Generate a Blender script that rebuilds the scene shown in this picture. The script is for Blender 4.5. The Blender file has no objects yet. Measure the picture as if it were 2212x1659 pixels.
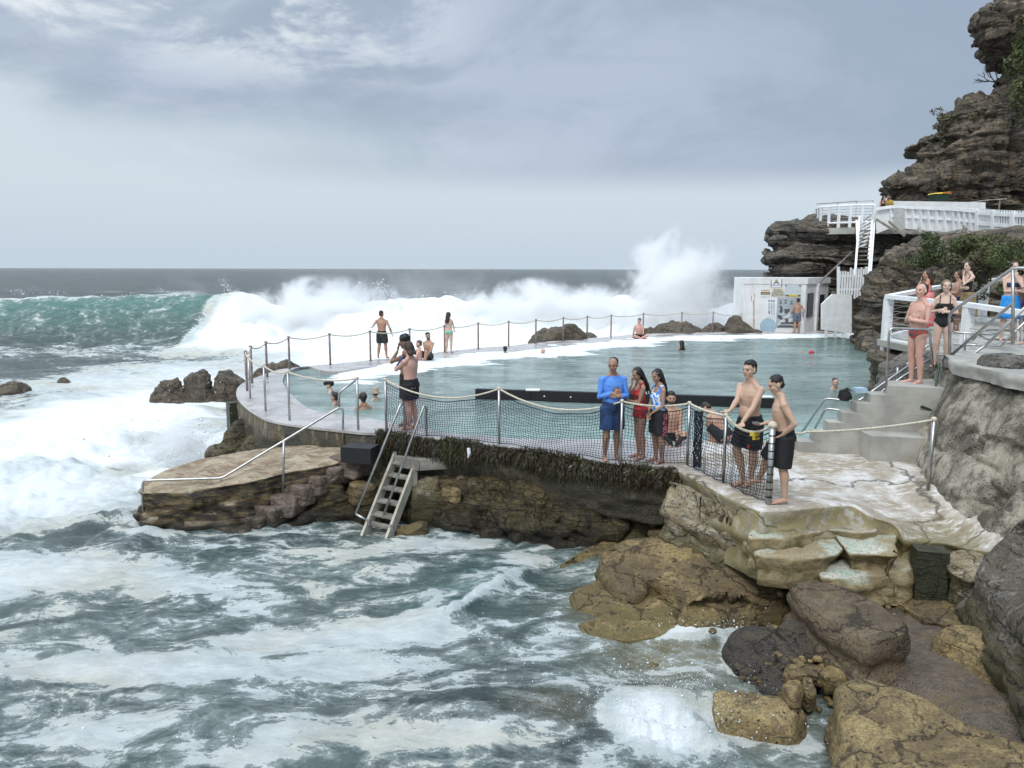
import bpy, bmesh, math, random
import numpy as np
from mathutils import Vector, Matrix, Euler
random.seed(7)
R = math.radians
SC = bpy.context.scene
COL = SC.collection
# ---------------------------------------------------------------- camera
W_, H_, F_ = 2212.0, 1659.0, 1662.0
CAMZ = 3.25
PITCH = math.atan((829.5-580.5)/F_); ROLL = math.atan(5/2212)
cam = bpy.data.cameras.new("camera"); camo = bpy.data.objects.new("camera", cam); COL.objects.link(camo)
cam.sensor_width = 36; cam.lens = 36*F_/W_; cam.clip_start = .1; cam.clip_end = 30000
CR = Matrix.Rotation(math.pi/2-PITCH, 3, 'X') @ Matrix.Rotation(ROLL, 3, 'Z')
camo.matrix_world = Matrix.Translation((0,0,CAMZ)) @ CR.to_4x4()
SC.camera = camo
def ray(px, py):
    return CR @ Vector(((px-W_/2)/F_, -(py-H_/2)/F_, -1.0))
def at(px, py, z=0.0):
    d = ray(px, py); t = (z-CAMZ)/d.z
    return Vector((d.x*t, d.y*t, z))
def P(px, py, Y):
    d = ray(px, py); t = Y/d.y
    return Vector((d.x*t, Y, CAMZ+d.z*t))
# ---------------------------------------------------------------- noise
def _h(i, j, k, s):
    n = (i*374761393 + j*668265263 + k*2147483647 + s*1274126177) & 0xffffffff
    n = ((n ^ (n >> 13)) * 1274126177) & 0xffffffff
    n = ((n ^ (n >> 16)) * 2246822519) & 0xffffffff
    return ((n ^ (n >> 15)) & 0xffffff) / float(0xffffff)
def vnoise(p, s=0):
    p = np.asarray(p, float); i = np.floor(p).astype(np.int64); f = p-i; f = f*f*(3-2*f)
    x, y, z = i[...,0], i[...,1], i[...,2]; u, v, w = f[...,0], f[...,1], f[...,2]
    def L(a, b, t): return a+(b-a)*t
    c = [[[ _h(x+a, y+b, z+c_, s) for c_ in (0,1)] for b in (0,1)] for a in (0,1)]
    return L(L(L(c[0][0][0], c[1][0][0], u), L(c[0][1][0], c[1][1][0], u), v),
             L(L(c[0][0][1], c[1][0][1], u), L(c[0][1][1], c[1][1][1], u), v), w)*2-1
def fbm(p, s=0, o=4, g=.5, l=2.03):
    p = np.asarray(p, float); a = 1.; r = 0.; t = 0.
    for k in range(o):
        r = r + a*vnoise(p*(l**k)+17.3*k, s+k); t += a; a *= g
    return r/t
def sst(a, b, x):
    t = np.clip((x-a)/(b-a), 0, 1); return t*t*(3-2*t)
# ---------------------------------------------------------------- objects
def tag(o, label=None, cat=None, group=None, kind=None):
    if label: o["label"] = label
    if cat: o["category"] = cat
    if group: o["group"] = group
    if kind: o["kind"] = kind
    return o
def thing(name, label, cat, loc=(0,0,0), rotz=0, group=None):
    o = bpy.data.objects.new(name, None); COL.objects.link(o)
    o.empty_display_size = .2
    o.location = loc; o.rotation_euler = (0,0,rotz)
    return tag(o, label, cat, group)
def mkobj(name, verts, faces, mat, parent=None, smooth=False, origin=None, attrs=None):
    v = np.asarray(verts, float).reshape(-1,3)
    if parent is not None:
        off = np.array(parent.location); 
        if parent.parent is not None: off = off + np.array(parent.parent.location)
        v = v - off
        off = None
    else:
        if origin is None: origin = (v[:,0].mean(), v[:,1].mean(), v[:,2].min())
        v = v - np.array(origin)
    me = bpy.data.meshes.new(name)
    me.from_pydata(v.tolist(), [], faces if isinstance(faces, list) else faces.tolist())
    me.update()
    if smooth: me.shade_smooth()
    for k, a in (attrs or {}).items():
        a = np.asarray(a, float)
        if a.ndim == 1:
            at_ = me.attributes.new(k, 'FLOAT', 'POINT'); at_.data.foreach_set('value', a)
        else:
            at_ = me.attributes.new(k, 'FLOAT_COLOR', 'POINT'); at_.data.foreach_set('color', np.c_[a, np.ones(len(a))].ravel())
    o = bpy.data.objects.new(name, me); COL.objects.link(o)
    if mat is not None: me.materials.append(mat)
    if parent is not None: o.parent = parent
    else: o.location = origin
    return o
class MB:
    def __init__(s): s.v = []; s.f = []
    def add(s, v, f):
        n = len(s.v); s.v += [tuple(map(float, q)) for q in v]; s.f += [tuple(i+n for i in q) for q in f]; return s
    def hexa(s, c):   # 8 corners: bottom 4 ccw, top 4 ccw
        return s.add(c, [(3,2,1,0),(4,5,6,7),(0,1,5,4),(1,2,6,5),(2,3,7,6),(3,0,4,7)])
    def box(s, c, d, rz=0, M=None):
        q = []
        for z in (-1,1):
            for x, y in ((-1,-1),(1,-1),(1,1),(-1,1)):
                v = Vector((x*d[0]/2, y*d[1]/2, z*d[2]/2))
                v = (M @ v) if M is not None else Matrix.Rotation(rz,3,'Z') @ v
                q.append(v+Vector(c))
        return s.hexa(q)
    def beam(s, a, b, w, h, up=(0,0,1)):
        a = Vector(a); b = Vector(b); d = (b-a); L = d.length; d.normalize()
        u = Vector(up); sd = d.cross(u)
        if sd.length < 1e-4: sd = d.cross(Vector((0,1,0)))
        sd.normalize(); u = sd.cross(d)
        M = Matrix((sd, d, u)).transposed()
        return s.box((a+b)/2, (w, L, h), M=M)
    def tube(s, pts, r, n=8, cap=True):
        pts = [Vector(p) for p in pts]; rings = []; N = len(pts)
        rr = r if hasattr(r, '__len__') else [r]*N
        t0 = (pts[1]-pts[0]).normalized()
        nrm = t0.cross(Vector((0,0,1)))
        if nrm.length < .1: nrm = t0.cross(Vector((0,1,0)))
        nrm.normalize(); vs = []
        for i, p in enumerate(pts):
            t = ((pts[i]-pts[i-1]).normalized() if i else Vector()) + ((pts[i+1]-pts[i]).normalized() if i < N-1 else Vector())
            if t.length < 1e-6: t = t0
            t.normalize(); nrm = (nrm - t*nrm.dot(t)); 
            if nrm.length < 1e-5: nrm = t.cross(Vector((1,0,.3)))
            nrm.normalize(); b = t.cross(nrm)
            for k in range(n):
                a = 2*math.pi*k/n; vs.append(p + (nrm*math.cos(a)+b*math.sin(a))*rr[i])
        fs = []
        for i in range(N-1):
            for k in range(n):
                k2 = (k+1) % n; fs.append((i*n+k, i*n+k2, (i+1)*n+k2, (i+1)*n+k))
        if cap: fs += [tuple(range(n-1,-1,-1)), tuple((N-1)*n+k for k in range(n))]
        return s.add(vs, fs)
    def ball(s, c, r, n=8, m=6):
        r = r if hasattr(r, '__len__') else (r,r,r); vs = [(c[0],c[1],c[2]+r[2])]; fs = []
        for i in range(1, m):
            for k in range(n):
                t = math.pi*i/m; a = 2*math.pi*k/n
                vs.append((c[0]+r[0]*math.sin(t)*math.cos(a), c[1]+r[1]*math.sin(t)*math.sin(a), c[2]+r[2]*math.cos(t)))
        vs.append((c[0],c[1],c[2]-r[2])); e = len(vs)-1
        for k in range(n):
            k2 = (k+1) % n; fs.append((0, 1+k, 1+k2)); fs.append((e, 1+(m-2)*n+k2, 1+(m-2)*n+k))
            for i in range(m-2): fs.append((1+i*n+k, 1+(i+1)*n+k, 1+(i+1)*n+k2, 1+i*n+k2))
        return s.add(vs, fs)
    def prism(s, poly, z0, z1):
        n = len(poly); v = [(p[0],p[1],z0) for p in poly]+[(p[0],p[1],z1) for p in poly]
        return s.add(v, [tuple(range(n-1,-1,-1)), tuple(range(n,2*n))]+[(i,(i+1)%n,n+(i+1)%n,n+i) for i in range(n)])
    def extr(s, poly, vec):      # planar polygon (3d) swept along vec
        n = len(poly); vec = Vector(vec); v = [Vector(p) for p in poly]+[Vector(p)+vec for p in poly]
        return s.add(v, [tuple(range(n-1,-1,-1)), tuple(range(n,2*n))]+[(i,(i+1)%n,n+(i+1)%n,n+i) for i in range(n)])
    def build(s, name, mat, parent=None, smooth=False, origin=None, fix=True):
        o = mkobj(name, s.v, s.f, mat, parent, smooth, origin)
        if fix:
            b = bmesh.new(); b.from_mesh(o.data); bmesh.ops.recalc_face_normals(b, faces=b.faces); b.to_mesh(o.data); b.free()
        return o
def solo(mb, name, label, cat, mat, group=None, smooth=False):
    return tag(mb.build(name, mat, None, smooth), label, cat, group)
def bez(pts, n=8):     # catmull-rom resample
    pts = [Vector(p) for p in pts]; out = []
    for i in range(len(pts)-1):
        p0 = pts[max(i-1,0)]; p1 = pts[i]; p2 = pts[i+1]; p3 = pts[min(i+2,len(pts)-1)]
        for k in range(n):
            t = k/n
            out.append(.5*((2*p1)+(p2-p0)*t+(2*p0-5*p1+4*p2-p3)*t*t+(3*p1-p0-3*p2+p3)*t**3))
    return out+[pts[-1]]
def fillet(pts, r=.08, n=5):
    pts = [Vector(p) for p in pts]; out = [pts[0]]
    for i in range(1, len(pts)-1):
        a = pts[i]+(pts[i-1]-pts[i]).normalized()*min(r,(pts[i-1]-pts[i]).length*.45)
        b = pts[i]+(pts[i+1]-pts[i]).normalized()*min(r,(pts[i+1]-pts[i]).length*.45)
        for k in range(n+1):
            t = k/n; out.append(a*(1-t)**2+pts[i]*2*t*(1-t)+b*t*t)
    return out+[pts[-1]]
def sag(a, b, s, n=10):
    a = Vector(a); b = Vector(b)
    return [a.lerp(b, k/n)-Vector((0,0,s*4*(k/n)*(1-k/n))) for k in range(n+1)]
# ---------------------------------------------------------------- material helpers
class NT:
    def __init__(s, name):
        s.m = bpy.data.materials.new(name); s.m.use_nodes = True; s.t = s.m.node_tree; s.t.nodes.clear()
        s.out = s.n('ShaderNodeOutputMaterial')
    def n(s, typ, **kw):
        nd = s.t.nodes.new(typ); ins = kw.pop('ins', {})
        for k, v in kw.items(): setattr(nd, k, v)
        for k, v in ins.items():
            if isinstance(v, bpy.types.NodeSocket): s.t.links.new(v, nd.inputs[k])
            else: nd.inputs[k].default_value = v
        return nd
    def noise(s, vec, scale, detail=4, rough=.55, dist=0, out=0):
        return s.n('ShaderNodeTexNoise', ins={'Vector':vec,'Scale':scale,'Detail':detail,'Roughness':rough,'Distortion':dist}).outputs[out]
    def vor(s, vec, scale, feature='F1', rnd=1.):
        return s.n('ShaderNodeTexVoronoi', feature=feature, ins={'Vector':vec,'Scale':scale,'Randomness':rnd}).outputs['Distance']
    def math(s, op, a, b=0., c=0., clamp=False):
        return s.n('ShaderNodeMath', operation=op, use_clamp=clamp, ins={0:a,1:b,2:c}).outputs[0]
    def ramp(s, x, a, b):
        return s.n('ShaderNodeMapRange', interpolation_type='SMOOTHSTEP', ins={'Value':x,'From Min':a,'From Max':b}).outputs[0]
    def mix(s, f, a, b):
        nd = s.n('ShaderNodeMix', data_type='RGBA')
        for k, v in ((0,f),(6,a),(7,b)):
            if isinstance(v, bpy.types.NodeSocket): s.t.links.new(v, nd.inputs[k])
            elif k: nd.inputs[k].default_value = (*v, 1) if len(v) == 3 else v
            else: nd.inputs[k].default_value = v
        return nd.outputs[2]
    def mapping(s, vec, scale=(1,1,1), rot=(0,0,0), loc=(0,0,0)):
        return s.n('ShaderNodeMapping', ins={'Vector':vec,'Scale':scale,'Rotation':rot,'Location':loc}).outputs[0]
    def coord(s, which='Object'):
        return s.n('ShaderNodeTexCoord').outputs[which]
    def pos(s): return s.n('ShaderNodeNewGeometry').outputs['Position']
    def attr(s, name, out='Fac'): return s.n('ShaderNodeAttribute', attribute_name=name).outputs[out]
    def bump(s, h, strength=.5, dist=.02, normal=None):
        i = {'Height':h,'Strength':strength,'Distance':dist}
        if normal is not None: i['Normal'] = normal
        return s.n('ShaderNodeBump', ins=i).outputs[0]
    def bsdf(s, col, rough=.6, metal=0., normal=None, spec=.5, **kw):
        i = {'Base Color': col if isinstance(col, bpy.types.NodeSocket) else (*col,1), 'Roughness':rough, 'Metallic':metal, 'Specular IOR Level':spec}
        if normal is not None: i['Normal'] = normal
        i.update(kw)
        return s.n('ShaderNodeBsdfPrincipled', ins=i).outputs[0]
    def fin(s, sh, vol=None):
        if sh is not None: s.t.links.new(sh, s.out.inputs[0])
        if vol is not None: s.t.links.new(vol, s.out.inputs['Volume'])
        return s.m
def m_plain(name, col, rough=.6, metal=0., var=.15, scale=6., bump=.0, bdist=.005, col2=None):
    t = NT(name); c = t.coord()
    n = t.noise(c, scale, 5)
    c2 = col2 or tuple(x*(1-var) for x in col)
    colr = t.mix(t.ramp(n, .35, .65), tuple(c2), col)
    nm = t.bump(t.noise(c, scale*6, 4), bump, bdist) if bump else None
    return t.fin(t.bsdf(colr, rough, metal, nm))
def m_rock(name, c1, c2, cd, scale=1., pits=.5, strata=.5, rough=.75, bump=.8, algae=None, aw=(-1.6,-.9), pale=None, wet=0.):
    """sandstone: two tones in large patches, darker strata bands and pit spots, optional tide band of algae (real growth, by height)"""
    t = NT(name); oi = t.n('ShaderNodeObjectInfo').outputs['Random']
    p = t.pos()
    c = t.n('ShaderNodeVectorMath', operation='ADD', ins={0:p, 1:t.n('ShaderNodeCombineXYZ', ins={0:t.math('MULTIPLY',oi,23.)}).outputs[0]}).outputs[0]
    big = t.noise(c, 1.1*scale, 5, .6, .4); mid = t.noise(c, 4.5*scale, 6, .65); fine = t.noise(c, 28*scale, 5, .7)
    st = t.noise(t.mapping(c, (1.2,1.2,9)), .9*scale, 6, .7, .8)
    col = t.mix(t.ramp(t.math('ADD', t.math('MULTIPLY', big, .45), t.math('MULTIPLY', t.noise(c, 2.6*scale, 9, .7, .8), .55)), .40, .58), c1, c2)
    if pale: col = t.mix(t.math('MULTIPLY', t.ramp(mid, .52, .68), .8), col, pale)
    col = t.mix(t.math('MULTIPLY', t.ramp(st, .50, .66), strata), col, cd)
    vo = t.vor(t.mapping(c, (1,1,1)), 9*scale); msk = t.math('MULTIPLY', t.ramp(vo, .26, .12), t.ramp(mid, .46, .56))
    col = t.mix(t.math('MULTIPLY', msk, pits), col, tuple(x*.35 for x in cd))
    col = t.mix(t.math('MULTIPLY', t.ramp(t.noise(c, 13*scale, 6, .75), .46, .62), .55), col, tuple(x*1.1 for x in cd)); col = t.mix(t.math('MULTIPLY', t.ramp(fine, .45, .62), .5), col, tuple(x*.7 for x in cd))
    if algae:
        z = t.n('ShaderNodeSeparateXYZ', ins={0:p}).outputs[2]
        zz = t.math('ADD', z, t.math('MULTIPLY', t.math('SUBTRACT', mid, .5), 1.3))
        col = t.mix(t.math('MULTIPLY', t.ramp(zz, aw[1], aw[0]), .9), col, algae)
    h = t.math('ADD', t.math('MULTIPLY', mid, 1.), t.math('MULTIPLY', fine, .5))
    h = t.math('ADD', h, t.math('MULTIPLY', st, .9)); h = t.math('SUBTRACT', h, t.math('MULTIPLY', msk, .5))
    wq = t.n('ShaderNodeVectorMath', operation='MULTIPLY_ADD', ins={0:t.n('ShaderNodeTexNoise', ins={'Vector':c,'Scale':1.3*scale,'Detail':6.,'Roughness':.65}).outputs[1],1:(1.1/scale,1.1/scale,.6/scale),2:t.mapping(c,(1,1,2.2))}).outputs[0]
    cr = t.n('ShaderNodeTexVoronoi', feature='DISTANCE_TO_EDGE', ins={'Vector':wq,'Scale':1.05*scale}).outputs['Distance']
    cm = t.math('MULTIPLY', t.ramp(cr, .026, .004), t.ramp(big, .40, .50))
    sz = t.n('ShaderNodeSeparateXYZ', ins={0:wq}).outputs[2]; sl_ = t.math('ABSOLUTE', t.math('SUBTRACT', t.math('FRACT', t.math('MULTIPLY', sz, 3.1*scale)), .5))
    lm = t.math('MULTIPLY', t.ramp(sl_, .07, .0), t.math('MULTIPLY', t.ramp(mid, .44, .56), min(1., strata*1.6)))
    cl = t.math('MAXIMUM', cm, lm); col = t.mix(t.math('MULTIPLY', cl, .8), col, tuple(x*.45 for x in cd)); h = t.math('SUBTRACT', h, t.math('MULTIPLY', cl, .55))
    nm = t.bump(h, bump, .085/scale)
    ro = t.math('SUBTRACT', rough, t.math('MULTIPLY', t.ramp(big, .4, .7), wet))
    return t.fin(t.bsdf(col, ro, 0, nm, .4))
M = {}
M['steel'] = m_plain('stainless_steel', (.52,.52,.51), .38, 1., .25, 8)
M['steel_rust'] = m_plain('weathered_rail', (.22,.15,.14), .55, .6, .35, 5, col2=(.35,.32,.31))
M['rope'] = m_plain('rope', (.66,.60,.48), .9, 0, .3, 40, .5)
M['net'] = m_plain('net', (.012,.016,.03), .8)
M['white'] = m_plain('white_paint', (.84,.85,.86), .5, 0, .12, 3, .1)
M['white_old'] = m_plain('weathered_white', (.82,.82,.81), .7, 0, .14, 1.6, .2)
M['black'] = m_plain('black_plastic', (.012,.012,.014), .5)
M['brackets'] = m_plain('grey_metal', (.3,.3,.31), .5, .5)
M['timber'] = m_plain('grey_timber', (.30,.28,.24), .8, 0, .4, 5, .6, .01)
M['timber2'] = m_plain('pale_timber', (.50,.46,.37), .8, 0, .3, 5, .5, .01)
M['sand'] = m_rock('sandstone_gold', (.36,.265,.115), (.145,.103,.052), (.075,.052,.03), 1., .9, .5, .7, .7, (.13,.105,.035), (-1.75,-1.3), wet=.25)
M['sand_pit'] = m_rock('sandstone_pitted', (.37,.28,.125), (.18,.128,.06), (.07,.048,.028), 1.4, 1., .25, .7, .7, wet=.2)
M['pale'] = m_rock('sandstone_pale', (.42,.36,.25), (.28,.22,.13), (.09,.07,.045), 1.2, .5, .5, .8, .8, (.07,.065,.025), (-1.2,-.5), pale=(.55,.52,.45))
M['sludge'] = m_rock('dark_wet_rock', (.06,.048,.030), (.15,.115,.05), (.016,.014,.011), 1.5, .9, .75, .55, 1., (.016,.016,.013), (-1.8,-1.0), wet=.25)
M['brown'] = m_rock('brown_slab', (.215,.16,.095), (.11,.082,.052), (.07,.052,.035), 1.1, .7, .3, .7, .8, wet=.1)
M['greybrown'] = m_rock('grey_brown_boulder', (.19,.165,.13), (.13,.105,.075), (.05,.042,.032), .9, .4, .6, .8, 1., (.09,.075,.03), (-1.2,-.4), pale=(.42,.40,.37))
M['barn'] = m_rock('barnacle_rock', (.06,.052,.045), (.10,.08,.055), (.018,.016,.014), 2.4, 1., .1, .7, 1.)
M['cliff'] = m_rock('cliff_rock', (.25,.20,.14), (.12,.104,.084), (.045,.039,.033), .6, .3, .6, .85, 1., pale=(.42,.31,.19))
M['cliff2'] = m_rock('headland_rock', (.16,.152,.14), (.25,.21,.16), (.05,.047,.043), .5, .3, .75, .85, 1.)
M['grey_rock'] = m_rock('grey_boulder', (.16,.15,.13), (.24,.22,.19), (.06,.055,.045), .9, .5, .6, .8, .9, (.08,.07,.045), (-1.2,-.3))
M['surf_rock'] = m_rock('surf_rock', (.11,.088,.062), (.17,.135,.09), (.045,.038,.032), .8, .3, .4, .6, .8, wet=.2)
# ================================================================ WORLD
SEA = -1.65
def build_world():
    w = bpy.data.worlds.new("World"); SC.world = w; w.use_nodes = True
    t = w.node_tree; t.nodes.clear(); L = t.links.new
    def n(typ, ins=None, **kw):
        nd = t.nodes.new(typ)
        for k, v in kw.items(): setattr(nd, k, v)
        for k, v in (ins or {}).items():
            if isinstance(v, bpy.types.NodeSocket): L(v, nd.inputs[k])
            else: nd.inputs[k].default_value = v
        return nd
    def ma(op, a, b=0., cl=False): return n('ShaderNodeMath', {0:a,1:b}, operation=op, use_clamp=cl).outputs[0]
    def sm(x, a, b): return n('ShaderNodeMapRange', {'Value':x,'From Min':a,'From Max':b}, interpolation_type='SMOOTHSTEP').outputs[0]
    def mix(f, a, b):
        nd = n('ShaderNodeMix', data_type='RGBA')
        for k, v in ((0,f),(6,a),(7,b)):
            if isinstance(v, bpy.types.NodeSocket): L(v, nd.inputs[k])
            else: nd.inputs[k].default_value = (*v,1) if isinstance(v, tuple) else v
        return nd.outputs[2]
    d = n('ShaderNodeTexCoord').outputs['Generated']
    s = n('ShaderNodeSeparateXYZ', {0:d}); x, y, z = s.outputs
    el = ma('ARCSINE', z); az = ma('ARCTAN2', x, y)
    zz = ma('ADD', ma('MAXIMUM', z, 0.), .16)
    cp = n('ShaderNodeCombineXYZ', {0:ma('DIVIDE', x, zz), 1:ma('DIVIDE', y, zz), 2:.37}).outputs[0]
    def noi(v, sc, det, ro, di=0.): return n('ShaderNodeTexNoise', {'Vector':v,'Scale':sc,'Detail':det,'Roughness':ro,'Distortion':di}).outputs[0]
    cq = n('ShaderNodeVectorMath', {0:d, 1:(1.,1.,2.3)}, operation='MULTIPLY').outputs[0]
    n1 = noi(cq, 1.7, 5, .5, .6); n2 = noi(cq, 4.2, 8, .62, .5); n3 = noi(cq, 11., 6, .65, .3)
    v = ma('ADD', ma('MULTIPLY', n1, .62), ma('ADD', ma('MULTIPLY', n2, .28), ma('MULTIPLY', n3, .10)))
    # a flat cloud base whose edge stands a few degrees above the horizon, heavier to the right
    right = sm(az, -.62, .25)
    edge = sm(ma('ADD', el, ma('MULTIPLY', ma('SUBTRACT', n2, .5), .035)), .085, .13)
    low_l = sm(ma('ADD', el, ma('MULTIPLY', n1, .1)), .20, .27)
    lift = ma('ADD', ma('MULTIPLY', edge, right), ma('MULTIPLY', low_l, ma('SUBTRACT', 1., right)), True)
    top_l = ma('MULTIPLY', sm(el, .30, .40), ma('SUBTRACT', 1., sm(az, -.30, .0)))
    dens = ma('MULTIPLY', lift, sm(ma('ADD', ma('ADD', v, ma('MULTIPLY', right, .15)), ma('MULTIPLY', top_l, -.03)), .40, .56))
    base = mix(sm(el, 0., .12), (.59,.70,.80), (.66,.76,.83))
    base = mix(ma('MULTIPLY', sm(n2, .44, .60), sm(el, .08, .2)), base, (.80,.89,.94))
    base = mix(ma('MULTIPLY', sm(ma('ADD', ma('MULTIPLY', n2, .6), ma('MULTIPLY', n3, .4)), .50, .62), sm(el, .26, .36)), base, (.98,1.02,1.04))
    tone = mix(sm(n2, .35, .65), (.36,.44,.555), (.47,.545,.69))
    tone = mix(sm(az, .1, .6), tone, (.335,.415,.535))
    col = mix(ma('MULTIPLY', dens, .93), base, tone)
    brk = ma('MULTIPLY', ma('MULTIPLY', sm(ma('ADD', ma('MULTIPLY', n2, .62), ma('MULTIPLY', n3, .38)), .445, .57), sm(ma('ADD', el, ma('MULTIPLY', n1, .12)), .27, .36)), ma('SUBTRACT', 1., sm(az, -.30, .02)))
    col = mix(ma('MULTIPLY', brk, .95), col, (.93,.99,1.01))
    bright = ma('ADD', 1., ma('MULTIPLY', sm(el, .5, 1.25), 2.7))     # overcast zenith
    sky = n('ShaderNodeTexSky', sky_type='NISHITA', sun_disc=False, sun_elevation=R(48), sun_rotation=R(200), air_density=1.2, dust_density=3.)
    b1 = n('ShaderNodeBackground', {'Color':sky.outputs[0],'Strength':.10})
    b2 = n('ShaderNodeBackground', {'Color':col,'Strength':bright})
    mx = n('ShaderNodeMixShader', {0:.93, 1:b1.outputs[0], 2:b2.outputs[0]})
    L(mx.outputs[0], n('ShaderNodeOutputWorld').inputs[0])
build_world()
sl = bpy.data.lights.new("sun", 'SUN'); sl.energy = 1.5; sl.angle = R(11); sl.color = (1,.97,.93)
so = bpy.data.objects.new("sun", sl); COL.objects.link(so)
so.rotation_euler = (R(42), 0, R(-20)); so.location = (-10,-10,40)
SC.view_settings.view_transform = 'Standard'; SC.view_settings.look = 'None'
SC.view_settings.exposure = 0; SC.view_settings.gamma = 1; SC.view_settings.use_curve_mapping = False
SC.cycles.use_denoising = True
SC.cycles.max_bounces = 16; SC.cycles.diffuse_bounces = 4; SC.cycles.glossy_bounces = 4; SC.cycles.transparent_max_bounces = 12
SC.cycles.volume_bounces = 14; SC.cycles.volume_max_steps = 96; SC.cycles.volume_step_rate = 1.
# ================================================================ POOL OUTLINE
posts_near = [at(1660,1089.5),at(1562.4,1042.7),at(1484.4,1005),at(1340.6,998.5),at(1078,959.5),at(834.5,932),at(774,928),at(625.7,907.7),at(574,887.5),at(541,861.7)]
posts_far = [at(530,760.6,1.04),at(541,749.5,1.04),at(574,740,1.04),at(623,729,1.04),at(711.5,722.3,1.04),at(799,716.4,1.04),at(884.7,711.2,1.04),at(960,704,1.04),at(1032.9,698.7,1.04),
  at(1098.7,695.3,1.04),at(1157.7,691.4,1.04),at(1217,686.8,1.04),at(1268.8,684.1,1.04),at(1320.6,681.5,1.04),at(1390,678,1.04),at(1473.3,675.5,1.04),at(1540.8,675,1.04)]
for q in posts_far: q.z = 0
def outw(pl, d, c=(3,26)):
    out = []
    for q in pl:
        v = Vector((q.x-c[0], q.y-c[1], 0)).normalized(); out.append(Vector((q.x,q.y,0))+v*d)
    return out
OUT = [Vector((q.x,q.y-.22,0)) for q in (at(1500,1010),)+tuple(posts_near[3:7])] + outw(posts_near[7:], .28) + outw(posts_far[:5], .28) + [Vector((q.x-.05,q.y+.3,0)) for q in posts_far[5:]] + [Vector((13.5,41.3,0)),Vector((17.5,41.5,0))]
INN = [at(1500,951),at(1300,950),at(1130,947),at(1000,938),at(873,917),at(763.7,899),at(689,887.5),at(652.5,872.8),at(615.7,836),at(612,815),at(628,800),at(665,791)] + [Vector((q.x+.35,q.y-1.7,0)) for q in posts_far[4:]] + [Vector((12.,38.6,0)),Vector((17.,39.2,0))]
def resample(pl, n, smooth=True):
    pl = bez(pl, 6) if smooth else [Vector(p) for p in pl]
    L = [0]
    for i in range(1, len(pl)): L.append(L[-1]+(pl[i]-pl[i-1]).length)
    out = []; j = 0
    for k in range(n):
        t = L[-1]*k/(n-1)
        while j < len(L)-2 and L[j+1] < t: j += 1
        out.append(pl[j].lerp(pl[j+1], (t-L[j])/max(1e-9, L[j+1]-L[j])))
    return out
def pip(px, py, poly):
    ins = np.zeros(np.shape(px), bool); n = len(poly); j = n-1
    for i in range(n):
        xi, yi, xj, yj = poly[i][0], poly[i][1], poly[j][0], poly[j][1]
        if yi != yj:
            c = ((yi > py) != (yj > py)) & (px < (xj-xi)*(py-yi)/(yj-yi)+xi); ins ^= c
        j = i
    return ins
NO = 420
Orl = resample(OUT, NO); Irl = resample(INN, 900)
Ia = np.array([(q.x,q.y) for q in Irl])
# pair each outer point with the nearest inner point near the curved end, then by share of the length along the far side
Irs = []; j = 0; KS = 162; JS = 0
for k, q in enumerate(Orl):
    if k < KS:
        d = np.hypot(Ia[:,0]-q.x, Ia[:,1]-q.y); d[:j] = 1e9; d[j+14:] = 1e9
        j = int(np.argmin(d)) if k else 0; JS = j
    else: j = min(899, int(JS+(899-JS)*(k-KS+1)/(NO-KS)))
    Irs.append(Irl[j])
def m_deck():
    t = NT('wet_concrete_deck'); p = t.pos()
    n = t.noise(p, 1.2, 5, .6); f = t.noise(p, 14, 5, .65)
    c = t.mix(t.ramp(n, .35, .65), (.36,.335,.325), (.50,.48,.465))
    c = t.mix(t.math('MULTIPLY', t.ramp(f, .55, .7), .4), c, (.22,.19,.18))
    r = t.math('ADD', .16, t.math('MULTIPLY', t.ramp(n, .4, .7), .35))
    return t.fin(t.bsdf(c, r, 0, t.bump(f, .15, .01)))
M['deck'] = m_deck()
def m_wall():
    t = NT('sea_wall_masonry'); p = t.pos()
    n = t.noise(p, 1.6, 6, .65); f = t.noise(p, 16, 5, .7); z = t.n('ShaderNodeSeparateXYZ', ins={0:p}).outputs[2]
    c = t.mix(t.ramp(n, .4, .62), (.16,.12,.07), (.09,.085,.07))
    c = t.mix(t.math('MULTIPLY', t.ramp(t.noise(t.mapping(p,(3,3,.5)), 2.2, 4), .5, .7), .8), c, (.34,.27,.15))
    zz = t.math('ADD', z, t.math('MULTIPLY', t.math('SUBTRACT', n, .5), .5))
    c = t.mix(t.math('MULTIPLY', t.ramp(zz, -.30, -.62), .85), c, (.055,.047,.032))
    return t.fin(t.bsdf(c, .6, 0, t.bump(t.math('ADD', f, t.math('MULTIPLY', n, 2.)), 1., .07)))
M['wall'] = m_wall()
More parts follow.
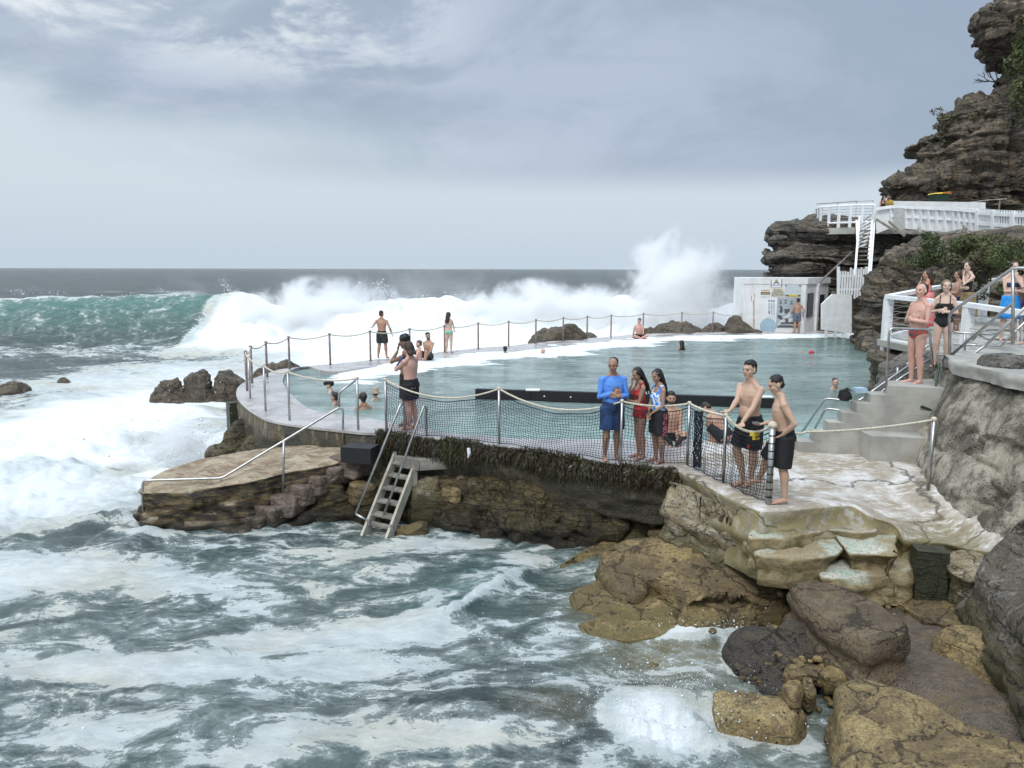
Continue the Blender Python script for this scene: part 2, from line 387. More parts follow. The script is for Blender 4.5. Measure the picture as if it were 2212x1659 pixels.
def build_deck():
    v = []; f = []; K = 6
    for k in range(NO):
        o, i = Orl[k], Irs[k]
        for a in range(K+1):
            q = i.lerp(o, a/K); v.append((q.x, q.y, .012*float(vnoise((q.x*1.7,q.y*1.7,0.),3))))
        v.append((o.x, o.y, -.05)); v.append((i.x, i.y, -.5))
    S = K+3
    for k in range(NO-1):
        b = k*S; c = b+S
        for a in range(K): f.append((b+a, b+a+1, c+a+1, c+a))
        f.append((b+K, b+K+1, c+K+1, c+K)); f.append((b, c, c+K+2, b+K+2))
    o = mkobj('pool_deck', v, f, M['deck'], origin=(0,0,0)); tag(o, kind='structure')
    # masonry wall below
    v = []; f = []; nz = 26
    for k in range(NO):
        q = Orl[k]; a = Orl[max(k-1,0)]; b = Orl[min(k+1,NO-1)]; t = (b-a).normalized(); nrm = Vector((-t.y, t.x, 0))
        if nrm.dot(q-Vector((3,26,0))) < 0: nrm = -nrm
        for j in range(nz+1):
            z = -.04-j/nz*(2.4 if q.x < -3.6 or q.y > 18 else .95); s = k*.13
            blk = .5*float(vnoise((math.floor(s/.5+math.floor((z)/.3)*.5)*3.1, math.floor(z/.3)*2.7, 1.), 5))
            dsp = -.03+.05*blk+.16*float(fbm((q.x*2.4,q.y*2.4,z*3.),8,4))*min(1,(-z)/.6)+max(0,(-z-.5))*(.10 if q.x < -3.6 else -.3)
            v.append((q.x+nrm.x*dsp, q.y+nrm.y*dsp, z))
    for k in range(NO-1):
        for j in range(nz):
            b = k*(nz+1)+j; f.append((b, b+1, b+nz+2, b+nz+1))
    o = mkobj('pool_sea_wall', v, f, M['wall'], smooth=True, origin=(0,0,0))
    tag(o, 'dark stained masonry sea wall under the curved pool deck', 'wall')
build_deck()
# ================================================================ WATER
def foam_nodes(t, p, cov, sc=1., stretch=(1,1.6,1)):
    q = t.mapping(p, stretch)
    wq = t.n('ShaderNodeVectorMath', operation='MULTIPLY_ADD', ins={0:t.n('ShaderNodeTexNoise', ins={'Vector':q,'Scale':.9*sc,'Detail':6,'Roughness':.62}).outputs[1],1:(1.5/sc,1.5/sc,1.5/sc),2:q}).outputs[0]
    n = t.noise(q, .7*sc, 9, .68, .9); v1 = t.vor(wq, 2.1*sc); v2 = t.vor(wq, 6.5*sc); n2 = t.noise(wq, 8.*sc, 6, .75)
    lace = t.math('SUBTRACT', 1.15, t.math('ADD', t.math('MULTIPLY', v1, .75), t.math('MULTIPLY', v2, .55)))
    x = t.math('ADD', t.math('MULTIPLY', t.ramp(n, .28, .72), .46), t.math('MULTIPLY', lace, .33)); x = t.math('ADD', x, t.math('MULTIPLY', n2, .22)); x = t.math('ADD', x, t.math('MULTIPLY', t.math('SUBTRACT', t.noise(wq, 24.*sc, 5, .7), .5), .34)); x = t.math('ADD', x, .02)
    d = t.math('SUBTRACT', t.math('MULTIPLY', cov, 1.15), x)
    return t.ramp(d, -.015, .045), n2, t.ramp(d, -.28, .10)
def m_sea():
    t = NT('sea_water'); p = t.pos(); cov = t.attr('foam'); teal = t.attr('teal'); clr = t.attr('clear')
    fm, n2, halo = foam_nodes(t, p, cov, 1.45, (1,1.7,1))
    big = t.noise(t.mapping(p,(1,1.6,1)), .45, 5, .6)
    water_tone = t.mix(t.ramp(big, .35, .65), (.036,.052,.052), (.075,.098,.093))
    water_tone = t.mix(teal, water_tone, (.06,.155,.135))
    water_tone = t.mix(t.math('MULTIPLY', clr, .75), water_tone, (.17,.14,.075))
    water_tone = t.mix(t.math('MULTIPLY', halo, .55), water_tone, (.36,.41,.40))
    w1 = t.noise(t.mapping(p,(1,1.9,1)), 1.3, 7, .62, .6); w2 = t.noise(t.mapping(p,(1,2.2,1)), .35, 5, .6)
    w3 = t.noise(t.mapping(p,(1,2.5,1)), .06, 6, .62)
    far = t.ramp(t.n('ShaderNodeSeparateXYZ', ins={0:p}).outputs[1], 25., 120.)
    nm = t.bump(w1, .9, .14); nm = t.bump(w2, t.math('MULTIPLY', far, 1.), 2.6, nm); nm = t.bump(w3, t.math('MULTIPLY', far, 1.), 16., nm)
    wat = t.bsdf(water_tone, .10, 0, nm, .5, IOR=1.33)
    nf = t.bump(t.math('ADD', n2, t.math('MULTIPLY', t.noise(p, 3., 8, .75), 1.6)), .7, .05)
    cf = t.mix(t.ramp(t.noise(p, .5, 4), .42, .62), (.64,.69,.69), (.66,.645,.57)); cf = t.mix(t.ramp(cov, .6, .98), cf, (.82,.85,.86))
    foam = t.bsdf(cf, .75, 0, nf, .2)
    op = t.math('MULTIPLY_ADD', t.ramp(t.noise(t.mapping(p,(1,2.6,1)), 2.2, 6, .7), .3, .7), .45, .38)
    op = t.n('ShaderNodeMix', ins={0:t.ramp(cov,.70,.97),2:op,3:1.}).outputs[0]
    mx = t.n('ShaderNodeMixShader', ins={0:t.math('MULTIPLY', fm, op), 1:wat, 2:foam}).outputs[0]
    return t.fin(mx)
M['sea'] = m_sea()
BL = []   # foam blobs in plan: centre, half sizes, turn, value, additive
def blob(px, py, rx, ry, val, rot=0.):
    c = at(px, py, SEA); a = at(px+rx, py, SEA); b = at(px, py-ry, SEA); d = at(px, py+ry, SEA)
    BL.append((c.x, c.y, abs(a.x-c.x), abs(b.y-d.y)/2, rot, val))
for q in [(150,930,420,175,1.0,0),(60,1080,330,75,.9,0),(330,820,330,50,.80,0),(620,800,140,50,.75,0),(420,1000,130,110,.95,0),
          (250,760,420,18,.50,0),(90,1250,330,55,.80,0),(400,1265,170,40,.66,0),(760,1375,360,42,.76,.10),(250,1440,420,42,.78,0),(700,1440,300,36,.70,.05),
          (60,1340,160,30,.42,0),(900,1590,430,55,.60,0),(200,1570,330,60,.58,0),(560,1630,320,60,.50,0),(800,1190,260,30,.62,0),(960,1170,220,14,.70,0),
          (1140,1210,70,22,.70,0),(330,1160,110,16,.66,0),(560,1160,80,12,.5,0),(1060,1280,100,55,.55,0),(930,1330,40,60,.55,0),(1500,1370,110,22,.86,0),(1590,1420,40,50,.85,0),
          (1440,1580,140,110,.93,0),(1560,1560,70,70,.8,0),(1700,1590,90,40,.55,0),(1250,1480,180,60,.50,0),(1180,1400,110,30,.45,0),(30,670,110,22,.95,0),(20,700,60,14,.9,0),
          (340,1140,60,8,.8,0),(1310,1640,100,50,.6,0),(1480,1100,800,600,.33,0),(600,1300,900,420,.40,0)]:
    blob(*q)
NR, NC = 640, 560
def sea_field():
    r = 5.2*np.exp(np.linspace(0, math.log(95/5.2), NR-60)); r2 = 95*np.exp(np.linspace(0, math.log(9000/95.), 61))[1:]
    ys = np.r_[r, r2]; u = np.linspace(-1, 1, NC)
    Y, U = np.meshgrid(ys, u, indexing='ij'); X = U*(Y*.80+3)+0*Y
    Z = np.zeros_like(Y)
    def P3(s, sy=None, z=0.): return np.stack([X*s, Y*(sy or s), 0*X+z], -1)
    near = 1-sst(20, 34, Y)
    Z += near*(.13*fbm(P3(.55,.9),1,4)+.06*fbm(P3(2.2,3.2),2,3))
    mid = sst(18, 30, Y)*(1-sst(60, 90, Y)); Z += mid*(.35*fbm(P3(.22,.35),3,4)+.12*fbm(P3(1.1,1.5),4,4))
    far = sst(58, 80, Y); Z += far*(.55*fbm(P3(.05,.10),5,4)+.2*fbm(P3(.25,.5),6,3))*(1-sst(500,3000,Y)*.8)
    # surging white water left of the pool end
    surf = np.exp(-((X+10)/5.5)**2-((Y-19)/7.)**2); Z += surf*(.22+.34*fbm(P3(.9,.9),7,5)+.15*fbm(P3(3.,3.),17,4))
    # the big breaking wave
    crest = 54.2+1.6*fbm(np.stack([X*.07,0*X,0*X],-1),11,2)+.02*X
    crest = crest-sst(-19,-8,X)*3.4
    A = 2.95+.55*fbm(np.stack([X*.12,0*X,0*X+4],-1),12,3)
    A = A*(.55+.45*sst(-42,-31,X)); A = A*(1-.25*sst(8,22,X)); A = A*(1-.42*np.exp(-((X+14.5)/3.2)**2)); A = A*(1-.16*sst(-10,-2,X))
    s = Y-crest; warpf = .35*fbm(P3(.35,.35),13,3)
    prof = np.where(s < 0, np.exp(-np.abs(np.minimum(s,0)/3.0)**2.2), np.exp(-(np.maximum(s,0)/5.5)**1.6))
    wave = A*prof
    broken = sst(-21.5,-17.5, X+1.2*fbm(P3(.3,.3),19,2)-(s+1)*.15)
    lump = fbm(P3(.32,.32,2.),14,5)+.45*fbm(P3(1.2,1.2,5.),15,4)
    wave = wave+broken*prof**.6*(.85*lump+.05)
    wave = wave+broken*np.exp(-((s+5.5)/3.2)**2)*(.75+.8*lump)
    Z += wave
    # second small wave left front, small breaker in the cove
    c2 = at(1040,1290,SEA); d1 = Vector((at(1150,1205,SEA)-at(925,1345,SEA))[:2]+(0,)) if False else (at(1150,1205,SEA)-at(925,1345,SEA))
    d1 = d1.normalized(); nx, ny = d1.y, -d1.x
    if ny > 0: nx, ny = -nx, -ny
    du = (X-c2.x)*d1.x+(Y-c2.y)*d1.y; dn = (X-c2.x)*nx+(Y-c2.y)*ny
    curl = np.exp(-(du/1.5)**4)*np.where(dn > 0, np.exp(-(dn/.18)**2), np.exp(-(dn/1.0)**2)); Z += .20*curl
    Z += .12*np.exp(-((Y-7.9-.25*X*.5)/.5)**2)*sst(3.5,1.5,X)*sst(-6,-3,X)
    # foam cover
    fo = np.zeros_like(Y)+.06
    wr = .5*fbm(P3(.5,.9),21,4); wr2 = .5*fbm(P3(.5,.9),22,4)
    for (cx, cy, rx, ry, rot, val) in BL:
        dx = X-cx+wr*rx*.9; dy = Y-cy+wr2*ry*.9
        xx = dx*math.cos(rot)+dy*math.sin(rot); yy = -dx*math.sin(rot)+dy*math.cos(rot)
        g = np.exp(-((xx/rx)**2+(yy/ry)**2)**1.6*.9)*val; fo = np.maximum(fo, g)
    fo = np.maximum(fo, np.clip(.95*curl*(np.exp(-((dn-.10)/.13)**2)),0,1))
    fo = np.maximum(fo, .75*np.exp(-((s+4.)/7.)**2)*broken*1.4)
    fo = np.maximum(fo, broken*sst(12.,3.,np.abs(s+3))*1.1)
    unb = 1-broken
    fo = np.maximum(fo, unb*(.28*np.exp(-((s+2.)/4)**2)+.95*np.exp(-((s-.7)/1.0)**2)*(.60+.9*fbm(np.stack([X*.25,0*X,0*X],-1),31,3))))
    fo = np.maximum(fo, sst(-22,-8,X)*sst(32,40,Y)*(1-sst(52,57,Y))*1.0)
    fo = np.maximum(fo, .62*sst(46,38,Y)*sst(22,27,Y)*sst(-14,-8,X))
    fo = np.maximum(fo, sst(-9,-5,X)*sst(22,25,Y)*(1-sst(48,55,Y))*.95)
    fo = np.maximum(fo, np.where(Y>58, .30*sst(.52,.85,fbm(P3(.06,.25),33,4)*.5+.5)*2, 0)*(1-sst(70,400,Y)*.9))
    fo = np.where((Y>59)&(Y<400), fo, fo)
    te = np.clip(prof*1.15*(s<3)*(1-broken*.6),0,1)*sst(-1.9,1.2,Z+SEA*0+.0)
    te = np.maximum(te, (.12)*near*(.5+fbm(P3(.3,.5),41,3))); te = np.maximum(te, .45*curl)
    cl = np.zeros_like(Y)
    for (px, py, rx, ry, val) in [(1460,1420,170,75,1.),(1640,1540,130,70,.9),(1300,1330,90,60,.6),(1190,1540,110,40,.45),(1420,1300,80,60,.5)]:
        c = at(px,py,SEA); a = at(px+rx,py,SEA); b1 = at(px,py-ry,SEA); b2 = at(px,py+ry,SEA)
        cl = np.maximum(cl, val*np.exp(-(((X-c.x)/abs(a.x-c.x))**2+((Y-c.y)/(abs(b1.y-b2.y)/2))**2)))
    fo2 = np.clip(fo,0,1)
    # splash heap in the foreground
    sp = at(1450,1600,SEA); g = np.exp(-((X-sp.x)/.55)**2-((Y-sp.y)/.5)**2); Z += g*(.08+.34*np.maximum(0,fbm(P3(3.0,3.0),51,4)+.15)+.16*fbm(P3(8,8),52,3))
    sp = at(1530,1375,SEA); g = np.exp(-((X-sp.x)/.5)**2-((Y-sp.y)/.25)**2); Z += g*(.10+.16*fbm(P3(5,5),53,3))
    return X, Y, SEA+Z, fo2, te, np.clip(cl,0,1)
def build_sea():
    X, Y, Z, fo, te, cl = sea_field()
    v = np.stack([X,Y,Z],-1).reshape(-1,3); n = NR; m = NC
    idx = np.arange(n*m).reshape(n,m)
    f = np.stack([idx[:-1,:-1],idx[:-1,1:],idx[1:,1:],idx[1:,:-1]],-1).reshape(-1,4)
    # extend sides and front with one wide skirt
    o = mkobj('sea', v, f, M['sea'], smooth=True, origin=(0,0,0), attrs={'foam':fo.ravel(),'teal':te.ravel(),'clear':cl.ravel()})
    tag(o, kind='structure')
build_sea()
def m_pool():
    t = NT('pool_water'); p = t.pos(); cov = t.attr('foam'); cliff_reflect = t.attr('water_tone')
    fm, n2, v2 = foam_nodes(t, p, cov, .9, (1,2.0,1))
    c = t.mix(t.ramp(t.noise(t.mapping(p,(1,1.8,1)), .4, 5, .6), .35, .65), (.15,.215,.20), (.26,.335,.315)); c = t.mix(t.ramp(t.n('ShaderNodeSeparateXYZ', ins={0:p}).outputs[1], 19., 14.5), c, (.33,.46,.43)); c = t.mix(cliff_reflect, c, (.035,.09,.07))
    w = t.noise(t.mapping(p,(1,3.,1)), 1.1, 5, .6, .8); w2 = t.noise(t.mapping(p,(1,2.8,1)), 4.5, 5, .65, .5)
    nm = t.bump(w, 1., .22); nm = t.bump(w2, .9, .04, nm)
    wat = t.bsdf(c, .07, 0, nm, .5, IOR=1.33)
    foam = t.bsdf((.78,.80,.81), .75, 0, t.bump(t.math('ADD',n2,t.noise(p,3.,6,.7)), .6, .05), .2)
    return t.fin(t.n('ShaderNodeMixShader', ins={0:t.math('MULTIPLY',fm,.95), 1:wat, 2:foam}).outputs[0])
M['pool'] = m_pool()
POOLZ = -.07
def build_pool():
    mid = [(a+b)/2 for a, b in zip(Orl, Irs)]
    poly = [(q.x,q.y) for q in mid] + [(18.5,40.),(18.5,33),(16.5,28),(16.4,20),(12,17.5),(7.8,15.0),(5.2,13.2),(3.2,13.2)]
    nx, ny = 320, 330
    xs = np.linspace(-8, 19, nx); ys = np.linspace(12.5, 41.5, ny); Y, X = np.meshgrid(ys, xs, indexing='ij')
    P3 = lambda a, b: np.stack([X*a, Y*b, 0*X], -1)
    far = np.array([(q.x,q.y) for q in Irs])
    d = np.full(X.shape, 99.)
    for q in far[NO//3::3]: d = np.minimum(d, np.hypot(X-q[0], (Y-q[1])))
    inside = pip(X, Y, [(q.x,q.y) for q in Irl]+[(18,39),(18,30),(16,20),(9,17)])
    sd = np.where(inside, d, -d)
    wob = .5*fbm(P3(.5,.9),61,4)
    fo = .92*sst(3.0,.7, sd+wob*2.6)*sst(-4,-2,sd+3.)
    fo = fo*sst(-6.6,-4.6,X)*(1-.35*sst(11,15,X)); fo = np.maximum(fo, .16)
    fo = np.maximum(fo, .5*np.exp(-((X-14)/2.)**2-((Y-27)/2.5)**2)*0+.16)
    Z = POOLZ+.03*fbm(P3(.8,1.8),62,4)+.09*np.exp(-(np.maximum(sd,-1)/1.4)**2)*sst(-6,-4,X)*(.8+.5*fbm(P3(1.2,1.6),63,3))
    cliff_reflect = sst(12.0,16.5,X+.02*(Y-25))*.9  # dark green reflection of the cliff, painted into the water colour
    idx = np.arange(nx*ny).reshape(ny,nx)
    cx = (X[:-1,:-1]+X[1:,1:])/2; cy = (Y[:-1,:-1]+Y[1:,1:])/2; ok = pip(cx, cy, poly)
    f = np.stack([idx[:-1,:-1],idx[:-1,1:],idx[1:,1:],idx[1:,:-1]],-1)[ok]
    used = np.unique(f); mp = np.zeros(nx*ny, int); mp[used] = np.arange(len(used))
    v = np.stack([X,Y,Z],-1).reshape(-1,3)[used]
    o = mkobj('pool_water', v, mp[f], M['pool'], smooth=True, origin=(0,0,0), attrs={'foam':fo.ravel()[used],'water_tone':cliff_reflect.ravel()[used]})
    tag(o, kind='structure')
build_pool()
# ================================================================ ROCKS
_ico = {}
def ico(n):
    if n not in _ico:
        b = bmesh.new(); bmesh.ops.create_icosphere(b, subdivisions=n, radius=1)
        _ico[n] = (np.array([q.co[:] for q in b.verts]), np.array([[q.index for q in f.verts] for f in b.faces])); b.free()
    return _ico[n]
def rock_np(s, seed, p=4., amp=.10, fr=1.2, strata=.0, n=5, taper=0., fine=.02, tilt=(0,0,0), cuts=11, cd=(.60,.92), crack=.03):
    v, f = ico(n); v = v*1.; r = (np.abs(v)**p).sum(1)**(-1/p); v = v*r[:,None]
    s = np.array(s, float); w = v*s
    if taper: w[:,:2] *= (1-taper*(v[:,2:3]*.5+.5))
    rs_ = np.random.RandomState(seed*13+1); sc_ = np.array(s)
    for _ in range(cuts):
        nr_ = rs_.normal(0,1,3); nr_[2] = abs(nr_[2])*rs_.choice([-.4,1.]); nr_ /= np.linalg.norm(nr_); h_ = np.linalg.norm(nr_*sc_)*rs_.uniform(*cd)*1.12
        ds = w@nr_-h_; w = w-nr_[None]*(np.maximum(ds,0)*.93)[:,None]
    q = w+seed*7.7; d = v/np.linalg.norm(v,axis=1,keepdims=True)
    m = float(min(s)); 
    w = w+d*(amp*fbm(q*fr,seed,4)*m*2.2+fine*fbm(q*6.,seed+3,4)*1.6)[:,None]
    rg_ = 1-np.abs(fbm(q*np.array([1.1,1.1,2.6])*max(.7,.6/m),seed+9,3))*2.2; w = w-d*(crack*np.clip(rg_,0,1)**5)[:,None]*min(1,m*2)
    if strata:
        zz = q[:,2]*5.5+.8*fbm(q*.8,seed+5,3); k = fbm(np.stack([0*zz,0*zz,zz],-1),seed+6,2)
        w[:,:2] += d[:,:2]*(strata*k)[:,None]*(1-np.abs(d[:,2:3]))
    E = Euler([R(a) for a in tilt]).to_matrix(); return w@np.array(E).T, f
def rock(name, label, px, py, z, s, rz=0, seed=1, mat='sand', dz=None, group=None, cat='rock', Y=None, **kw):
    """boulder whose top centre shows at the picture point (px,py) at height z"""
    c = P(px,py,Y) if Y else at(px,py,z); t = kw.pop('tilt',(0,0,0))
    w, f = rock_np(s, seed, tilt=(t[0],t[1],t[2]+rz), **kw)
    zt = w[:,2].max() if dz is None else dz
    w = w+np.array([c.x, c.y, c.z-zt])
    o = mkobj(name, w, f, M[mat], smooth=True); return tag(o, label, cat, group)
def multi_rock(name, label, mat, items, voxel=.035, cat='rock', fine=.03, fr=4., seed=9, group=None, smooth=2, strata=.03):
    """several lobes grown into one rock"""
    b = []; fs = []; n = 0
    for it in items:
        w, f = rock_np(**it[1]); c = it[0]; w = w+np.array([c[0],c[1],c[2]-w[:,2].max()]); b.append(w); fs.append(f+n); n += len(w)
    v = np.concatenate(b); f = np.concatenate(fs)
    o = mkobj('tmp', v, f, None, origin=(0,0,0)); md = o.modifiers.new('r','REMESH'); md.mode = 'VOXEL'; md.voxel_size = voxel
    sm = o.modifiers.new('s','SMOOTH'); sm.factor = .5; sm.iterations = smooth
    v, f = evalmesh(o); bpy.data.objects.remove(o)
    nn = vnorm(v, f); zz_ = v[:,2]*6+.9*fbm(v*.9,seed+5,3); v = v+nn*(fine*fbm(v*fr,seed,4)+fine*.6*fbm(v*fr*3,seed+1,3)-.05*np.clip(1-np.abs(fbm(v*np.array([1.2,1.2,2.4]),seed+7,3))*2.3,0,1)**6+strata*2*fbm(np.stack([0*zz_,0*zz_,zz_],-1),seed+8,2)*(1-np.abs(nn[:,2])))[:,None]
    o = mkobj(name, v, f, M[mat], smooth=True); return tag(o, label, cat, group)
def evalmesh(o):
    dg = bpy.context.evaluated_depsgraph_get(); dg.update(); e = o.evaluated_get(dg); me = e.to_mesh()
    v = np.empty(len(me.vertices)*3); me.vertices.foreach_get('co', v); v = v.reshape(-1,3)
    f = [tuple(p.vertices) for p in me.polygons]; e.to_mesh_clear(); return v, f
def vnorm(v, f):
    nn = np.zeros_like(v)
    fa = np.array([q[:3] for q in f]); n = np.cross(v[fa[:,1]]-v[fa[:,0]], v[fa[:,2]]-v[fa[:,0]])
    for k in range(3): np.add.at(nn, fa[:,k], n)
    return nn/np.maximum(1e-9, np.linalg.norm(nn,axis=1,keepdims=True))
from mathutils.geometry import delaunay_2d_cdt
def ledge(name, label, poly, zbot, mat, seed=1, amp=.08, ds=.07, edge=.05, jit=.05, bulge=.0, top_amp=.03, strata=.07, cat='rock', kind=None, K=None, group=None, ztop=None, slope=0.):
    """rock slab: outline points (x,y,z) of the upper edge; sides drop to zbot with strata"""
    pl = [Vector(p) for p in poly]; N = len(pl); cl = [pl[-1]]+pl+[pl[0]]
    per = sum((cl[i+1]-cl[i]).length for i in range(1,N+1)); n = max(24, int(per/ds))
    ring = resample(pl+[pl[0]], n+1, False)[:-1]
    a = np.array([p[:] for p in ring]); 
    area = .5*np.sum(a[:,0]*np.roll(a[:,1],-1)-np.roll(a[:,0],-1)*a[:,1])
    if area < 0: a = a[::-1].copy()
    k = 3
    for _ in range(k): a = (np.roll(a,1,0)+2*a+np.roll(a,-1,0))/4
    t = np.roll(a,-1,0)-np.roll(a,1,0); nr = np.stack([t[:,1],-t[:,0],0*t[:,0]],-1); nr /= np.linalg.norm(nr,axis=1,keepdims=True)+1e-9
    a = a+nr*(jit*2*fbm(a*1.6,seed,4))[:,None]
    # interior of the top
    mn = a.min(0); mx = a.max(0); g = ds*1.6
    gx, gy = np.meshgrid(np.arange(mn[0],mx[0],g), np.arange(mn[1],mx[1],g)); gx = gx+np.random.RandomState(seed).uniform(-.3,.3,gx.shape)*g
    inner = a-nr*edge*1.2
    ok = pip(gx, gy, inner[:,:2]-nr[:,:2]*g*.5); pts = np.stack([gx[ok],gy[ok]],-1)
    def zi(p):   # inverse distance from the outline
        d2 = ((p[:,None,:]-a[None,::3,:2])**2).sum(-1)+1e-4; w = d2**-1.5; return (w*a[None,::3,2]).sum(1)/w.sum(1)
    zt = a[:,2]; D = zt-zbot; K = K or max(5, int(float(D.mean())/.055)); rings = []; NA = 4
    for q_ in range(NA):
        an = math.pi/2*q_/NA; rings.append(np.stack([a[:,0]-nr[:,0]*edge*1.2*(1-math.sin(an)), a[:,1]-nr[:,1]*edge*1.2*(1-math.sin(an)), zt-edge*(1-math.cos(an))], -1))
    for j in range(K+1):
        h = j/K; z = zt-edge-h*(D-edge); q = np.stack([a[:,0],a[:,1],z],-1)
        st = fbm(np.stack([0*z, 0*z, z*6+.7*fbm(q*.7,seed+2,3)],-1), seed+3, 2)
        blk_ = vnoise(np.floor(q*np.array([2.3,2.3,4.2])+.6*fbm(q*1.1,seed+8,2)[:,None])*1.37, seed+9)
        rg_ = np.clip(1-np.abs(fbm(q*np.array([1.3,1.3,2.2]),seed+11,3))*2.2,0,1)**5
        off = (strata*1.6*st+amp*1.5*fbm(q*1.5,seed+4,4)+amp*.55*blk_+.02*fbm(q*8,seed+5,3)-amp*.5*rg_)*min(1,.25+h*4)+bulge*math.sin(math.pi*h)+slope*h
        rings.append(np.stack([a[:,0]+nr[:,0]*off, a[:,1]+nr[:,1]*off, z], -1))
    KR = len(rings)-1
    V2 = [Vector(p[:2]) for p in rings[0]]+[Vector(p) for p in pts]; nb = n
    r = delaunay_2d_cdt(V2, [(i,(i+1)%nb) for i in range(nb)], [], 1, 1e-5)
    tv = np.array([v[:] for v in r[0]]); tf = [tuple(q) for q in r[2]]
    if len(tv) > nb:
        tz = zi(tv); tz[:] = tz-top_amp*.8*np.clip(1-np.abs(fbm(np.c_[tv,0*tz]*1.1,seed+12,3))*2.4,0,1)**6+top_amp*2*fbm(np.c_[tv,0*tz]*1.4,seed+6,4)+top_amp*.5*fbm(np.c_[tv,0*tz]*7,seed+7,3)
    om = {}
    for i, og in enumerate(r[3]):
        for q in og:
            if q < nb: om[q] = i
    for q, i in om.items(): tz[i] = rings[0][q,2]+top_amp*fbm(rings[0][q]*1.4,seed+6,4)
    v = [tuple(x) for x in np.c_[tv,tz]]; n0 = len(v); f = tf[:]
    for rg in rings[1:]: v += [tuple(x) for x in rg]
    for i in range(nb):
        i2 = (i+1)%nb
        if i in om and i2 in om: f.append((om[i], n0+i, n0+i2, om[i2]))
        for j in range(KR-1): b = n0+j*nb; f.append((b+i, b+nb+i, b+nb+i2, b+i2))
    o = mkobj(name, v, f, M[mat], smooth=True)
    b = bmesh.new(); b.from_mesh(o.data); bmesh.ops.recalc_face_normals(b, faces=b.faces)
    if sum(fc.normal.z*fc.calc_area() for fc in b.faces) < 0: bmesh.ops.reverse_faces(b, faces=b.faces)
    b.to_mesh(o.data); b.free()
    return tag(o, label, cat, group, kind)
def A3(*l): return [at(a,b,c) for a,b,c in l]
# ---- ground under the boulders (right of the cove)
def build_ground():
    cps = [(1150,1250,-2.4),(1000,1500,-2.6),(1250,1640,-2.3),(1450,1450,-1.80),(1300,1330,-1.95),(1600,1560,-1.85),(1700,1640,-2.1),(1480,1220,-1.6),(1750,1250,-1.45),(1900,1250,-1.35),
           (2050,1290,-1.28),(2050,1450,-1.22),(2190,1560,-1.12),(1880,1640,-1.7),(2230,1350,-1.0),(1550,1130,-1.7),(1350,1180,-2.1),(2300,1650,-1.),(2500,1500,-.9),(1950,1420,-1.28),(1640,1400,-1.85),(1720,1480,-1.75),(2060,1360,-1.26)]
    pts = np.array([at(*c)[:] for c in cps]); g = .06
    xs = np.arange(-1, 8.5, g); ys = np.arange(4.4, 13.6, g); Y, X = np.meshgrid(ys, xs, indexing='ij')
    w = ((X[...,None]-pts[:,0])**2+(Y[...,None]-pts[:,1])**2+.02)**-2.; Z = (w*pts[:,2]).sum(-1)/w.sum(-1)
    P3 = np.stack([X,Y,0*X],-1); Z = Z+.10*fbm(P3*1.3,71,4)*(1-.75*sst(3.6,4.3,X)*sst(9.,8.,Y))+.012*fbm(P3*9,72,3)
    idx = np.arange(X.size).reshape(X.shape); f = np.stack([idx[:-1,:-1],idx[:-1,1:],idx[1:,1:],idx[1:,:-1]],-1).reshape(-1,4)
    o = mkobj('ground', np.stack([X,Y,Z],-1).reshape(-1,3), f, M['gravel'], smooth=True, origin=(0,0,0)); tag(o, kind='structure')
def m_gravel():
    t = NT('gravelly_concrete'); p = t.pos(); n = t.noise(p, 1.2, 5, .6); f = t.vor(p, 42.); m = t.noise(p, 9, 6, .7)
    c = t.mix(t.ramp(m, .35, .65), (.065,.050,.036), (.13,.098,.068)); c = t.mix(t.ramp(n, .5, .68), c, (.15,.105,.045))
    c = t.mix(t.math('MULTIPLY', t.ramp(f, .35, .1), .55), c, (.25,.19,.135))
    sx = t.n('ShaderNodeSeparateXYZ', ins={0:p}).outputs
    z = sx[2]; c = t.mix(t.math('MULTIPLY', t.ramp(t.math('ADD',z,t.math('MULTIPLY',t.math('SUBTRACT',n,.5),.5)), -1.42, -1.6), .85), c, (.16,.125,.055))
    return t.fin(t.bsdf(c, .55, 0, t.bump(t.math('ADD', m, f), .8, .02)))
M['gravel'] = m_gravel()
build_ground()
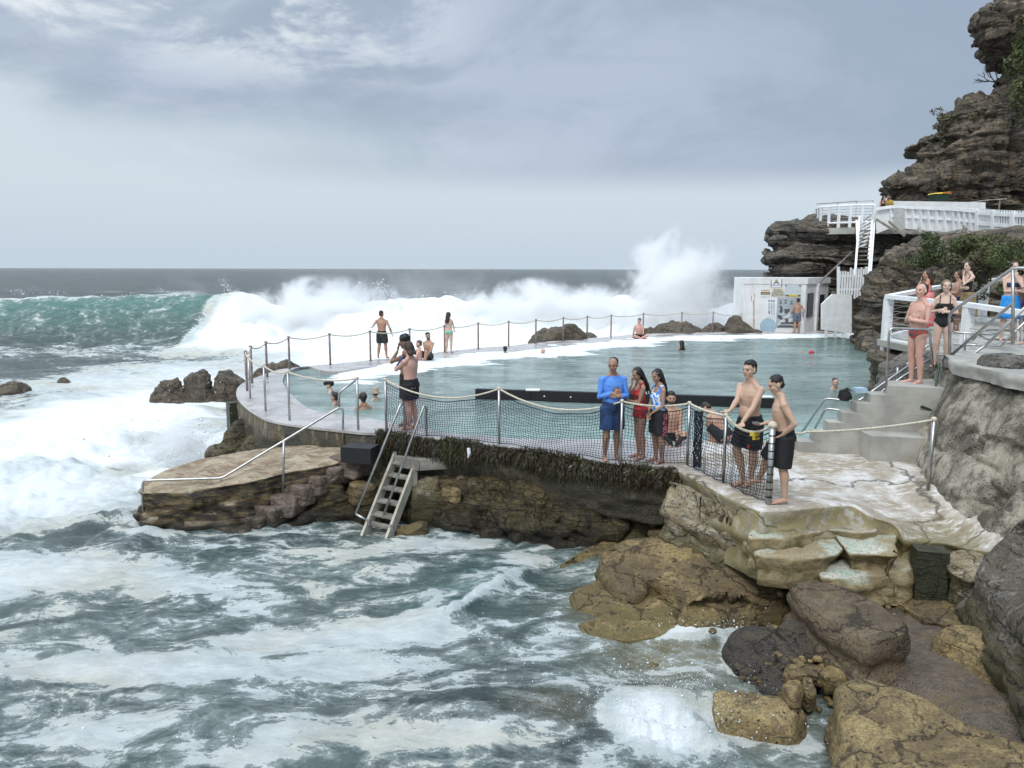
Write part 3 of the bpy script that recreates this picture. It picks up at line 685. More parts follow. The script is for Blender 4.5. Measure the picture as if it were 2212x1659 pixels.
# ---- platform of whitish rock on the right
def m_platform():
    t = NT('whitewashed_rock'); p = t.pos(); n = t.noise(p, .9, 6, .62, .5); m = t.noise(t.mapping(p,(1,2.5,1)), 4.5, 6, .65, .3); f = t.noise(p, 26, 5, .7)
    c = t.mix(t.ramp(n, .42, .62), (.32,.27,.20), (.64,.62,.59)); c = t.mix(t.math('MULTIPLY', t.ramp(m, .5, .68), .8), c, (.72,.70,.68))
    c = t.mix(t.math('MULTIPLY', t.ramp(m, .42, .32), .6), c, (.25,.19,.125)); c = t.mix(t.math('MULTIPLY', t.ramp(t.noise(p, 9, 7, .75), .48, .66), .55), c, (.24,.20,.145))
    cr = t.n('ShaderNodeTexVoronoi', feature='DISTANCE_TO_EDGE', ins={'Vector':t.n('ShaderNodeVectorMath', operation='MULTIPLY_ADD', ins={0:t.n('ShaderNodeTexNoise', ins={'Vector':p,'Scale':1.7,'Detail':5.}).outputs[1],1:(.8,.8,.8),2:p}).outputs[0],'Scale':.30}).outputs['Distance']
    c = t.mix(t.math('MULTIPLY', t.ramp(cr, .012, .0), .85), c, (.07,.06,.045))
    nz = t.n('ShaderNodeSeparateXYZ', ins={0:t.n('ShaderNodeNewGeometry').outputs['Normal']}).outputs[2]; z = t.n('ShaderNodeSeparateXYZ', ins={0:p}).outputs[2]
    side = t.ramp(nz, .55, .2); c = t.mix(t.math('MULTIPLY', side, t.ramp(m, .40, .55)), c, (.33,.28,.15))
    c = t.mix(t.math('MULTIPLY', t.ramp(t.math('ADD',z,t.math('MULTIPLY',m,.5)), .02, -.30), .8), c, (.16,.135,.055))
    h = t.math('ADD', m, t.math('ADD', t.math('MULTIPLY', f, .3), t.math('MULTIPLY', t.ramp(cr, 0., .015), .5)))
    return t.fin(t.bsdf(c, .65, 0, t.bump(h, .7, .04), .4))
M['platform'] = m_platform()
def m_mint():
    t = NT('algae_topped_ledge'); p = t.pos(); n = t.noise(p, 1.4, 5, .6); m = t.noise(t.mapping(p,(1,2,2)), 6, 6, .68, .4); f = t.noise(p, 30, 4, .7)
    nz = t.n('ShaderNodeSeparateXYZ', ins={0:t.n('ShaderNodeNewGeometry').outputs['Normal']}).outputs[2]
    side = t.mix(t.ramp(m, .4, .62), (.16,.125,.06), (.30,.24,.13)); side = t.mix(t.ramp(n, .55, .7), side, (.07,.075,.02))
    top = t.mix(t.ramp(m, .40, .58), (.36,.44,.36), (.52,.50,.43)); top = t.mix(t.ramp(n, .42, .56), top, (.30,.24,.14)); top = t.mix(t.math('MULTIPLY', t.ramp(f, .5, .62), .6), top, (.16,.12,.06))
    c = t.mix(t.ramp(nz, .55, .88), side, top)
    return t.fin(t.bsdf(c, .6, 0, t.bump(t.math('ADD', m, t.math('MULTIPLY', f, .3)), .8, .04)))
M['mint'] = m_mint()
pf = A3((1452,1010,0),(1500,1034,0),(1562,1066,0),(1640,1100,0),(1700,1101,0),(1780,1093,0),(1846,1088,-.02),(1870,1110,-.12),(1940,1132,-.28),(1945,1162,-.42),(2050,1172,-.5),(2095,1186,-.5))
pf += [Vector((6.6,9.4,-.3)), Vector((7.2,11.,0)), Vector((7.3,13.5,0)), Vector((6.2,14.6,0))]+A3((1760,953,0),(1700,952,0),(1600,951,0),(1500,951,0),(1470,975,0))
o = ledge('rock_platform', 'whitish flat rock platform beside the pool with two shirtless men on it', pf, -1.0, 'platform', seed=4, amp=.05, ds=.07, edge=.04, jit=.02, top_amp=.018, strata=.05, cat='rock platform')
PLAT = o
# masonry kerb and shelf pieces under the platform
ledge('ledge', 'mint green topped ledge directly under the platform edge', A3((1640,1118,-.30),(1720,1112,-.30),(1850,1108,-.3),(1880,1122,-.3),(1900,1150,-.36),(1780,1140,-.36),(1700,1165,-.36),(1610,1160,-.36)), -.80, 'mint', seed=11, amp=.10, jit=.08, ds=.05, top_amp=.05, strata=.05)
ledge('ledge', 'thick olive ledge with a mint patch, second below the platform edge', A3((1600,1165,-.52),(1700,1158,-.52),(1790,1150,-.5),(1818,1178,-.52),(1815,1195,-.55),(1740,1208,-.55),(1625,1200,-.55)), -1.0, 'mint', seed=12, amp=.10, jit=.08, ds=.05, top_amp=.05, strata=.05)
ledge('ledge', 'olive brown slab with pale top, lowest ledge above the rock pool', A3((1760,1215,-.75),(1830,1205,-.75),(1950,1196,-.72),(1962,1220,-.75),(1958,1238,-.78),(1880,1244,-.8),(1775,1246,-.8)), -1.22, 'mint', seed=13, amp=.10, jit=.08, ds=.05, top_amp=.05, strata=.06)
ledge('ledge', 'brown cracked ledge in front of the white rock slope', A3((1790,1130,-.40),(1900,1122,-.4),(1938,1135,-.4),(1945,1185,-.45),(1960,1200,-.5),(1830,1195,-.5),(1800,1160,-.45)), -1.1, 'mint', seed=14, amp=.10, jit=.08, ds=.05, top_amp=.05, strata=.06)
ledge('rock_shelf', 'brown rock shelf below the white slope and the dark block', A3((2048,1186,-.55),(2120,1185,-.5),(2150,1240,-.6),(2095,1258,-.7),(2052,1232,-.66)), -1.4, 'pale', seed=15, amp=.08, jit=.06)
ledge('boulder', 'green and ochre weathered sandstone mass under the netted corner', A3((1436,1075,-.36),(1446,1035,-.16),(1500,1046,-.15),(1560,1080,-.16),(1640,1116,-.2),(1668,1150,-.5),(1640,1172,-.6),(1575,1165,-.62),(1500,1135,-.58),(1448,1108,-.52)), -1.35, 'pale', seed=22, amp=.13, ds=.05, edge=.14, jit=.05, strata=.09, bulge=.05, slope=-.12, top_amp=.05)
rock('boulder', 'dark barnacled rock hollow under the ochre sandstone mass', 1560,1200,-1.15,(.6,.4,.4),0,26,'barn')
for i,(px,py,z,s,rz,lb) in enumerate([(1412,1118,-1.05,(.19,.15,.14),20,'topmost small ochre stone of the pile below the netted corner'),(1425,1140,-1.12,(.2,.14,.10),5,'flat ochre stone, second in the pile below the netted corner'),
     (1428,1160,-1.2,(.26,.2,.14),-5,'wide ochre stone at the foot of the pile below the netted corner'),(1455,1162,-1.12,(.17,.16,.17),0,'squarish ochre stone standing right of the small pile'),
     (1482,1172,-1.2,(.2,.16,.13),30,'half hidden brown stone at the right end of the small pile'),(1586,1212,-1.18,(.11,.09,.09),0,'fist sized ochre stone lying under the dark overhang'),
     (1680,1228,-1.15,(.15,.12,.2),0,'upright brown stone wedged under the mint green ledge')]):
    rock('stone', lb, px, py, z, s, rz, 30+i, 'sand', n=4, p=5, amp=.09)
# elephant like boulder and companions
ledge('boulder', 'long smooth ochre boulder with rounded lobes at the cove edge', A3((1292,1185,-1.12),(1340,1158,-1.02),(1410,1150,-.98),(1480,1168,-.96),(1560,1188,-.96),(1640,1203,-.98),(1702,1236,-1.08),(1692,1276,-1.2),(1600,1288,-1.2),(1500,1272,-1.16),(1432,1246,-1.1),(1410,1236,-1.08),(1402,1262,-1.18),(1372,1276,-1.24),(1325,1262,-1.26),(1290,1225,-1.2)), -2.1, 'sand', seed=42, amp=.07, ds=.05, edge=.20, jit=.03, strata=.03, bulge=.06, slope=-.05, top_amp=.05)
ledge('boulder', 'rounded golden bump in front of the long smooth boulder', A3((1475,1290,-1.16),(1510,1266,-1.1),(1570,1262,-1.1),(1620,1275,-1.15),(1640,1300,-1.25),(1600,1315,-1.3),(1520,1318,-1.3),(1480,1308,-1.25)), -2.0, 'sand', seed=45, amp=.05, ds=.05, edge=.20, jit=.03, strata=.04, bulge=.05, top_amp=.03)
ledge('rock', 'flat striped ochre rock at the water under the long boulder', A3((1235,1275,-1.48),(1300,1250,-1.45),(1420,1290,-1.42),(1460,1320,-1.45),(1380,1330,-1.5),(1260,1318,-1.52)), -2.1, 'sand', seed=51, amp=.05, bulge=.06, slope=.1)
ledge('rock', 'low layered ochre rock washed by the foam', A3((1240,1345,-1.55),(1330,1312,-1.52),(1470,1330,-1.48),(1465,1365,-1.55),(1360,1385,-1.6),(1270,1372,-1.6)), -2.1, 'sand', seed=52, amp=.05, bulge=.06, slope=.1)
ledge('rock', 'thin tilted ochre slab reaching left into the water', A3((1210,1215,-1.55),(1260,1182,-1.45),(1340,1150,-1.4),(1370,1170,-1.42),(1310,1195,-1.5),(1230,1222,-1.6)), -1.95, 'sand', seed=53, amp=.04, bulge=.03)
rock('rock', 'submerged ochre rock under clear shallow water', 1460,1410,-1.66,(1.1,.75,.3),10,54,'sand', p=3)
rock('boulder', 'yellow boulder washed by foam right of the white splash', 1630,1510,-1.42,(.62,.42,.40),0,55,'sand_pit', p=2.8)
rock('boulder', 'dark barnacle covered boulder below the ochre bump', 1665,1370,-1.22,(.52,.55,.42),20,56,'barn', p=2.6, fine=.05)
rock('boulder', 'brown grained boulder right of the dark barnacle boulder', 1745,1345,-1.10,(.45,.38,.36),0,57,'barn', p=3, fine=.04)
rock('boulder', 'dark low boulder behind the cluster of small yellow stones', 1700,1430,-1.42,(.5,.4,.3),0,58,'barn', p=2.6, fine=.05)
ledge('boulder', 'big flat topped brown slab lying slantwise in the middle of the right shore', A3((1700,1260,-.80),(1745,1249,-.78),(1815,1260,-.78),(1900,1298,-.76),(1966,1344,-.76),(1968,1362,-.8),(1872,1388,-.8),(1800,1345,-.82),(1735,1300,-.82)), -1.4, 'brown', seed=61, amp=.04, ds=.04, bulge=.03, edge=.07, strata=.05, jit=.015, top_amp=.02)
for i,(px,py,z,s,rz,lb) in enumerate([(1712,1475,-1.30,(.13,.27,.2),-30,'long yellow stone standing upright at the left of the small stone cluster'),(1745,1475,-1.36,(.10,.2,.16),-15,'pale yellow stone leaning on the long yellow stone'),
     (1718,1438,-1.32,(.13,.12,.12),0,'brown knob of stone above the long yellow stone'),(1756,1438,-1.3,(.2,.12,.11),-35,'slanting striped stone in the middle of the small stone cluster'),
     (1808,1440,-1.28,(.24,.18,.15),0,'biggest stone at the right of the small stone cluster'),(1782,1424,-1.34,(.1,.09,.08),0,'smallest stone tucked behind the small stone cluster')]):
    rock('stone', lb, px, py, z, s, rz, 70+i, 'sand', n=4, p=3.5, amp=.09)
ledge('boulder', 'large pitted yellow rock filling the bottom right corner', A3((1796,1510,-1.06),(1798,1470,-1.0),(1856,1455,-.97),(1935,1475,-.95),(2010,1500,-.93),(2085,1545,-.92),(2230,1600,-.9))+[Vector((5.6,5.3,-.9)),Vector((5.4,4.4,-.9)),Vector((3.2,4.3,-1.05)),Vector((2.75,4.9,-1.1)),at(1800,1640,-1.1),at(1815,1580,-1.08)], -2.1, 'sand_pit', seed=82, amp=.06, ds=.045, edge=.13, jit=.04, strata=.04, bulge=.05, top_amp=.06)
# right hand boulders
ledge('boulder', 'huge grey brown boulder at the right edge below the retaining wall', A3((2100,1215,-.42),(2130,1165,-.2),(2180,1120,.0),(2260,1090,.25))+[Vector((8.8,9.2,.5)),Vector((8.9,7.4,.4)),at(2330,1400,.1),at(2235,1345,-.15),at(2170,1300,-.38),at(2115,1255,-.5)], -1.5, 'greybrown', seed=91, amp=.12, ds=.06, edge=.22, jit=.06, strata=.09, bulge=.10, slope=.1, top_amp=.06)
rock('boulder', 'brown layered boulder low at the right edge', 2190,1390,-.92,(.9,.75,.5),-35,95,'sand', p=3, strata=.05)
mb = MB(); c = at(2012,1186,-.48); mb.box((c.x,c.y+.02,c.z-.42),(.40,.30,.84),R(-12))
M['slime'] = m_rock('slimy_block', (.035,.042,.02), (.06,.06,.03), (.012,.014,.008), 2., .4, .3, .4, .8)
o = solo(mb, 'stone_block', 'dark green slimy stone block standing in the small rock pool', 'stone block', M['slime'])
ledge('bedrock', 'flat ochre bedrock sheet between the slantwise slab and the grey brown boulder', A3((1900,1262,-1.16),(1985,1250,-1.14),(2070,1262,-1.12),(2125,1300,-1.1),(2150,1345,-1.12),(2080,1352,-1.16),(2000,1340,-1.18),(1960,1312,-1.18)), -1.5, 'sand', seed=97, amp=.06, ds=.05, jit=.06, strata=.05, top_amp=.04, edge=.03)
def pebbles():
    rs = np.random.RandomState(8); V = []; F = []; n0 = 0
    for (px,py,z,sx,sy,n,sz) in ((1800,1400,-1.40,.45,.30,90,.05),(1660,1250,-1.28,.35,.22,50,.06),(1700,1480,-1.62,.35,.25,60,.05),(1960,1290,-1.2,.6,.35,80,.04),(1740,1265,-1.2,.5,.15,40,.06),(1860,1440,-1.35,.45,.15,60,.05),(2040,1262,-1.15,.5,.2,60,.05),(1580,1225,-1.3,.4,.15,40,.07),(1970,1225,-1.15,.35,.12,40,.06)):
        c = at(px,py,z)
        for _ in range(n):
            s_ = sz*rs.uniform(.3,1.0)*np.array([1.3,1,.75])*rs.uniform(.8,1.2,3); w, f = rock_np(s_, int(rs.randint(1,9999)), p=3, amp=.1, n=2, fine=.0, crack=0, cuts=6, tilt=(0,0,rs.uniform(0,180)))
            V.append(w+np.array([c.x+rs.normal(0,sx), c.y+rs.normal(0,sy), z+rs.uniform(-.04,.03)])); F.append(f+n0); n0 += len(w)
    o = mkobj('pebbles', np.concatenate(V), np.concatenate(F), M['sand'], smooth=False, origin=(0,0,0)); tag(o, 'loose pebbles and rubble in the hollows between the shore rocks', 'pebbles', None, 'stuff')
pebbles()
# ---- retaining wall
def sheet(name, label, grid, mat, cat='wall', amp=.05, fr=1.5, strata=.0, seed=3, kind=None, nrm=None, smooth=True, extra=None, sz=1.):
    """grid [i][j] of points (rows along, columns up) displaced along normals"""
    g = np.array(grid, float); n, m = g.shape[:2]
    du = np.gradient(g, axis=0); dv = np.gradient(g, axis=1); nn = np.cross(du, dv); nn /= np.linalg.norm(nn,axis=2,keepdims=True)+1e-9
    if nrm is not None and (nn.reshape(-1,3)@np.array(nrm)).mean() < 0: nn = -nn
    d = amp*2*fbm(g*fr,seed,5)
    if strata:
        z = g[...,2]*sz+.8*fbm(g*.35,seed+1,3)*sz; s_ = fbm(np.stack([0*z,0*z,z*1.6],-1),seed+2,3); s2 = fbm(np.stack([g[...,0]*.25,g[...,1]*.25,z*3.2],-1),seed+3,4)
        lay = np.floor(z*1.9); l_ = vnoise(np.stack([g[...,0]*.16,g[...,1]*.16,lay*3.7],-1),seed+4); lay2 = np.floor(z*4.7+.3); l2_ = vnoise(np.stack([g[...,0]*.3,g[...,1]*.3,lay2*3.7],-1),seed+6)
        d = d+strata*(s_*.9+s2*.8+l_*1.1+l2_*.45)
    if extra is not None: d = d+extra(g)
    g = g+nn*d[...,None]; idx = np.arange(n*m).reshape(n,m)
    f = np.stack([idx[:-1,:-1],idx[:-1,1:],idx[1:,1:],idx[1:,:-1]],-1).reshape(-1,4)
    o = mkobj(name, g.reshape(-1,3), f, M[mat], smooth=smooth); return tag(o, label, cat, None, kind)
def m_conc(name, c1, c2, cd, sc=1.):
    t = NT(name); p = t.pos(); n = t.noise(p, 1.3*sc, 6, .65, .3); f = t.noise(p, 16*sc, 6, .75); st = t.noise(t.mapping(p,(3,3,.35)), 1.4*sc, 5, .6)
    c = t.mix(t.ramp(n, .4, .62), c1, c2); c = t.mix(t.math('MULTIPLY', t.ramp(st, .48, .66), .7), c, cd)
    v = t.vor(p, 17*sc); c = t.mix(t.math('MULTIPLY', t.ramp(v, .32, .12), t.ramp(n, .42, .55)), c, tuple(x*.3 for x in cd))
    return t.fin(t.bsdf(c, .85, 0, t.bump(t.math('ADD', f, t.math('MULTIPLY', t.ramp(v, .1, .35), .6)), .8, .03)))
M['rwall'] = m_conc('mottled_old_concrete', (.36,.325,.26), (.10,.088,.066), (.06,.05,.037), 1.3)
M['conc'] = m_plain('pale_concrete', (.40,.39,.35), .85, 0, .28, 2.2, .25, .008)
NW = 190
base = resample([Vector((6.75,13.15,-.2)),Vector((6.62,12.4,-.2)),Vector((6.45,11.6,-.2)),Vector((6.45,10.7,-.25)),Vector((6.55,9.6,-.6)),Vector((7.0,8.4,-.9))], NW)
topp = resample([at(2020,784,1.45),Vector((7.45,12.8,1.5)),Vector((7.4,11.8,1.55)),Vector((7.45,10.7,1.55)),Vector((7.7,9.4,1.5)),Vector((8.3,8.0,1.3))], NW)
grid = [[b.lerp(t_, (k/90)**.9) for k in range(91)] for b, t_ in zip(base, topp)]
sheet('retaining_wall', 'mottled old sloping concrete retaining wall at the right edge', grid, 'rwall', amp=.06, fr=1.1, seed=33, nrm=(-1,-1,.3), extra=lambda g: .10*vnoise(np.floor(g*np.array([.9,.9,1.35])+.35*fbm(g*1.3,5,3)[...,None])*1.7,9)+.03*fbm(g*6.,6,4)-.09*np.clip(1-np.abs(fbm(g*np.array([.8,.8,1.1]),44,3))*3.,0,1)**5)
# coping slab along its top
cp = [Vector((q.x-.06,q.y-.05,1.74)) for q in topp[::10]]; bk = [Vector((q.x+2.2,q.y+1.3,1.74)) for q in reversed(topp[::16])]
cp[0] = at(2033,768,1.74); 
ledge('coping', 'grey broken concrete coping slab on top of the retaining wall', cp+bk, 1.53, 'conc', seed=35, amp=.05, ds=.06, jit=.03, edge=.015, strata=.02, cat='concrete slab', top_amp=.01)
# ---- big left rock with steps
ledge('rock', 'big flat topped sandstone rock left of the stone steps', A3((285,1062,-.95),(321,1031,-.82),(424,991,-.62),(542,971,-.5),(656,960,-.38),(770,966,-.36),(740,996,-.46),(640,1018,-.6),(550,1036,-.7),(472,1052,-.8),(368,1064,-.88)), -2.2, 'pale_top', seed=101, amp=.16, ds=.05, jit=.10, edge=.05, strata=.12, top_amp=.07, slope=.12) if False else None
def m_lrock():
    t = NT('pale_top_dark_sides'); p = t.pos(); n = t.noise(p, 1.1, 6, .6); m = t.noise(t.mapping(p,(1,1.5,4)), 3.2, 7, .7, .6); f = t.noise(p, 24, 5, .7)
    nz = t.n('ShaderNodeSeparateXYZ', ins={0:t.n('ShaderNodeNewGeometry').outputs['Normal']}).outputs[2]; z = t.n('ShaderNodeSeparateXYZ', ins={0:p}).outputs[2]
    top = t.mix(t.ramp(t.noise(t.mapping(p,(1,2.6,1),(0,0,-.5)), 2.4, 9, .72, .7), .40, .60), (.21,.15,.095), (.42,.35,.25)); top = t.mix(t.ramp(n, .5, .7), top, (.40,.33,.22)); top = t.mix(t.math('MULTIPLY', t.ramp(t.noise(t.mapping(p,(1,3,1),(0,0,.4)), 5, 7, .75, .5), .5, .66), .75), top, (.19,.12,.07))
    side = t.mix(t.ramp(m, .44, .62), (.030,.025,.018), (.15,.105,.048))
    s = t.ramp(t.math('ADD', nz, t.math('MULTIPLY', t.math('SUBTRACT', m, .5), .5)), .45, .80); c = t.mix(s, side, top)  # upward faces take the paler colour, steep ones the dark
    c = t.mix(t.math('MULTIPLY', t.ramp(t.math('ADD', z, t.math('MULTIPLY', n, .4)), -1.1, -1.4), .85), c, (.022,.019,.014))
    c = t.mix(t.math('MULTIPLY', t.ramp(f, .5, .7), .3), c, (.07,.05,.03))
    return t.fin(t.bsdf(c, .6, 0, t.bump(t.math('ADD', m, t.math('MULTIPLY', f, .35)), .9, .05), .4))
M['lrock'] = m_lrock()
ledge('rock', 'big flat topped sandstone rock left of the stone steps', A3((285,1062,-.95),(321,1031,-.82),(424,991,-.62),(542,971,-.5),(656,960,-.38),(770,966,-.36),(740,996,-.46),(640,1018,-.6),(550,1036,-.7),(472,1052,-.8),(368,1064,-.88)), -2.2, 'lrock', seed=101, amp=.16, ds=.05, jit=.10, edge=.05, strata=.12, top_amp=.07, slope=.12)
stp = thing('stone_steps', 'worn brown stone steps climbing from the cove to the pool deck', 'steps', at(640,1100,-1.7))
M['steprock'] = m_rock('step_rock', (.15,.11,.08), (.24,.18,.145), (.06,.048,.035), 1.5, .3, .2, .6, .6, (.03,.027,.018), (-1.6,-1.15), wet=.2)
sp_ = [(752,987,-.42),(716,1003,-.56),(680,1022,-.72),(646,1044,-.88),(613,1068,-1.05),(582,1089,-1.21),(552,1110,-1.38),(515,1137,-1.56)]
for i,(px,py,z) in enumerate(sp_):
    c = at(px,py,z); w, f = rock_np((.36,.27,.20), 110+i, p=11, amp=.02, n=5, fine=.012, cuts=2, cd=(.88,.95), tilt=(0,0,-28+4*math.sin(i*2.)))
    mkobj('step', w+np.array([c.x,c.y+.05,z-.19]), f, M['steprock'], stp, True)
ledge('rock', 'dark wet rock carrying the stone steps', A3((560,1100,-1.45),(620,1055,-1.15),(690,1010,-.8),(760,978,-.55),(820,985,-.55),(860,1030,-.75),(800,1060,-1.0),(700,1090,-1.25),(630,1125,-1.5)), -2.2, 'sludge', seed=103, amp=.12, jit=.08, strata=.06, slope=.08)
# ---- rock wall under the net
items = []; rs_f = np.random.RandomState(77)
fl0 = resample([P(770,1010,15.1),P(830,1020,14.95),P(900,1030,14.65),P(985,1034,14.25),P(1090,1032,13.85),P(1220,1050,13.35),P(1300,1078,13.05),P(1350,1096,12.9)], 40)
for i, q in enumerate(fl0):
    for j, (dz, oy) in enumerate(((0.,.22),(-.30,.16),(-.60,.08),(-.92,0.))):
        s_ = rs_f.uniform(.18,.36,3)*np.array([1.3,1.,.75]); items.append((Vector((q.x+rs_f.uniform(-.12,.12), q.y+oy+rs_f.uniform(-.10,.12), q.z+dz+rs_f.uniform(-.05,.06))), dict(s=s_, seed=500+i*4+j, p=5, amp=.10, n=3, fine=.01, cuts=9, tilt=(rs_f.uniform(-18,18),rs_f.uniform(-18,18),rs_f.uniform(0,90)))))
for (x,y,z,s_) in ((0.,14.75,-.70,(1.6,.6,.9)),(-2.0,15.5,-.66,(1.4,.5,.9)),(1.6,14.,-.80,(.9,.5,.7))): items.append((Vector((x,y,z)), dict(s=s_, seed=601, p=8, amp=.03, n=4, cuts=0)))
multi_rock('rock_ledge', 'dark mussel covered broken rock ledge under the netted deck', 'sludge', items, .032, fine=.03, fr=4., seed=120, smooth=1, strata=.02)
ledge('rock_slab', 'long mossy stone slab jutting out beneath the kelp at the right', A3((1303,1052,-.62),(1380,1045,-.6),(1432,1062,-.62),(1430,1082,-.65),(1370,1078,-.66),(1310,1068,-.65)), -.88, 'pale', seed=121, amp=.03, jit=.02, strata=.02)
rock('boulder', 'brown upright block between the dark rock face and the mossy slab', 1320,1090,-.9,(.28,.22,.5),0,122,'sludge', p=5)
rock('boulder', 'mossy round boulder below the mossy slab', 1372,1112,-1.05,(.42,.35,.4),0,123,'pale', p=3)
rock('boulder', 'triangular olive boulder right of the wooden ladder', 920,1025,-.72,(.48,.3,.5),0,124,'pale', p=3, taper=-.5, strata=.02)
for i,(px,py,z,s,lb,mt) in enumerate([(1008,1024,-.66,(.26,.16,.12),'pinkish loose stone on the ledge right of the wooden platform','steprock'),(960,1020,-.7,(.24,.16,.08),'pale flat stone right beside the wooden platform','pale'),
     (975,1052,-.80,(.2,.13,.17),'yellow lichened stone below the pinkish stone','sand'),(1065,1048,-.8,(.26,.16,.12),'slanting brown stone on the dark rock face','steprock'),(1130,1040,-.72,(.75,.16,.05),'pale thin stone strip along the top of the dark rock face','pale'),
     (785,1040,-.8,(.34,.22,.22),'lumpy ochre rock left of the wooden ladder','sand'),(890,1128,-1.45,(.30,.2,.2),'ochre brown boulder at the waterline beside the ladder foot','sand')]):
    rock('stone', lb, px, py, z, s, 0, 130+i, mt, n=4, p=4, amp=.12)
# low rocks hugging the deck end
multi_rock('rock', 'dark wet rock mass at the foot of the rounded deck end', 'sludge', [(at(520,900,-.35), dict(s=(.45,.5,1.2), seed=141, amp=.14, n=4)), (at(575,935,-.5), dict(s=(.8,.4,1.), seed=142, amp=.14, n=4)), (at(680,950,-.45), dict(s=(.9,.35,.8), seed=143, amp=.12, n=4)), (at(480,960,-.95), dict(s=(.35,.5,.8), seed=144, amp=.14, n=4))], .06, fine=.06, fr=2.5)
mb = MB()
for px,py in ((510,905),(605,940)): 
    c = at(px,py,-.3); mb.box((c.x,c.y,c.z-.38),(.3,.3,.75),R(25))
pt = thing('concrete_buttress', 'dark concrete stubs propping the rounded deck end', 'buttress', at(560,940,-1.2))
for px,py in ((503,868),(560,905)):
    c = at(px,py,-.25); m2 = MB().box((c.x,c.y,c.z-.38),(.28,.34,.75),R(35)); m2.build('stub', M['slime'], pt)
# ---- rocks in the surf and beyond the deck
for i,(px,py,z,s,rz,lb) in enumerate([(365,815,-1.1,(1.0,.8,.9),15,'brown sloping rock in the white water, left of the dark pair'),(428,797,-.75,(.85,.7,1.1),0,'dark jagged rock in the white water with a split down its middle'),
     (495,800,-.85,(.95,.8,1.0),0,'brown speckled rock in the white water nearest the deck end'),(15,824,-1.15,(1.1,.9,.8),0,'low brown rock cut by the left edge of the photo'),(135,815,-1.3,(.55,.5,.6),0,'small rock alone in the foam at the far left'),
     (575,782,-.8,(1.3,1.0,1.),0,'flat brown rock behind the rounded deck end'),(622,775,-.9,(.9,.6,.8),0,'thin rock tip showing just behind the deck posts'),
     (1203,697,.75,(1.75,1.5,2.0),0,'big rounded brown rock outside the far pool fence'),(1272,717,.15,(.75,.7,1.3),0,'low rock right of the big rounded rock'),
     (1470,692,.62,(3.3,1.6,1.9),0,'long flat wave washed rock outside the far pool fence'),(1540,697,.45,(1.4,1.2,1.7),0,'blocky rock at the right end of the long flat rock'),(1597,680,.9,(1.7,1.4,2.4),0,'grey rock leaning against the white kiosk'),
     (1165,724,-.0,(1.1,.8,1.),0,'small tapering rock left of the big rounded rock'),(1395,705,.25,(1.0,.9,1.5),0,'rock behind the seated man by the far fence')]):
    rock('rock', lb, px, py, z, s, rz, 150+i, 'surf_rock', n=5, p=2.6, amp=.20, fr=.9, fine=.06, taper=.45, cuts=12, strata=.06, crack=.10, **({'Y':28.4+i*.2} if i<3 else {}))
# ================================================================ CLIFFS
def stepn(g, f, s):
    q = g*np.array(f)+.9*fbm(g*np.array(f)*.35,s+1,3)[...,None]; return vnoise(np.floor(q)*1.731+.37, s)
def blocks(a1, a2, f1=(.55,.55,.9), f2=(1.5,1.5,2.6), s=7):
    return lambda g: a1*stepn(g,f1,s)+a2*stepn(g,f2,s+3)-a1*.7*np.clip(1-np.abs(fbm(g*np.array([.5,.5,.22]),s+5,3))*2.6,0,1)**6
def cliff(name, label, path, prof, mat, seed, amp, strata, n=200, m=120, fr=.4, cat='cliff', topback=None, sz=1., kind=None, extra=None):
    """path: plan polyline; prof: (z, shift outwards) pairs from bottom to top"""
    pl = resample([Vector((x,y,0)) for x,y in path], n); zs = [p[0] for p in prof]; sh = [p[1] for p in prof]
    zz = np.linspace(zs[0], zs[-1], m); ss = np.interp(zz, zs, sh); g = np.zeros((n,m,3))
    pa = np.array([p[:] for p in pl]); t = np.gradient(pa, axis=0); nr = np.stack([-t[:,1], t[:,0], 0*t[:,0]],-1); nr /= np.linalg.norm(nr,axis=1,keepdims=True)
    nr[:] = (1,0,0)      # beds step in and out along one direction
    for j in range(m): g[:,j] = pa-nr*ss[j]; g[:,j,2] = zz[j]
    if topback:
        last = g[:,-1]; add = [last+np.array([topback[0]*k/6, topback[1]*k/6, topback[2]*k/6]) for k in range(1,7)]; g = np.concatenate([g, np.stack(add,1)],1)
    return sheet(name, label, g, mat, cat, amp, fr, strata, seed, kind, nrm=None, sz=sz, extra=extra)
def silh(pts, Y, x0):
    out = []
    for px, py in pts:
        q = P(px, py, Y); out.append((q.z, x0-q.x))
    out.sort(); 
    return out
# upper cliff: silhouette read at 50 m
pr = silh([(1925,470),(1925,446),(1907,428),(1893,405),(1900,395),(1945,372),(1972,350),(1975,320),(1978,292),(2018,283),(2025,255),(2042,240),(2075,225),(2130,205),(2162,196),(2178,178),(2168,165),(2172,140),(2172,116),(2108,106),(2093,88),(2096,60),(2104,40),(2132,24),(2168,9),(2215,-2),(2260,-40)], 50, 25.)
zs_ = []
for i,(z,s_) in enumerate(pr): zs_.append((z+i*1e-3, s_))
cliff('cliff', 'tall layered brown sandstone cliff with an overhanging beak at the top right', [(48,72),(38,63),(30.5,56),(26.6,51.8),(25.3,50),(25.9,47.8),(27.5,46.6),(30,46),(33,45.2),(37,43),(42,40)], zs_, 'cliff', 201, .22, .24, 360, 260, fr=.45, topback=(9,14,.8), extra=blocks(.62,.24))
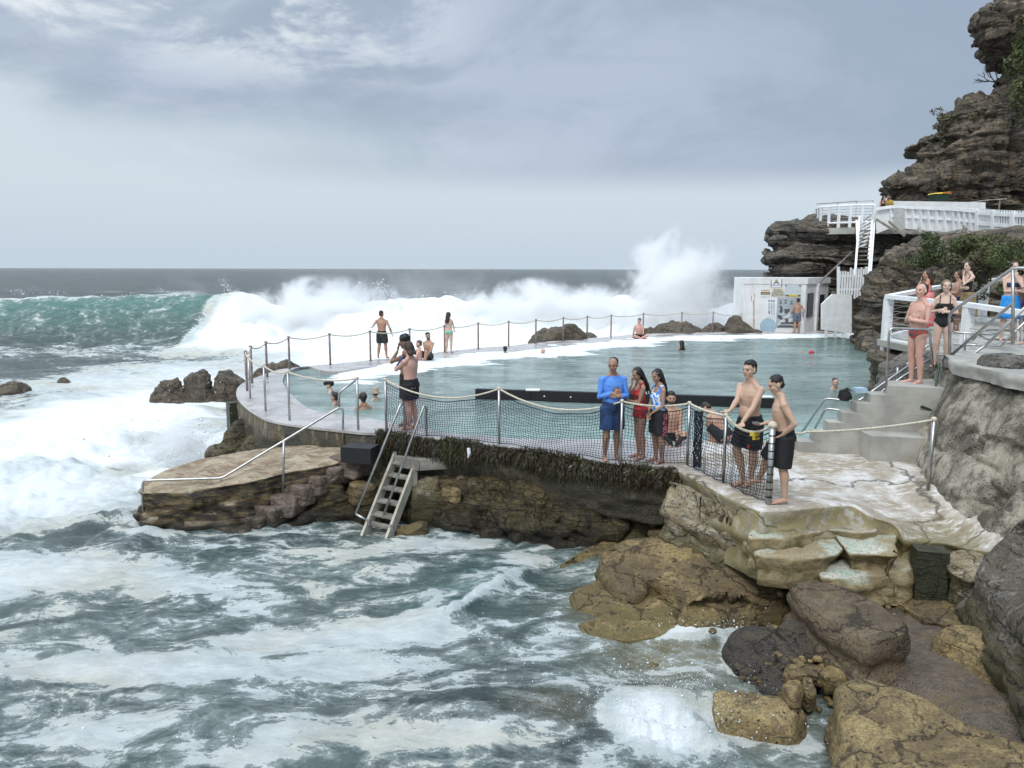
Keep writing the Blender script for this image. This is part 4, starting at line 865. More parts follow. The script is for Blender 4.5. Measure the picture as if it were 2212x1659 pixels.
# headland behind the kiosk
pr = silh([(1642,640),(1642,612),(1640,598),(1650,582),(1664,572),(1660,566),(1640,560),(1633,547),(1650,540),(1668,530),(1664,524),(1642,516),(1652,508),(1648,501),(1655,493),(1690,487),(1722,482),(1735,478)], 47, 15.5)
cliff('cliff', 'low jagged grey headland of thin rock layers behind the white kiosk', [(31,68),(23,58),(17.8,50.5),(15.9,47.2),(16.4,45.2),(18.2,44.4),(20.5,44.0),(23,43.6),(27,43)], [(z+i*1e-3,s_) for i,(z,s_) in enumerate(pr)], 'cliff2', 211, .10, .36, 320, 190, fr=.7, topback=(7,13,.1), sz=2.0, extra=blocks(.22,.12,(.5,.5,1.6),(1.4,1.4,4.5),17))
# rock face on the right of the pool
cliff('cliff', 'overgrown brown rock face right of the pool under the white walkway', [(26,45),(22,43),(19.9,40.8),(18.3,38.2),(17.0,36),(16.2,34.6),(16.3,33),(16.9,30),(17.3,27),(17.6,24),(18.3,20),(19.5,16),(22,11)], [(-1.2,.9),(0,.7),(.8,.45),(1.6,.1),(2.4,.15),(3.0,-.2),(3.6,-.5),(4.2,-1.1),(4.6,-1.9)], 'cliff', 221, .28, .18, 420, 130, fr=.5, topback=(12,3,.6), sz=1.3, extra=blocks(.34,.14,(.6,.6,.9),(1.7,1.7,2.6),27))
mb = MB()
for i,(px,py,z,s,rz) in enumerate([(1872,728,.25,(.55,.6,.5),0),(1900,734,.3,(.6,.6,.5),20),(1893,712,.8,(.7,.8,.9),0)]):
    rock('boulder', ['wet brown boulder at the pool edge beside the white hatch','wet brown boulder at the foot of the rock face by the pool','dark boulder leaning on the rock face above the pool edge'][i], px, py, z, s, rz, 230+i, 'cliff', n=4, p=3, amp=.14)
rock('rock', 'dark grey rock filling the gap behind the white hatch and the picket gate', 1862, 600, 0, (2.2,1.2,3.0), 10, 239, 'cliff', Y=41.5, p=3, amp=.14, strata=.1)
# rock mass that carries the upper viewing deck on the right
ledge('rock_terrace', 'rough rock terrace carrying the viewing deck and the ramp', [Vector(p) for p in ((8.6,18.6,1.35),(8.3,15.4,1.3),(7.6,14.2,1.2),(8.0,13.4,1.3),(12,10,1.3),(22,10,1.4),(22,26,1.5),(15,27,1.5),(10.5,22,1.45))], -1.2, 'cliff', seed=241, amp=.18, ds=.16, jit=.1, strata=.14, edge=.1, slope=-.1)
multi_rock('rock', 'layered pale rocks under the handrails beside the concrete steps', 'grey_rock', [(P(1925,806,15.2), dict(s=(.5,.5,.9), seed=251, p=5, amp=.1, n=4, strata=.08)), (P(1965,775,15.6), dict(s=(.5,.8,1.2), seed=252, p=5, amp=.1, n=4, strata=.08)), (P(2000,760,15.6), dict(s=(.8,.8,1.2), seed=253, p=5, amp=.1, n=4, strata=.08)), (P(1930,822,14.9), dict(s=(.42,.3,.9), seed=254, p=5, amp=.1, n=4, strata=.05))], .06, fine=.04)
mb = MB(); rock('boulder', 'rough grey boulder lying on the paving behind the big handrail', 2180,764,1.95,(.42,.3,.16),0,255,'grey_rock', n=4)
# ---------------------------------------------------------------- vegetation
def m_leaf(name, c1, c2):
    t = NT(name); p = t.pos(); c = t.mix(t.ramp(t.noise(p, 1.3, 4), .38, .62), c1, c2); c = t.mix(t.ramp(t.noise(p, 30, 2), .5, .75), c, tuple(x*1.7 for x in c2))
    return t.fin(t.bsdf(c, .6, 0))
M['leaf'] = m_leaf('scrub_leaves', (.045,.065,.018), (.085,.10,.03)); M['leaf2'] = m_leaf('dry_scrub', (.06,.062,.028), (.10,.088,.045))
def clump(name, label, cen, rad, n, mat, seed, size=.16, cat='shrub', stemmat='bark'):
    rs = np.random.RandomState(seed); sub = rs.normal(0,.45,(14,3))*np.array(rad); sr = rs.uniform(.25,.5,14)
    k = rs.randint(0,14,n); d = rs.normal(0,1,(n,3)); d /= np.linalg.norm(d,axis=1,keepdims=True); r = rs.uniform(.3,1,n)**.5
    c = np.array(cen)+sub[k]+d*(r*sr[k])[:,None]*np.array(rad)*1.1
    a = rs.normal(0,1,(n,3)); a /= np.linalg.norm(a,axis=1,keepdims=True); b = np.cross(a, rs.normal(0,1,(n,3))); b /= np.linalg.norm(b,axis=1,keepdims=True)
    s = size*rs.uniform(.5,1.3,n)[:,None]; v = np.stack([c-a*s, c+b*s*.35, c+a*s, c-b*s*.35],1).reshape(-1,3)
    f = np.arange(4*n).reshape(-1,4); root = thing(name, label, cat, (cen[0],cen[1],cen[2]-rad[2]))
    mkobj('foliage', v, f, M[mat], root)
    mb = MB()
    for q in sub[:8]: mb.tube([np.array(cen)-np.array([0,0,rad[2]*.9]), np.array(cen)+q*.4-np.array([0,0,rad[2]*.3]), np.array(cen)+q],[.05,.035,.015],5)
    mb.build('stems', M['bark'], root)
M['bark'] = m_plain('bark', (.07,.06,.05), .9)
for i,(px,py,Y,rd,n,mt,lb) in enumerate([(2035,552,25.5,(.9,.6,.42),3000,'leaf','leafy green bush hanging down the rock face under the white fence'),(2085,536,24.6,(.9,.6,.38),3000,'leaf','second green bush under the white fence, right of the hanging one'),
     (2130,568,23.4,(.9,.6,.6),3400,'leaf2','brownish green scrub on the rock face behind the two women'),(2190,572,22.3,(.75,.6,.6),3000,'leaf','dark green scrub at the right edge above the woman in the blue sarong'),(2100,600,24,(.6,.5,.6),1300,'leaf','small green patch hanging low above the woman in tan skirt'),
     (2203,135,46,(.6,.6,1.5),1300,'leaf','green scrub growing down the cliff below the overhang'),(2208,60,46,(.4,.5,.8),600,'leaf2','scrub patch on the cliff beside the overhanging beak'),(2210,205,45,(.5,.6,1.3),900,'leaf','scrub in the cliff gully at the right edge'),
     (2060,255,49.3,(1.1,.7,.6),1000,'leaf2','grass tuft on the cliff shoulder left of the bare tree'),(2042,285,48.3,(.45,.5,.9),700,'leaf2','dry scrub streak below the cliff shoulder'),(2110,255,48,(.7,.6,.6),700,'leaf2','small scrub below the bare tree')]):
    c = P(px,py,Y); clump('shrub', lb, (c.x,c.y,c.z), rd, n, mt, 300+i, .065 if Y < 30 else .13)
root = thing('bare_tree', 'small leafless tree leaning out from the cliff shoulder', 'tree', P(2152,205,50.5))
rs = random.Random(5); tr = MB(); br = MB(); c0 = P(2152,205,50.5)
tr.tube([c0-Vector((0,0,.4)), c0+Vector((-.05,0,.5)), c0+Vector((.02,0,1.0))],[.12,.09,.06],6)
def grow(p, d, L, r, k):
    q = p+d*L; br.tube([p,(p+q)/2+Vector((rs.uniform(-.05,.05),0,rs.uniform(-.05,.05))),q],[r,r*.8,r*.6],4)
    if k:
        for _ in range(3):
            dd = (d+Vector((rs.uniform(-.8,.8),rs.uniform(-.6,.6),rs.uniform(-.25,.6)))).normalized(); grow(q, dd, L*rs.uniform(.55,.85), r*.6, k-1)
for dx,dz in ((-1.,.25),(-.7,.6),(.6,.5),(-.2,1.)): grow(c0+Vector((0,0,.7)), Vector((dx,0,dz)).normalized(), .5, .05, 3)
tr.build('trunk', M['bark'], root); br.build('branches', M['bark'], root)
# ---------------------------------------------------------------- white kiosk
A_ = at(1603,717.5,0); B_ = at(1735.3,717.5,0); C_ = at(1776,711,0)
A_.y = B_.y = (A_.y+B_.y)/2; HB = P(1660,600,A_.y).z
k = thing('kiosk', 'white concrete pump house with signs and a mural at the far end of the pool', 'building', (A_.x,A_.y,0))
dirS = (C_-B_); dirS.z = 0; C_ = B_+dirS.normalized()*3.4; D_ = Vector((A_.x+.4, A_.y+3.2, 0))
MB().prism([(A_.x,A_.y),(B_.x,B_.y),(C_.x,C_.y),(D_.x,D_.y)], -.3, HB-.32).build('wall', M['white_old'], k)
MB().prism([(A_.x-.02,A_.y-.03),(B_.x+.06,B_.y-.03),(C_.x+.1,C_.y),(D_.x,D_.y)], HB-.317, HB).build('roof', M['white_old'], k)
sd = dirS.normalized(); sn = Vector((sd.y,-sd.x,0))
def onside(s, z, o=0.): q = B_+sd*s+sn*o; return (q.x,q.y,z)
g1 = MB().extr([onside(.25,.75),onside(1.05,.8),onside(1.05,2.02),onside(.25,2.0)], sn*.05); dr = g1.build('grille', M['black'], k)
g = MB()
for i in range(7): g.extr([onside(.29+.11*i,.80,.052),onside(.31+.11*i,.80,.052),onside(.31+.11*i,1.98,.052),onside(.29+.11*i,1.98,.052)], sn*.015)
g.build('bars', M['brackets'], dr)
MB().extr([onside(1.5,-.2),onside(1.75,-.2),onside(1.75,HB-.32),onside(1.5,HB-.32)], sn*.12).build('pilaster', M['white_old'], k)
MB().extr([onside(2.1,.7),onside(2.8,.7),onside(2.8,1.9),onside(2.1,1.9)], sn*.02).build('window', M['black'], k)
FY = A_.y-.012
def S5(x, y):   # zoomed sign picture coordinates to the facade plane
    px = (1800+x*.096432)/1.13020; py = (670+y*.096432)/1.13020; q = P(px,py,A_.y); return q.x, q.z
def panel(name, x0,y0,x1,y1, mat, th=.03, parent=k, off=0.):
    a = S5(x0,y0); b = S5(x1,y1); return MB().box(((a[0]+b[0])/2, A_.y-off-th/2-.001, (a[1]+b[1])/2), (abs(b[0]-a[0]), th, abs(a[1]-b[1]))).build(name, M[mat], parent)
def poly(mb, pts, off, th=.006):
    q = [S5(*p) for p in pts]; mb.extr([(a, A_.y-off, b) for a, b in q], (0,-th,0))
def text(name, s, x, y, size, mat, parent, off, align='CENTER'):
    cu = bpy.data.curves.new(name,'FONT'); cu.body = s; cu.size = size; cu.align_x = align; cu.align_y = 'CENTER'; cu.extrude = .002
    o = bpy.data.objects.new('t', cu); COL.objects.link(o); dg = bpy.context.evaluated_depsgraph_get(); dg.update(); me = o.evaluated_get(dg).to_mesh()
    v = [q.co[:] for q in me.vertices]; f = [tuple(p.vertices) for p in me.polygons]; bpy.data.objects.remove(o)
    px, pz = S5(x,y); V = [(px+a[0], A_.y-off-a[2], pz+a[1]) for a in v]
    return mkobj(name, V, f, M[mat], parent)
for nm,c in (('ink',(.03,.03,.06)),('ochre',(.45,.32,.08)),('rust',(.32,.13,.06)),('navy',(.02,.03,.10)),('cream',(.70,.66,.50)),('paleblue',(.38,.52,.62)),('g1',(.42,.47,.50)),('g2',(.10,.11,.12)),('g3',(.62,.66,.68)),('g4',(.22,.25,.27)),('yel',(.75,.55,.05)),('red',(.55,.04,.03)),('bgreen',(.02,.05,.03))):
    M[nm] = m_plain(nm+'_paint', c, .6)
s = thing('sign', 'square sign with a blue and gold club emblem, topmost on the kiosk wall', 'sign', (S5(985,230)[0],A_.y-.03,S5(985,330)[1]))
panel('board', 850,125,1120,325,'white',.03,s); m = MB()
poly(m,[(910,235),(940,200),(985,190),(1030,200),(1062,235),(1045,245),(1020,220),(985,212),(950,220),(925,245)],.031); m.build('emblem', M['ink'], s)
m = MB(); poly(m,[(945,188),(955,150),(985,140),(1018,150),(1030,188),(985,178)],.031); poly(m,[(975,135),(985,128),(1010,128),(1010,142)],.031); m.build('emblem_top', M['ochre'], s)
m = MB(); poly(m,[(845,125),(860,125),(860,325),(845,325)],.031); poly(m,[(1115,125),(1135,125),(1128,330),(1110,325)],.031); m.build('frame', M['rust'], s)
m = MB(); poly(m,[(865,262),(1108,262),(1108,272),(865,272)],.031); m.build('stripe', M['navy'], s)
s = thing('sign', 'cream sign reading POOL LENGTH 30 METERS on the kiosk wall', 'sign', (S5(1020,460)[0],A_.y-.03,S5(1020,560)[1]))
panel('board', 885,358,1160,562,'cream',.03,s)
for t_,yy in (('POOL',400),('LENGTH',460),('30 METERS',520)): text('lettering', t_, 1022, yy, .155 if t_ != '30 METERS' else .145, 'ink', s, .034)
s = thing('sign', 'small brown and navy notice left of the pool length sign', 'sign', (S5(705,460)[0],A_.y-.03,S5(705,560)[1]))
panel('board', 590,378,825,560,'white',.03,s); m = MB(); poly(m,[(592,440),(822,440),(822,510),(592,510)],.031); m.build('band', M['navy'], s)
m = MB(); poly(m,[(610,455),(805,455),(805,498),(610,498)],.038); poly(m,[(605,388),(808,388),(808,410),(605,410)],.031); m.build('lettering_block', M['ochre'], s)
s = thing('notice_board', 'pale empty notice board with a yellow strip above the mural', 'notice board', (S5(1405,400)[0],A_.y-.03,S5(1405,560)[1]))
panel('board', 1210,265,1608,565,'g3',.03,s); m = MB(); poly(m,[(1215,515),(1600,515),(1600,560),(1215,560)],.031); m.build('strip', M['yel'], s)
m = MB(); poly(m,[(1215,268),(1245,268),(1245,300),(1215,305)],.031); poly(m,[(1555,272),(1605,272),(1605,320),(1575,305)],.031); poly(m,[(1215,512),(1300,525),(1300,552),(1215,540)],.038); poly(m,[(1530,515),(1598,515),(1590,555),(1540,550)],.038); m.build('corner', M['g2'], s)
s = thing('notice', 'tall pale information sheet in three columns beside the mural', 'notice', (S5(868,800)[0],A_.y-.02,S5(868,1065)[1]))
panel('board', 758,590,985,1068,'white',.02,s); m = MB()
for i in range(3):
    x0 = 780+i*62; poly(m,[(x0,650),(x0+42,650),(x0+42,692),(x0,692)],.022)
    for j in range(14 if i else 11): poly(m,[(x0,725+j*22),(x0+44,725+j*22),(x0+44,732+j*22),(x0,732+j*22)],.022)
poly(m,[(782,935),(830,935),(815,1000),(782,1000)],.022); m.build('print', M['g4'], s)
s = thing('mural', 'black and white photo mural of a figure, a counter and a building with windows', 'mural', (S5(1290,960)[0],A_.y-.02,S5(1290,1345)[1]))
panel('board', 1015,590,1570,1345,'g1',.02,s); m = MB()
for x0,y0 in ((1068,655),(1195,645),(1345,665)):
    poly(m,[(x0,y0),(x0+52,y0),(x0+52,y0+28),(x0,y0+28)],.022); poly(m,[(x0,y0+55),(x0+50,y0+55),(x0+50,y0+95),(x0,y0+95)],.022)
poly(m,[(1070,800),(1100,780),(1140,830),(1150,930),(1100,990),(1060,930),(1085,880)],.022); poly(m,[(1190,875),(1330,870),(1320,960),(1220,1000),(1190,970)],.022)
poly(m,[(1016,1010),(1090,1030),(1140,1080),(1135,1150),(1080,1140),(1016,1090)],.022); poly(m,[(1200,1120),(1285,1110),(1290,1210),(1215,1210)],.022)
poly(m,[(1100,1215),(1568,1200),(1568,1250),(1100,1255)],.022); poly(m,[(1080,1285),(1568,1290),(1568,1343),(1016,1343),(1016,1300)],.022); m.build('dark_shapes', M['g2'], s)
m = MB(); poly(m,[(1150,1085),(1290,1010),(1418,970),(1380,1060),(1260,1110),(1170,1105)],.029); poly(m,[(1016,990),(1050,1005),(1150,990),(1190,920),(1175,1000),(1080,1030),(1016,1010)],.029)
poly(m,[(1270,1000),(1365,880),(1372,960),(1290,1015)],.029); poly(m,[(1290,1120),(1568,1060),(1568,1195),(1290,1205)],.022); poly(m,[(1100,1150),(1200,1135),(1200,1210),(1040,1210)],.022)
poly(m,[(1016,1255),(1060,1215),(1100,1200),(1075,1265),(1030,1300)],.029); poly(m,[(1300,1268),(1560,1285),(1560,1310),(1400,1305)],.029); m.build('light_shapes', M['g3'], s)
s = thing('painted_roundel', 'pale blue round painting low on the white kiosk wall', 'painting', (S5(780,1290)[0],A_.y-.01,S5(780,1470)[1]))
m = MB(); pts = [(780+205*math.cos(a), 1310-205*math.sin(a)) for a in np.linspace(-.75,math.pi+.65,26)]+[(600,1472),(990,1472)][:0]; pts = [(x,min(y,1470)) for x,y in pts]
poly(m, pts, .004, .008); m.build('disc', M['paleblue'], s)
m = MB()
for (x0,y0,x1,y1) in [(385,190,405,330),(418,500,445,650),(395,650,440,1460),(185,1300,235,1460),(350,1380,385,1430),(345,540,372,700)]:
    poly(m,[(x0,y0),(x1,y0+5),(x1-4,y1),(x0+6,y1-8)],.003,.003)
M['ruststain'] = m_plain('rust_stain', (.42,.26,.15), .8, 0, .4, 9, col2=(.66,.58,.48)); m.build('rust_streak', M['ruststain'], k)
# white hatch and pale gate to the stairs
q0 = [P(x,y,37.6) for x,y in ((1775.5,712),(1840,720.5),(1840,637.4),(1799,635),(1775.5,657))]
s = thing('hatch', 'white painted board barrier with a clipped corner standing on short legs', 'barrier', (q0[0].x,37.6,0))
MB().extr(q0, (0,.14,0)).build('board', M['white'], s)
for x in (1785,1805,1823):
    c = P(x,718,37.67); MB().box((c.x,37.68,c.z-.13),(.12,.12,.5)).build('leg', M['white_old'], s)
# ---------------------------------------------------------------- timber staircase with white balustrade
s = thing('staircase', 'steep white timber staircase climbing from the kiosk to the walkway', 'staircase', P(1860,600,39.5))
lo = P(1866,590,39.5); hi = P(1872,500,42.5)
def st(px,py,t=None,Y=None): return P(px,py,Y if Y else 39.5+(600-py)/100*3)
tr = MB(); 
for i in range(11):
    y = 588-i*9; w0 = 1852+ (588-y)*.07; a = st(w0,y); b = st(w0+24,y); tr.box(((a.x+b.x)/2,a.y,a.z),(b.x-a.x,.28,.05))
tr.build('tread', M['timber'], s)
MB().beam(st(1847,600),st(1857,470),.08,.28).build('stringer', M['white'], s); MB().beam(st(1876,598),st(1886,462),.08,.28).build('stringer', M['white'], s)
tops = [(1849,482),(1872,476)]; bl = MB()
for i in range(9):
    f0 = i/8; a = st(1857-8*f0+1, 478+f0*58); b = st(1884-10*f0, 462+f0*64); bl.beam(a, b, .05, .10)
bl.build('balustrade_slats', M['white'], s)
for x0,y0,x1,y1 in ((1846,600,1856,470),(1852,520,1850,476),(1880,600,1891,455),(1876,560,1884,468)): MB().beam(st(x0,y0),st(x1,y1),.09,.09).build('post', M['white'], s)
# picket gate
s = thing('picket_gate', 'white picket gate at the foot of the timber staircase', 'gate', P(1845,640,38.9))
pk = MB()
for i in range(11):
    x = 1812+i*5.6; top = 584-(6 if i > 3 else 0)+ (3 if i%2 else 0); bot = 637 if i < 6 else 645-(i-6)*3; top = top if i > 2 else 586
    a = P(x,bot,38.9); b = P(x,top,38.9); pk.box((a.x,38.9,(a.z+b.z)/2),(.09,.03,b.z-a.z))
pk.build('pickets', M['white'], s)
for yy in (596,625): a = P(1810,yy,38.95); b = P(1872,yy,38.95); MB().beam(a,b,.04,.1).build('rail', M['white'], s)
for x in (1811,1872): a = P(x,640,38.98); b = P(x,576,38.98); MB().beam(a,b,.11,.11).build('post', M['white'], s)
a = P(1770,610,40.); b = P(1840,545,43.); m = MB().tube([a,b],.05,6); solo(m,'handrail','rusty sloping pipe rail leaning against the headland above the kiosk','handrail',M['steel_rust'])
# upper lookout railing
lp = [P(1762,478,46),P(1772,485,44.8),P(1800,489,44),P(1840,492,43.4),P(1886,487,43)]
s = thing('railing', 'white railing round the lookout on top of the headland', 'railing', lp[0])
fl = [Vector((q.x,q.y,5.65)) for q in lp]
for h in (1.1,):
    MB().tube([q+Vector((0,0,h)) for q in fl], .07, 6).build('top_rail', M['white'], s)
MB().tube([q+Vector((0,0,.18)) for q in fl], .06, 6).build('bottom_rail', M['white'], s)
for q in resample(fl, 8, False): MB().box((q.x,q.y,q.z+.5),(.13,.13,1.25)).build('post', M['white'], s)
w = MB()
for j in range(5): w.tube([q+Vector((0,0,.3+.15*j)) for q in fl], .012, 4)
w.build('wires', M['brackets'], s)
bk = [P(1762,440,46.5),P(1810,437,50),P(1850,434,52),P(1886,433,52)]
s = thing('railing', 'thin grey rail on the seaward side of the lookout', 'railing', bk[0]); MB().tube(bk,.05,6).build('top_rail', M['white'], s)
for q in bk: MB().tube([q,q-Vector((0,0,1.1))],.04,6).build('post', M['white'], s)
slab = MB().prism([(fl[0].x-.3,fl[0].y),(fl[1].x-.1,fl[1].y-.2),(fl[2].x,fl[2].y-.25),(fl[3].x,fl[3].y-.25),(fl[4].x+1,fl[4].y-.2),(30,43),(32,52),(24,54),(fl[0].x,50)], 5.2, 5.55); o = solo(slab,'path','','',M['conc']); 
for kk in ('label','category'): 
    if kk in o: del o[kk]
tag(o, kind='structure')
# white walkway parapet: recessed panels, then palings
top = [P(1893,452,42.5),P(1925,447,42),P(1990,449,40),P(2060,452,38),P(2110,456,36.5),P(2160,459,34.5),P(2230,462,32.5)]
bot = [P(1893,505,42.5),P(1925,492,42),P(1990,497,40),P(2060,503,38),P(2110,510,36.5),P(2160,514,34.5),P(2230,522,32.5)]
s = thing('parapet', 'long white timber parapet with recessed square panels along the walkway', 'fence', bot[1])
for i in range(0,4):
    MB().hexa([bot[i],bot[i+1],bot[i+1]+Vector((.1,.25,0)),bot[i]+Vector((.1,.25,0)),top[i],top[i+1],top[i+1]+Vector((.1,.25,0)),top[i]+Vector((.1,.25,0))]).build('panel_wall', M['white_old'], s)
for i in range(0,4):
    MB().beam(top[i]+Vector((0,-.08,0)),top[i+1]+Vector((0,-.08,0)),.22,.16).build('cap', M['white'], s)
    a = top[i].lerp(bot[i],.45); b = top[i+1].lerp(bot[i+1],.45)
    if i: MB().beam(a+Vector((0,-.06,0)),b+Vector((0,-.06,0)),.12,.10).build('rail', M['white'], s)
for i in range(13):
    f0 = 1+i*.25; j = int(f0); fr_ = f0-j
    if j >= 4: break
    a = top[j].lerp(top[j+1],fr_); b = bot[j].lerp(bot[j+1],fr_); MB().beam(a+Vector((0,-.07,0)),b+Vector((0,-.07,0)),.16,.17).build('post', M['white'], s)
M['patch'] = m_plain('grey_patch', (.50,.50,.49), .8); a = top[1].lerp(top[2],.42); MB().box((a.x,a.y-.18,a.z-.62),(1.15,.06,1.15)).build('patched_board', M['patch'], s)
s = thing('paling_fence', 'white upright paling fence at the right end of the walkway', 'fence', bot[4])
pk = MB()
for i in range(4,6):
    L = (top[i+1]-top[i]).length; n = int(L/.16)
    for k_ in range(n):
        a = top[i].lerp(top[i+1],k_/n)+Vector((0,.08,.12)); b = bot[i].lerp(bot[i+1],k_/n)+Vector((0,.08,.1)); pk.beam(b,a,.03,.09,up=(0,1,0))
    for fz in (.08,.5,.93): MB().beam(top[i].lerp(bot[i],fz)+Vector((0,-.02,0)),top[i+1].lerp(bot[i+1],fz)+Vector((0,-.02,0)),.08,.14).build('rail', M['white'], s)
for f0 in (4.02,4.7,5.4,6.):
    j = min(5,int(f0)); fr_ = f0-j; a = top[j].lerp(top[j+1],fr_)+Vector((0,-.08,.05)); b = bot[j].lerp(bot[j+1],fr_)+Vector((0,-.08,-.15)); MB().beam(a,b,.2,.2).build('post', M['white'], s)
pk.build('palings', M['white'], s)
s = thing('paling_fence', 'bright white close boarded fence panel standing behind the parapet', 'fence', P(1930,448,45))
a = [P(1927,462,44.5),P(2129,466,41.5),P(2129,437,41.5),P(1927,434,44.5)]; MB().extr(a,(.05,.1,0)).build('boards', M['white'], s)
pk = MB()
for i in range(9): x = 1886+i*5.2; a = P(x,468-i*3.2,43.5); b = P(x,447-i*1.6,43.5); pk.beam(a,b,.03,.11,up=(0,1,0))
pk.build('pickets', M['white'], s)
s = thing('handrail', 'dark thin handrail in front of the cliff above the boarded fence', 'handrail', P(2060,445,44)); 
MB().tube([P(2065,441,44),P(2140,432,43),P(2175,430,42.5)],.035,6).build('rail', M['steel_rust'], s)
for x,y,Y in ((2065,441,44),(2160,431,42.7)): a = P(x,y,Y); MB().tube([a,a-Vector((0,0,1.0))],.04,6).build('post', M['timber'], s)
# broken timber barrier under the parapet
s = thing('broken_fence', 'broken grey timber barrier lying on the rock under the parapet', 'broken fence', P(1950,495,33))
for x0,y0,x1,y1 in ((1893,474,1935,500),(1920,478,1955,510),(1950,498,1995,505),(1935,500,2010,508),(2010,500,2034,520),(2025,508,2090,494),(2082,488,2092,506),(1985,492,1990,515)):
    MB().beam(P(x0,y0,32.5),P(x1,y1,32.),.09,.09).build('plank', M['timber'], s)
# wheelie bin
c = P(2028,432,44.2); s = thing('wheelie_bin', 'dark green bin with an orange and yellow lid against the cliff', 'bin', (c.x,c.y,c.z-.2))
w_ = MB(); w_.hexa([Vector(c)+Vector(q) for q in ((-.32,-.3,-.5),(.32,-.3,-.5),(.32,.3,-.5),(-.32,.3,-.5),(-.42,-.36,.3),(.42,-.36,.3),(.42,.36,.3),(-.42,.36,.3))]); w_.build('body', M['bgreen'], s)
w_ = MB(); w_.hexa([Vector(c)+Vector(q) for q in ((-.46,-.4,.303),(.46,-.4,.303),(.46,.4,.303),(-.46,.4,.303),(-.42,-.34,.36),(.42,-.34,.42),(.42,.34,.42),(-.42,.34,.36))]); w_.build('lid', M['yel'], s)
w_ = MB(); w_.beam(Vector(c)+Vector((-.05,-.42,.34)),Vector(c)+Vector((.45,-.42,.38)),.03,.05); w_.build('lid_edge', M['red'], s)
# ---------------------------------------------------------------- concrete steps to the platform
stc = thing('concrete_steps', 'pale cracked concrete steps rising from the platform to the landing', 'steps', at(1745,955,0))
E = [(1743,948,.18),(1765,935,.36),(1790,912,.54),(1815,892,.72),(1840,873,.90),(1864,853,1.06)]
xs = [5.15,5.42,5.66,5.90,6.13,6.36,6.62]; hz = [.18,.36,.54,.72,.90,1.06,1.22]
for i in range(7):
    x0 = xs[i]+.02; x1 = 7.6; y0 = 13.55-i*.012
    q = [(x0,y0),(x1,y0-.4),(x1,13.85),(x0+.02,13.83)] if i < 6 else [(x0,y0),(x1,y0-.4),(x1+.3,14.3),(x0+.25,14.05)]
    z0 = -.2 if i == 0 else hz[i-1]+.002
    MB().prism(q, z0, hz[i]).build('step', M['conc'], stc)
for o in [c for c in COL.objects if c.name.startswith('step')][-0:]: pass
lb = MB().prism([(6.18,12.95),(7.3,12.7),(7.3,13.2),(6.18,13.52)], -.2, .42).build('plinth', M['conc'], stc)
# ---------------------------------------------------------------- rails
def rail(name, label, paths, r=.022, mat='steel', cat='handrail', posts=(), n=8, group=None):
    s = thing(name, label, cat, paths[0][0] if not posts else posts[0][1], group=group)
    for i, p in enumerate(paths): MB().tube(fillet(p, .09), r, n).build('rail', M[mat], s, True)
    for a, b in posts: MB().tube([a,b], r, n).build('post', M[mat], s, True)
    return s
D3 = lambda *l: [P(*q) for q in l]
rail('handrail','stainless hoop handrail in front of the man in red swim briefs',[D3((1914,838,13.5),(1921,709,13.5),(2008,712,13.55),(2016,802,13.6))])
rail('handrail','double stainless handrail running down the concrete steps into the pool',[
  D3((1722,950,15.2),(1782,860,14.9),(1852,868,14.7),(2005,760,14.6)), D3((1735,975,15.1),(1783,882,14.9),(1848,890,14.7),(1925,830,14.6),(2010,775,14.5))], posts=[(P(1848,935,14.75),P(1850,868,14.75)),(P(1938,838,14.7),P(1939,794,14.65))])
rail('handrail','second double stainless handrail on the far side of the concrete steps',[D3((1755,958,15.6),(1853,885,15.5),(2005,745,15.4),(2030,740,15.4)), D3((1775,962,15.6),(1860,895,15.5),(2005,790,15.4))])
rail('handrail','big stainless handrail climbing to the right above the coping',[D3((2052,797,13.7),(2051,677,13.7),(2188,579,12.9),(2240,580,12.6)), D3((2054,768,13.7),(2188,655,12.9),(2188,656,12.9)), D3((2060,795,14.2),(2130,745,14.2),(2240,640,13.5))],
  posts=[(P(2188,742,12.9),P(2188,582,12.9))], r=.027)
rail('handrail','low stainless double rail behind the woman in the black swimsuit',[D3((2060,718,15.4),(2130,722,15.4),(2150,722,15.3),(2195,680,15.2),(2240,640,15.)), D3((2060,744,15.4),(2160,748,15.3),(2240,670,15.)), D3((2100,735,15.8),(2125,712,15.8),(2240,716,15.8)), D3((2110,720,15.9),(2130,733,15.9),(2240,735,15.9))], posts=[(P(2084,775,15.4),P(2084,720,15.4))])
# left: rail down the stone steps
a = P(309,1138,at(309,1141,SEA).y)
Yl = at(309,1141,SEA).y; Ym = at(475,1130,SEA).y
rail('handrail','long stainless handrail sloping down from the deck corner past the stone steps',[
   [P(309,1150,Yl),P(308,1038,Yl),P(479,1033,Ym-.05),P(733,880,15.35),P(741,885,15.35),P(741,958,15.3)], [P(733,880,15.4),P(732,848,15.4),P(774,817,15.55)]],
   posts=[(P(475,1140,Ym),P(477,1034,Ym)),(P(611,1062,at(611,1062,-.95).y),P(613,952,at(611,1062,-.95).y+.02))], r=.024)
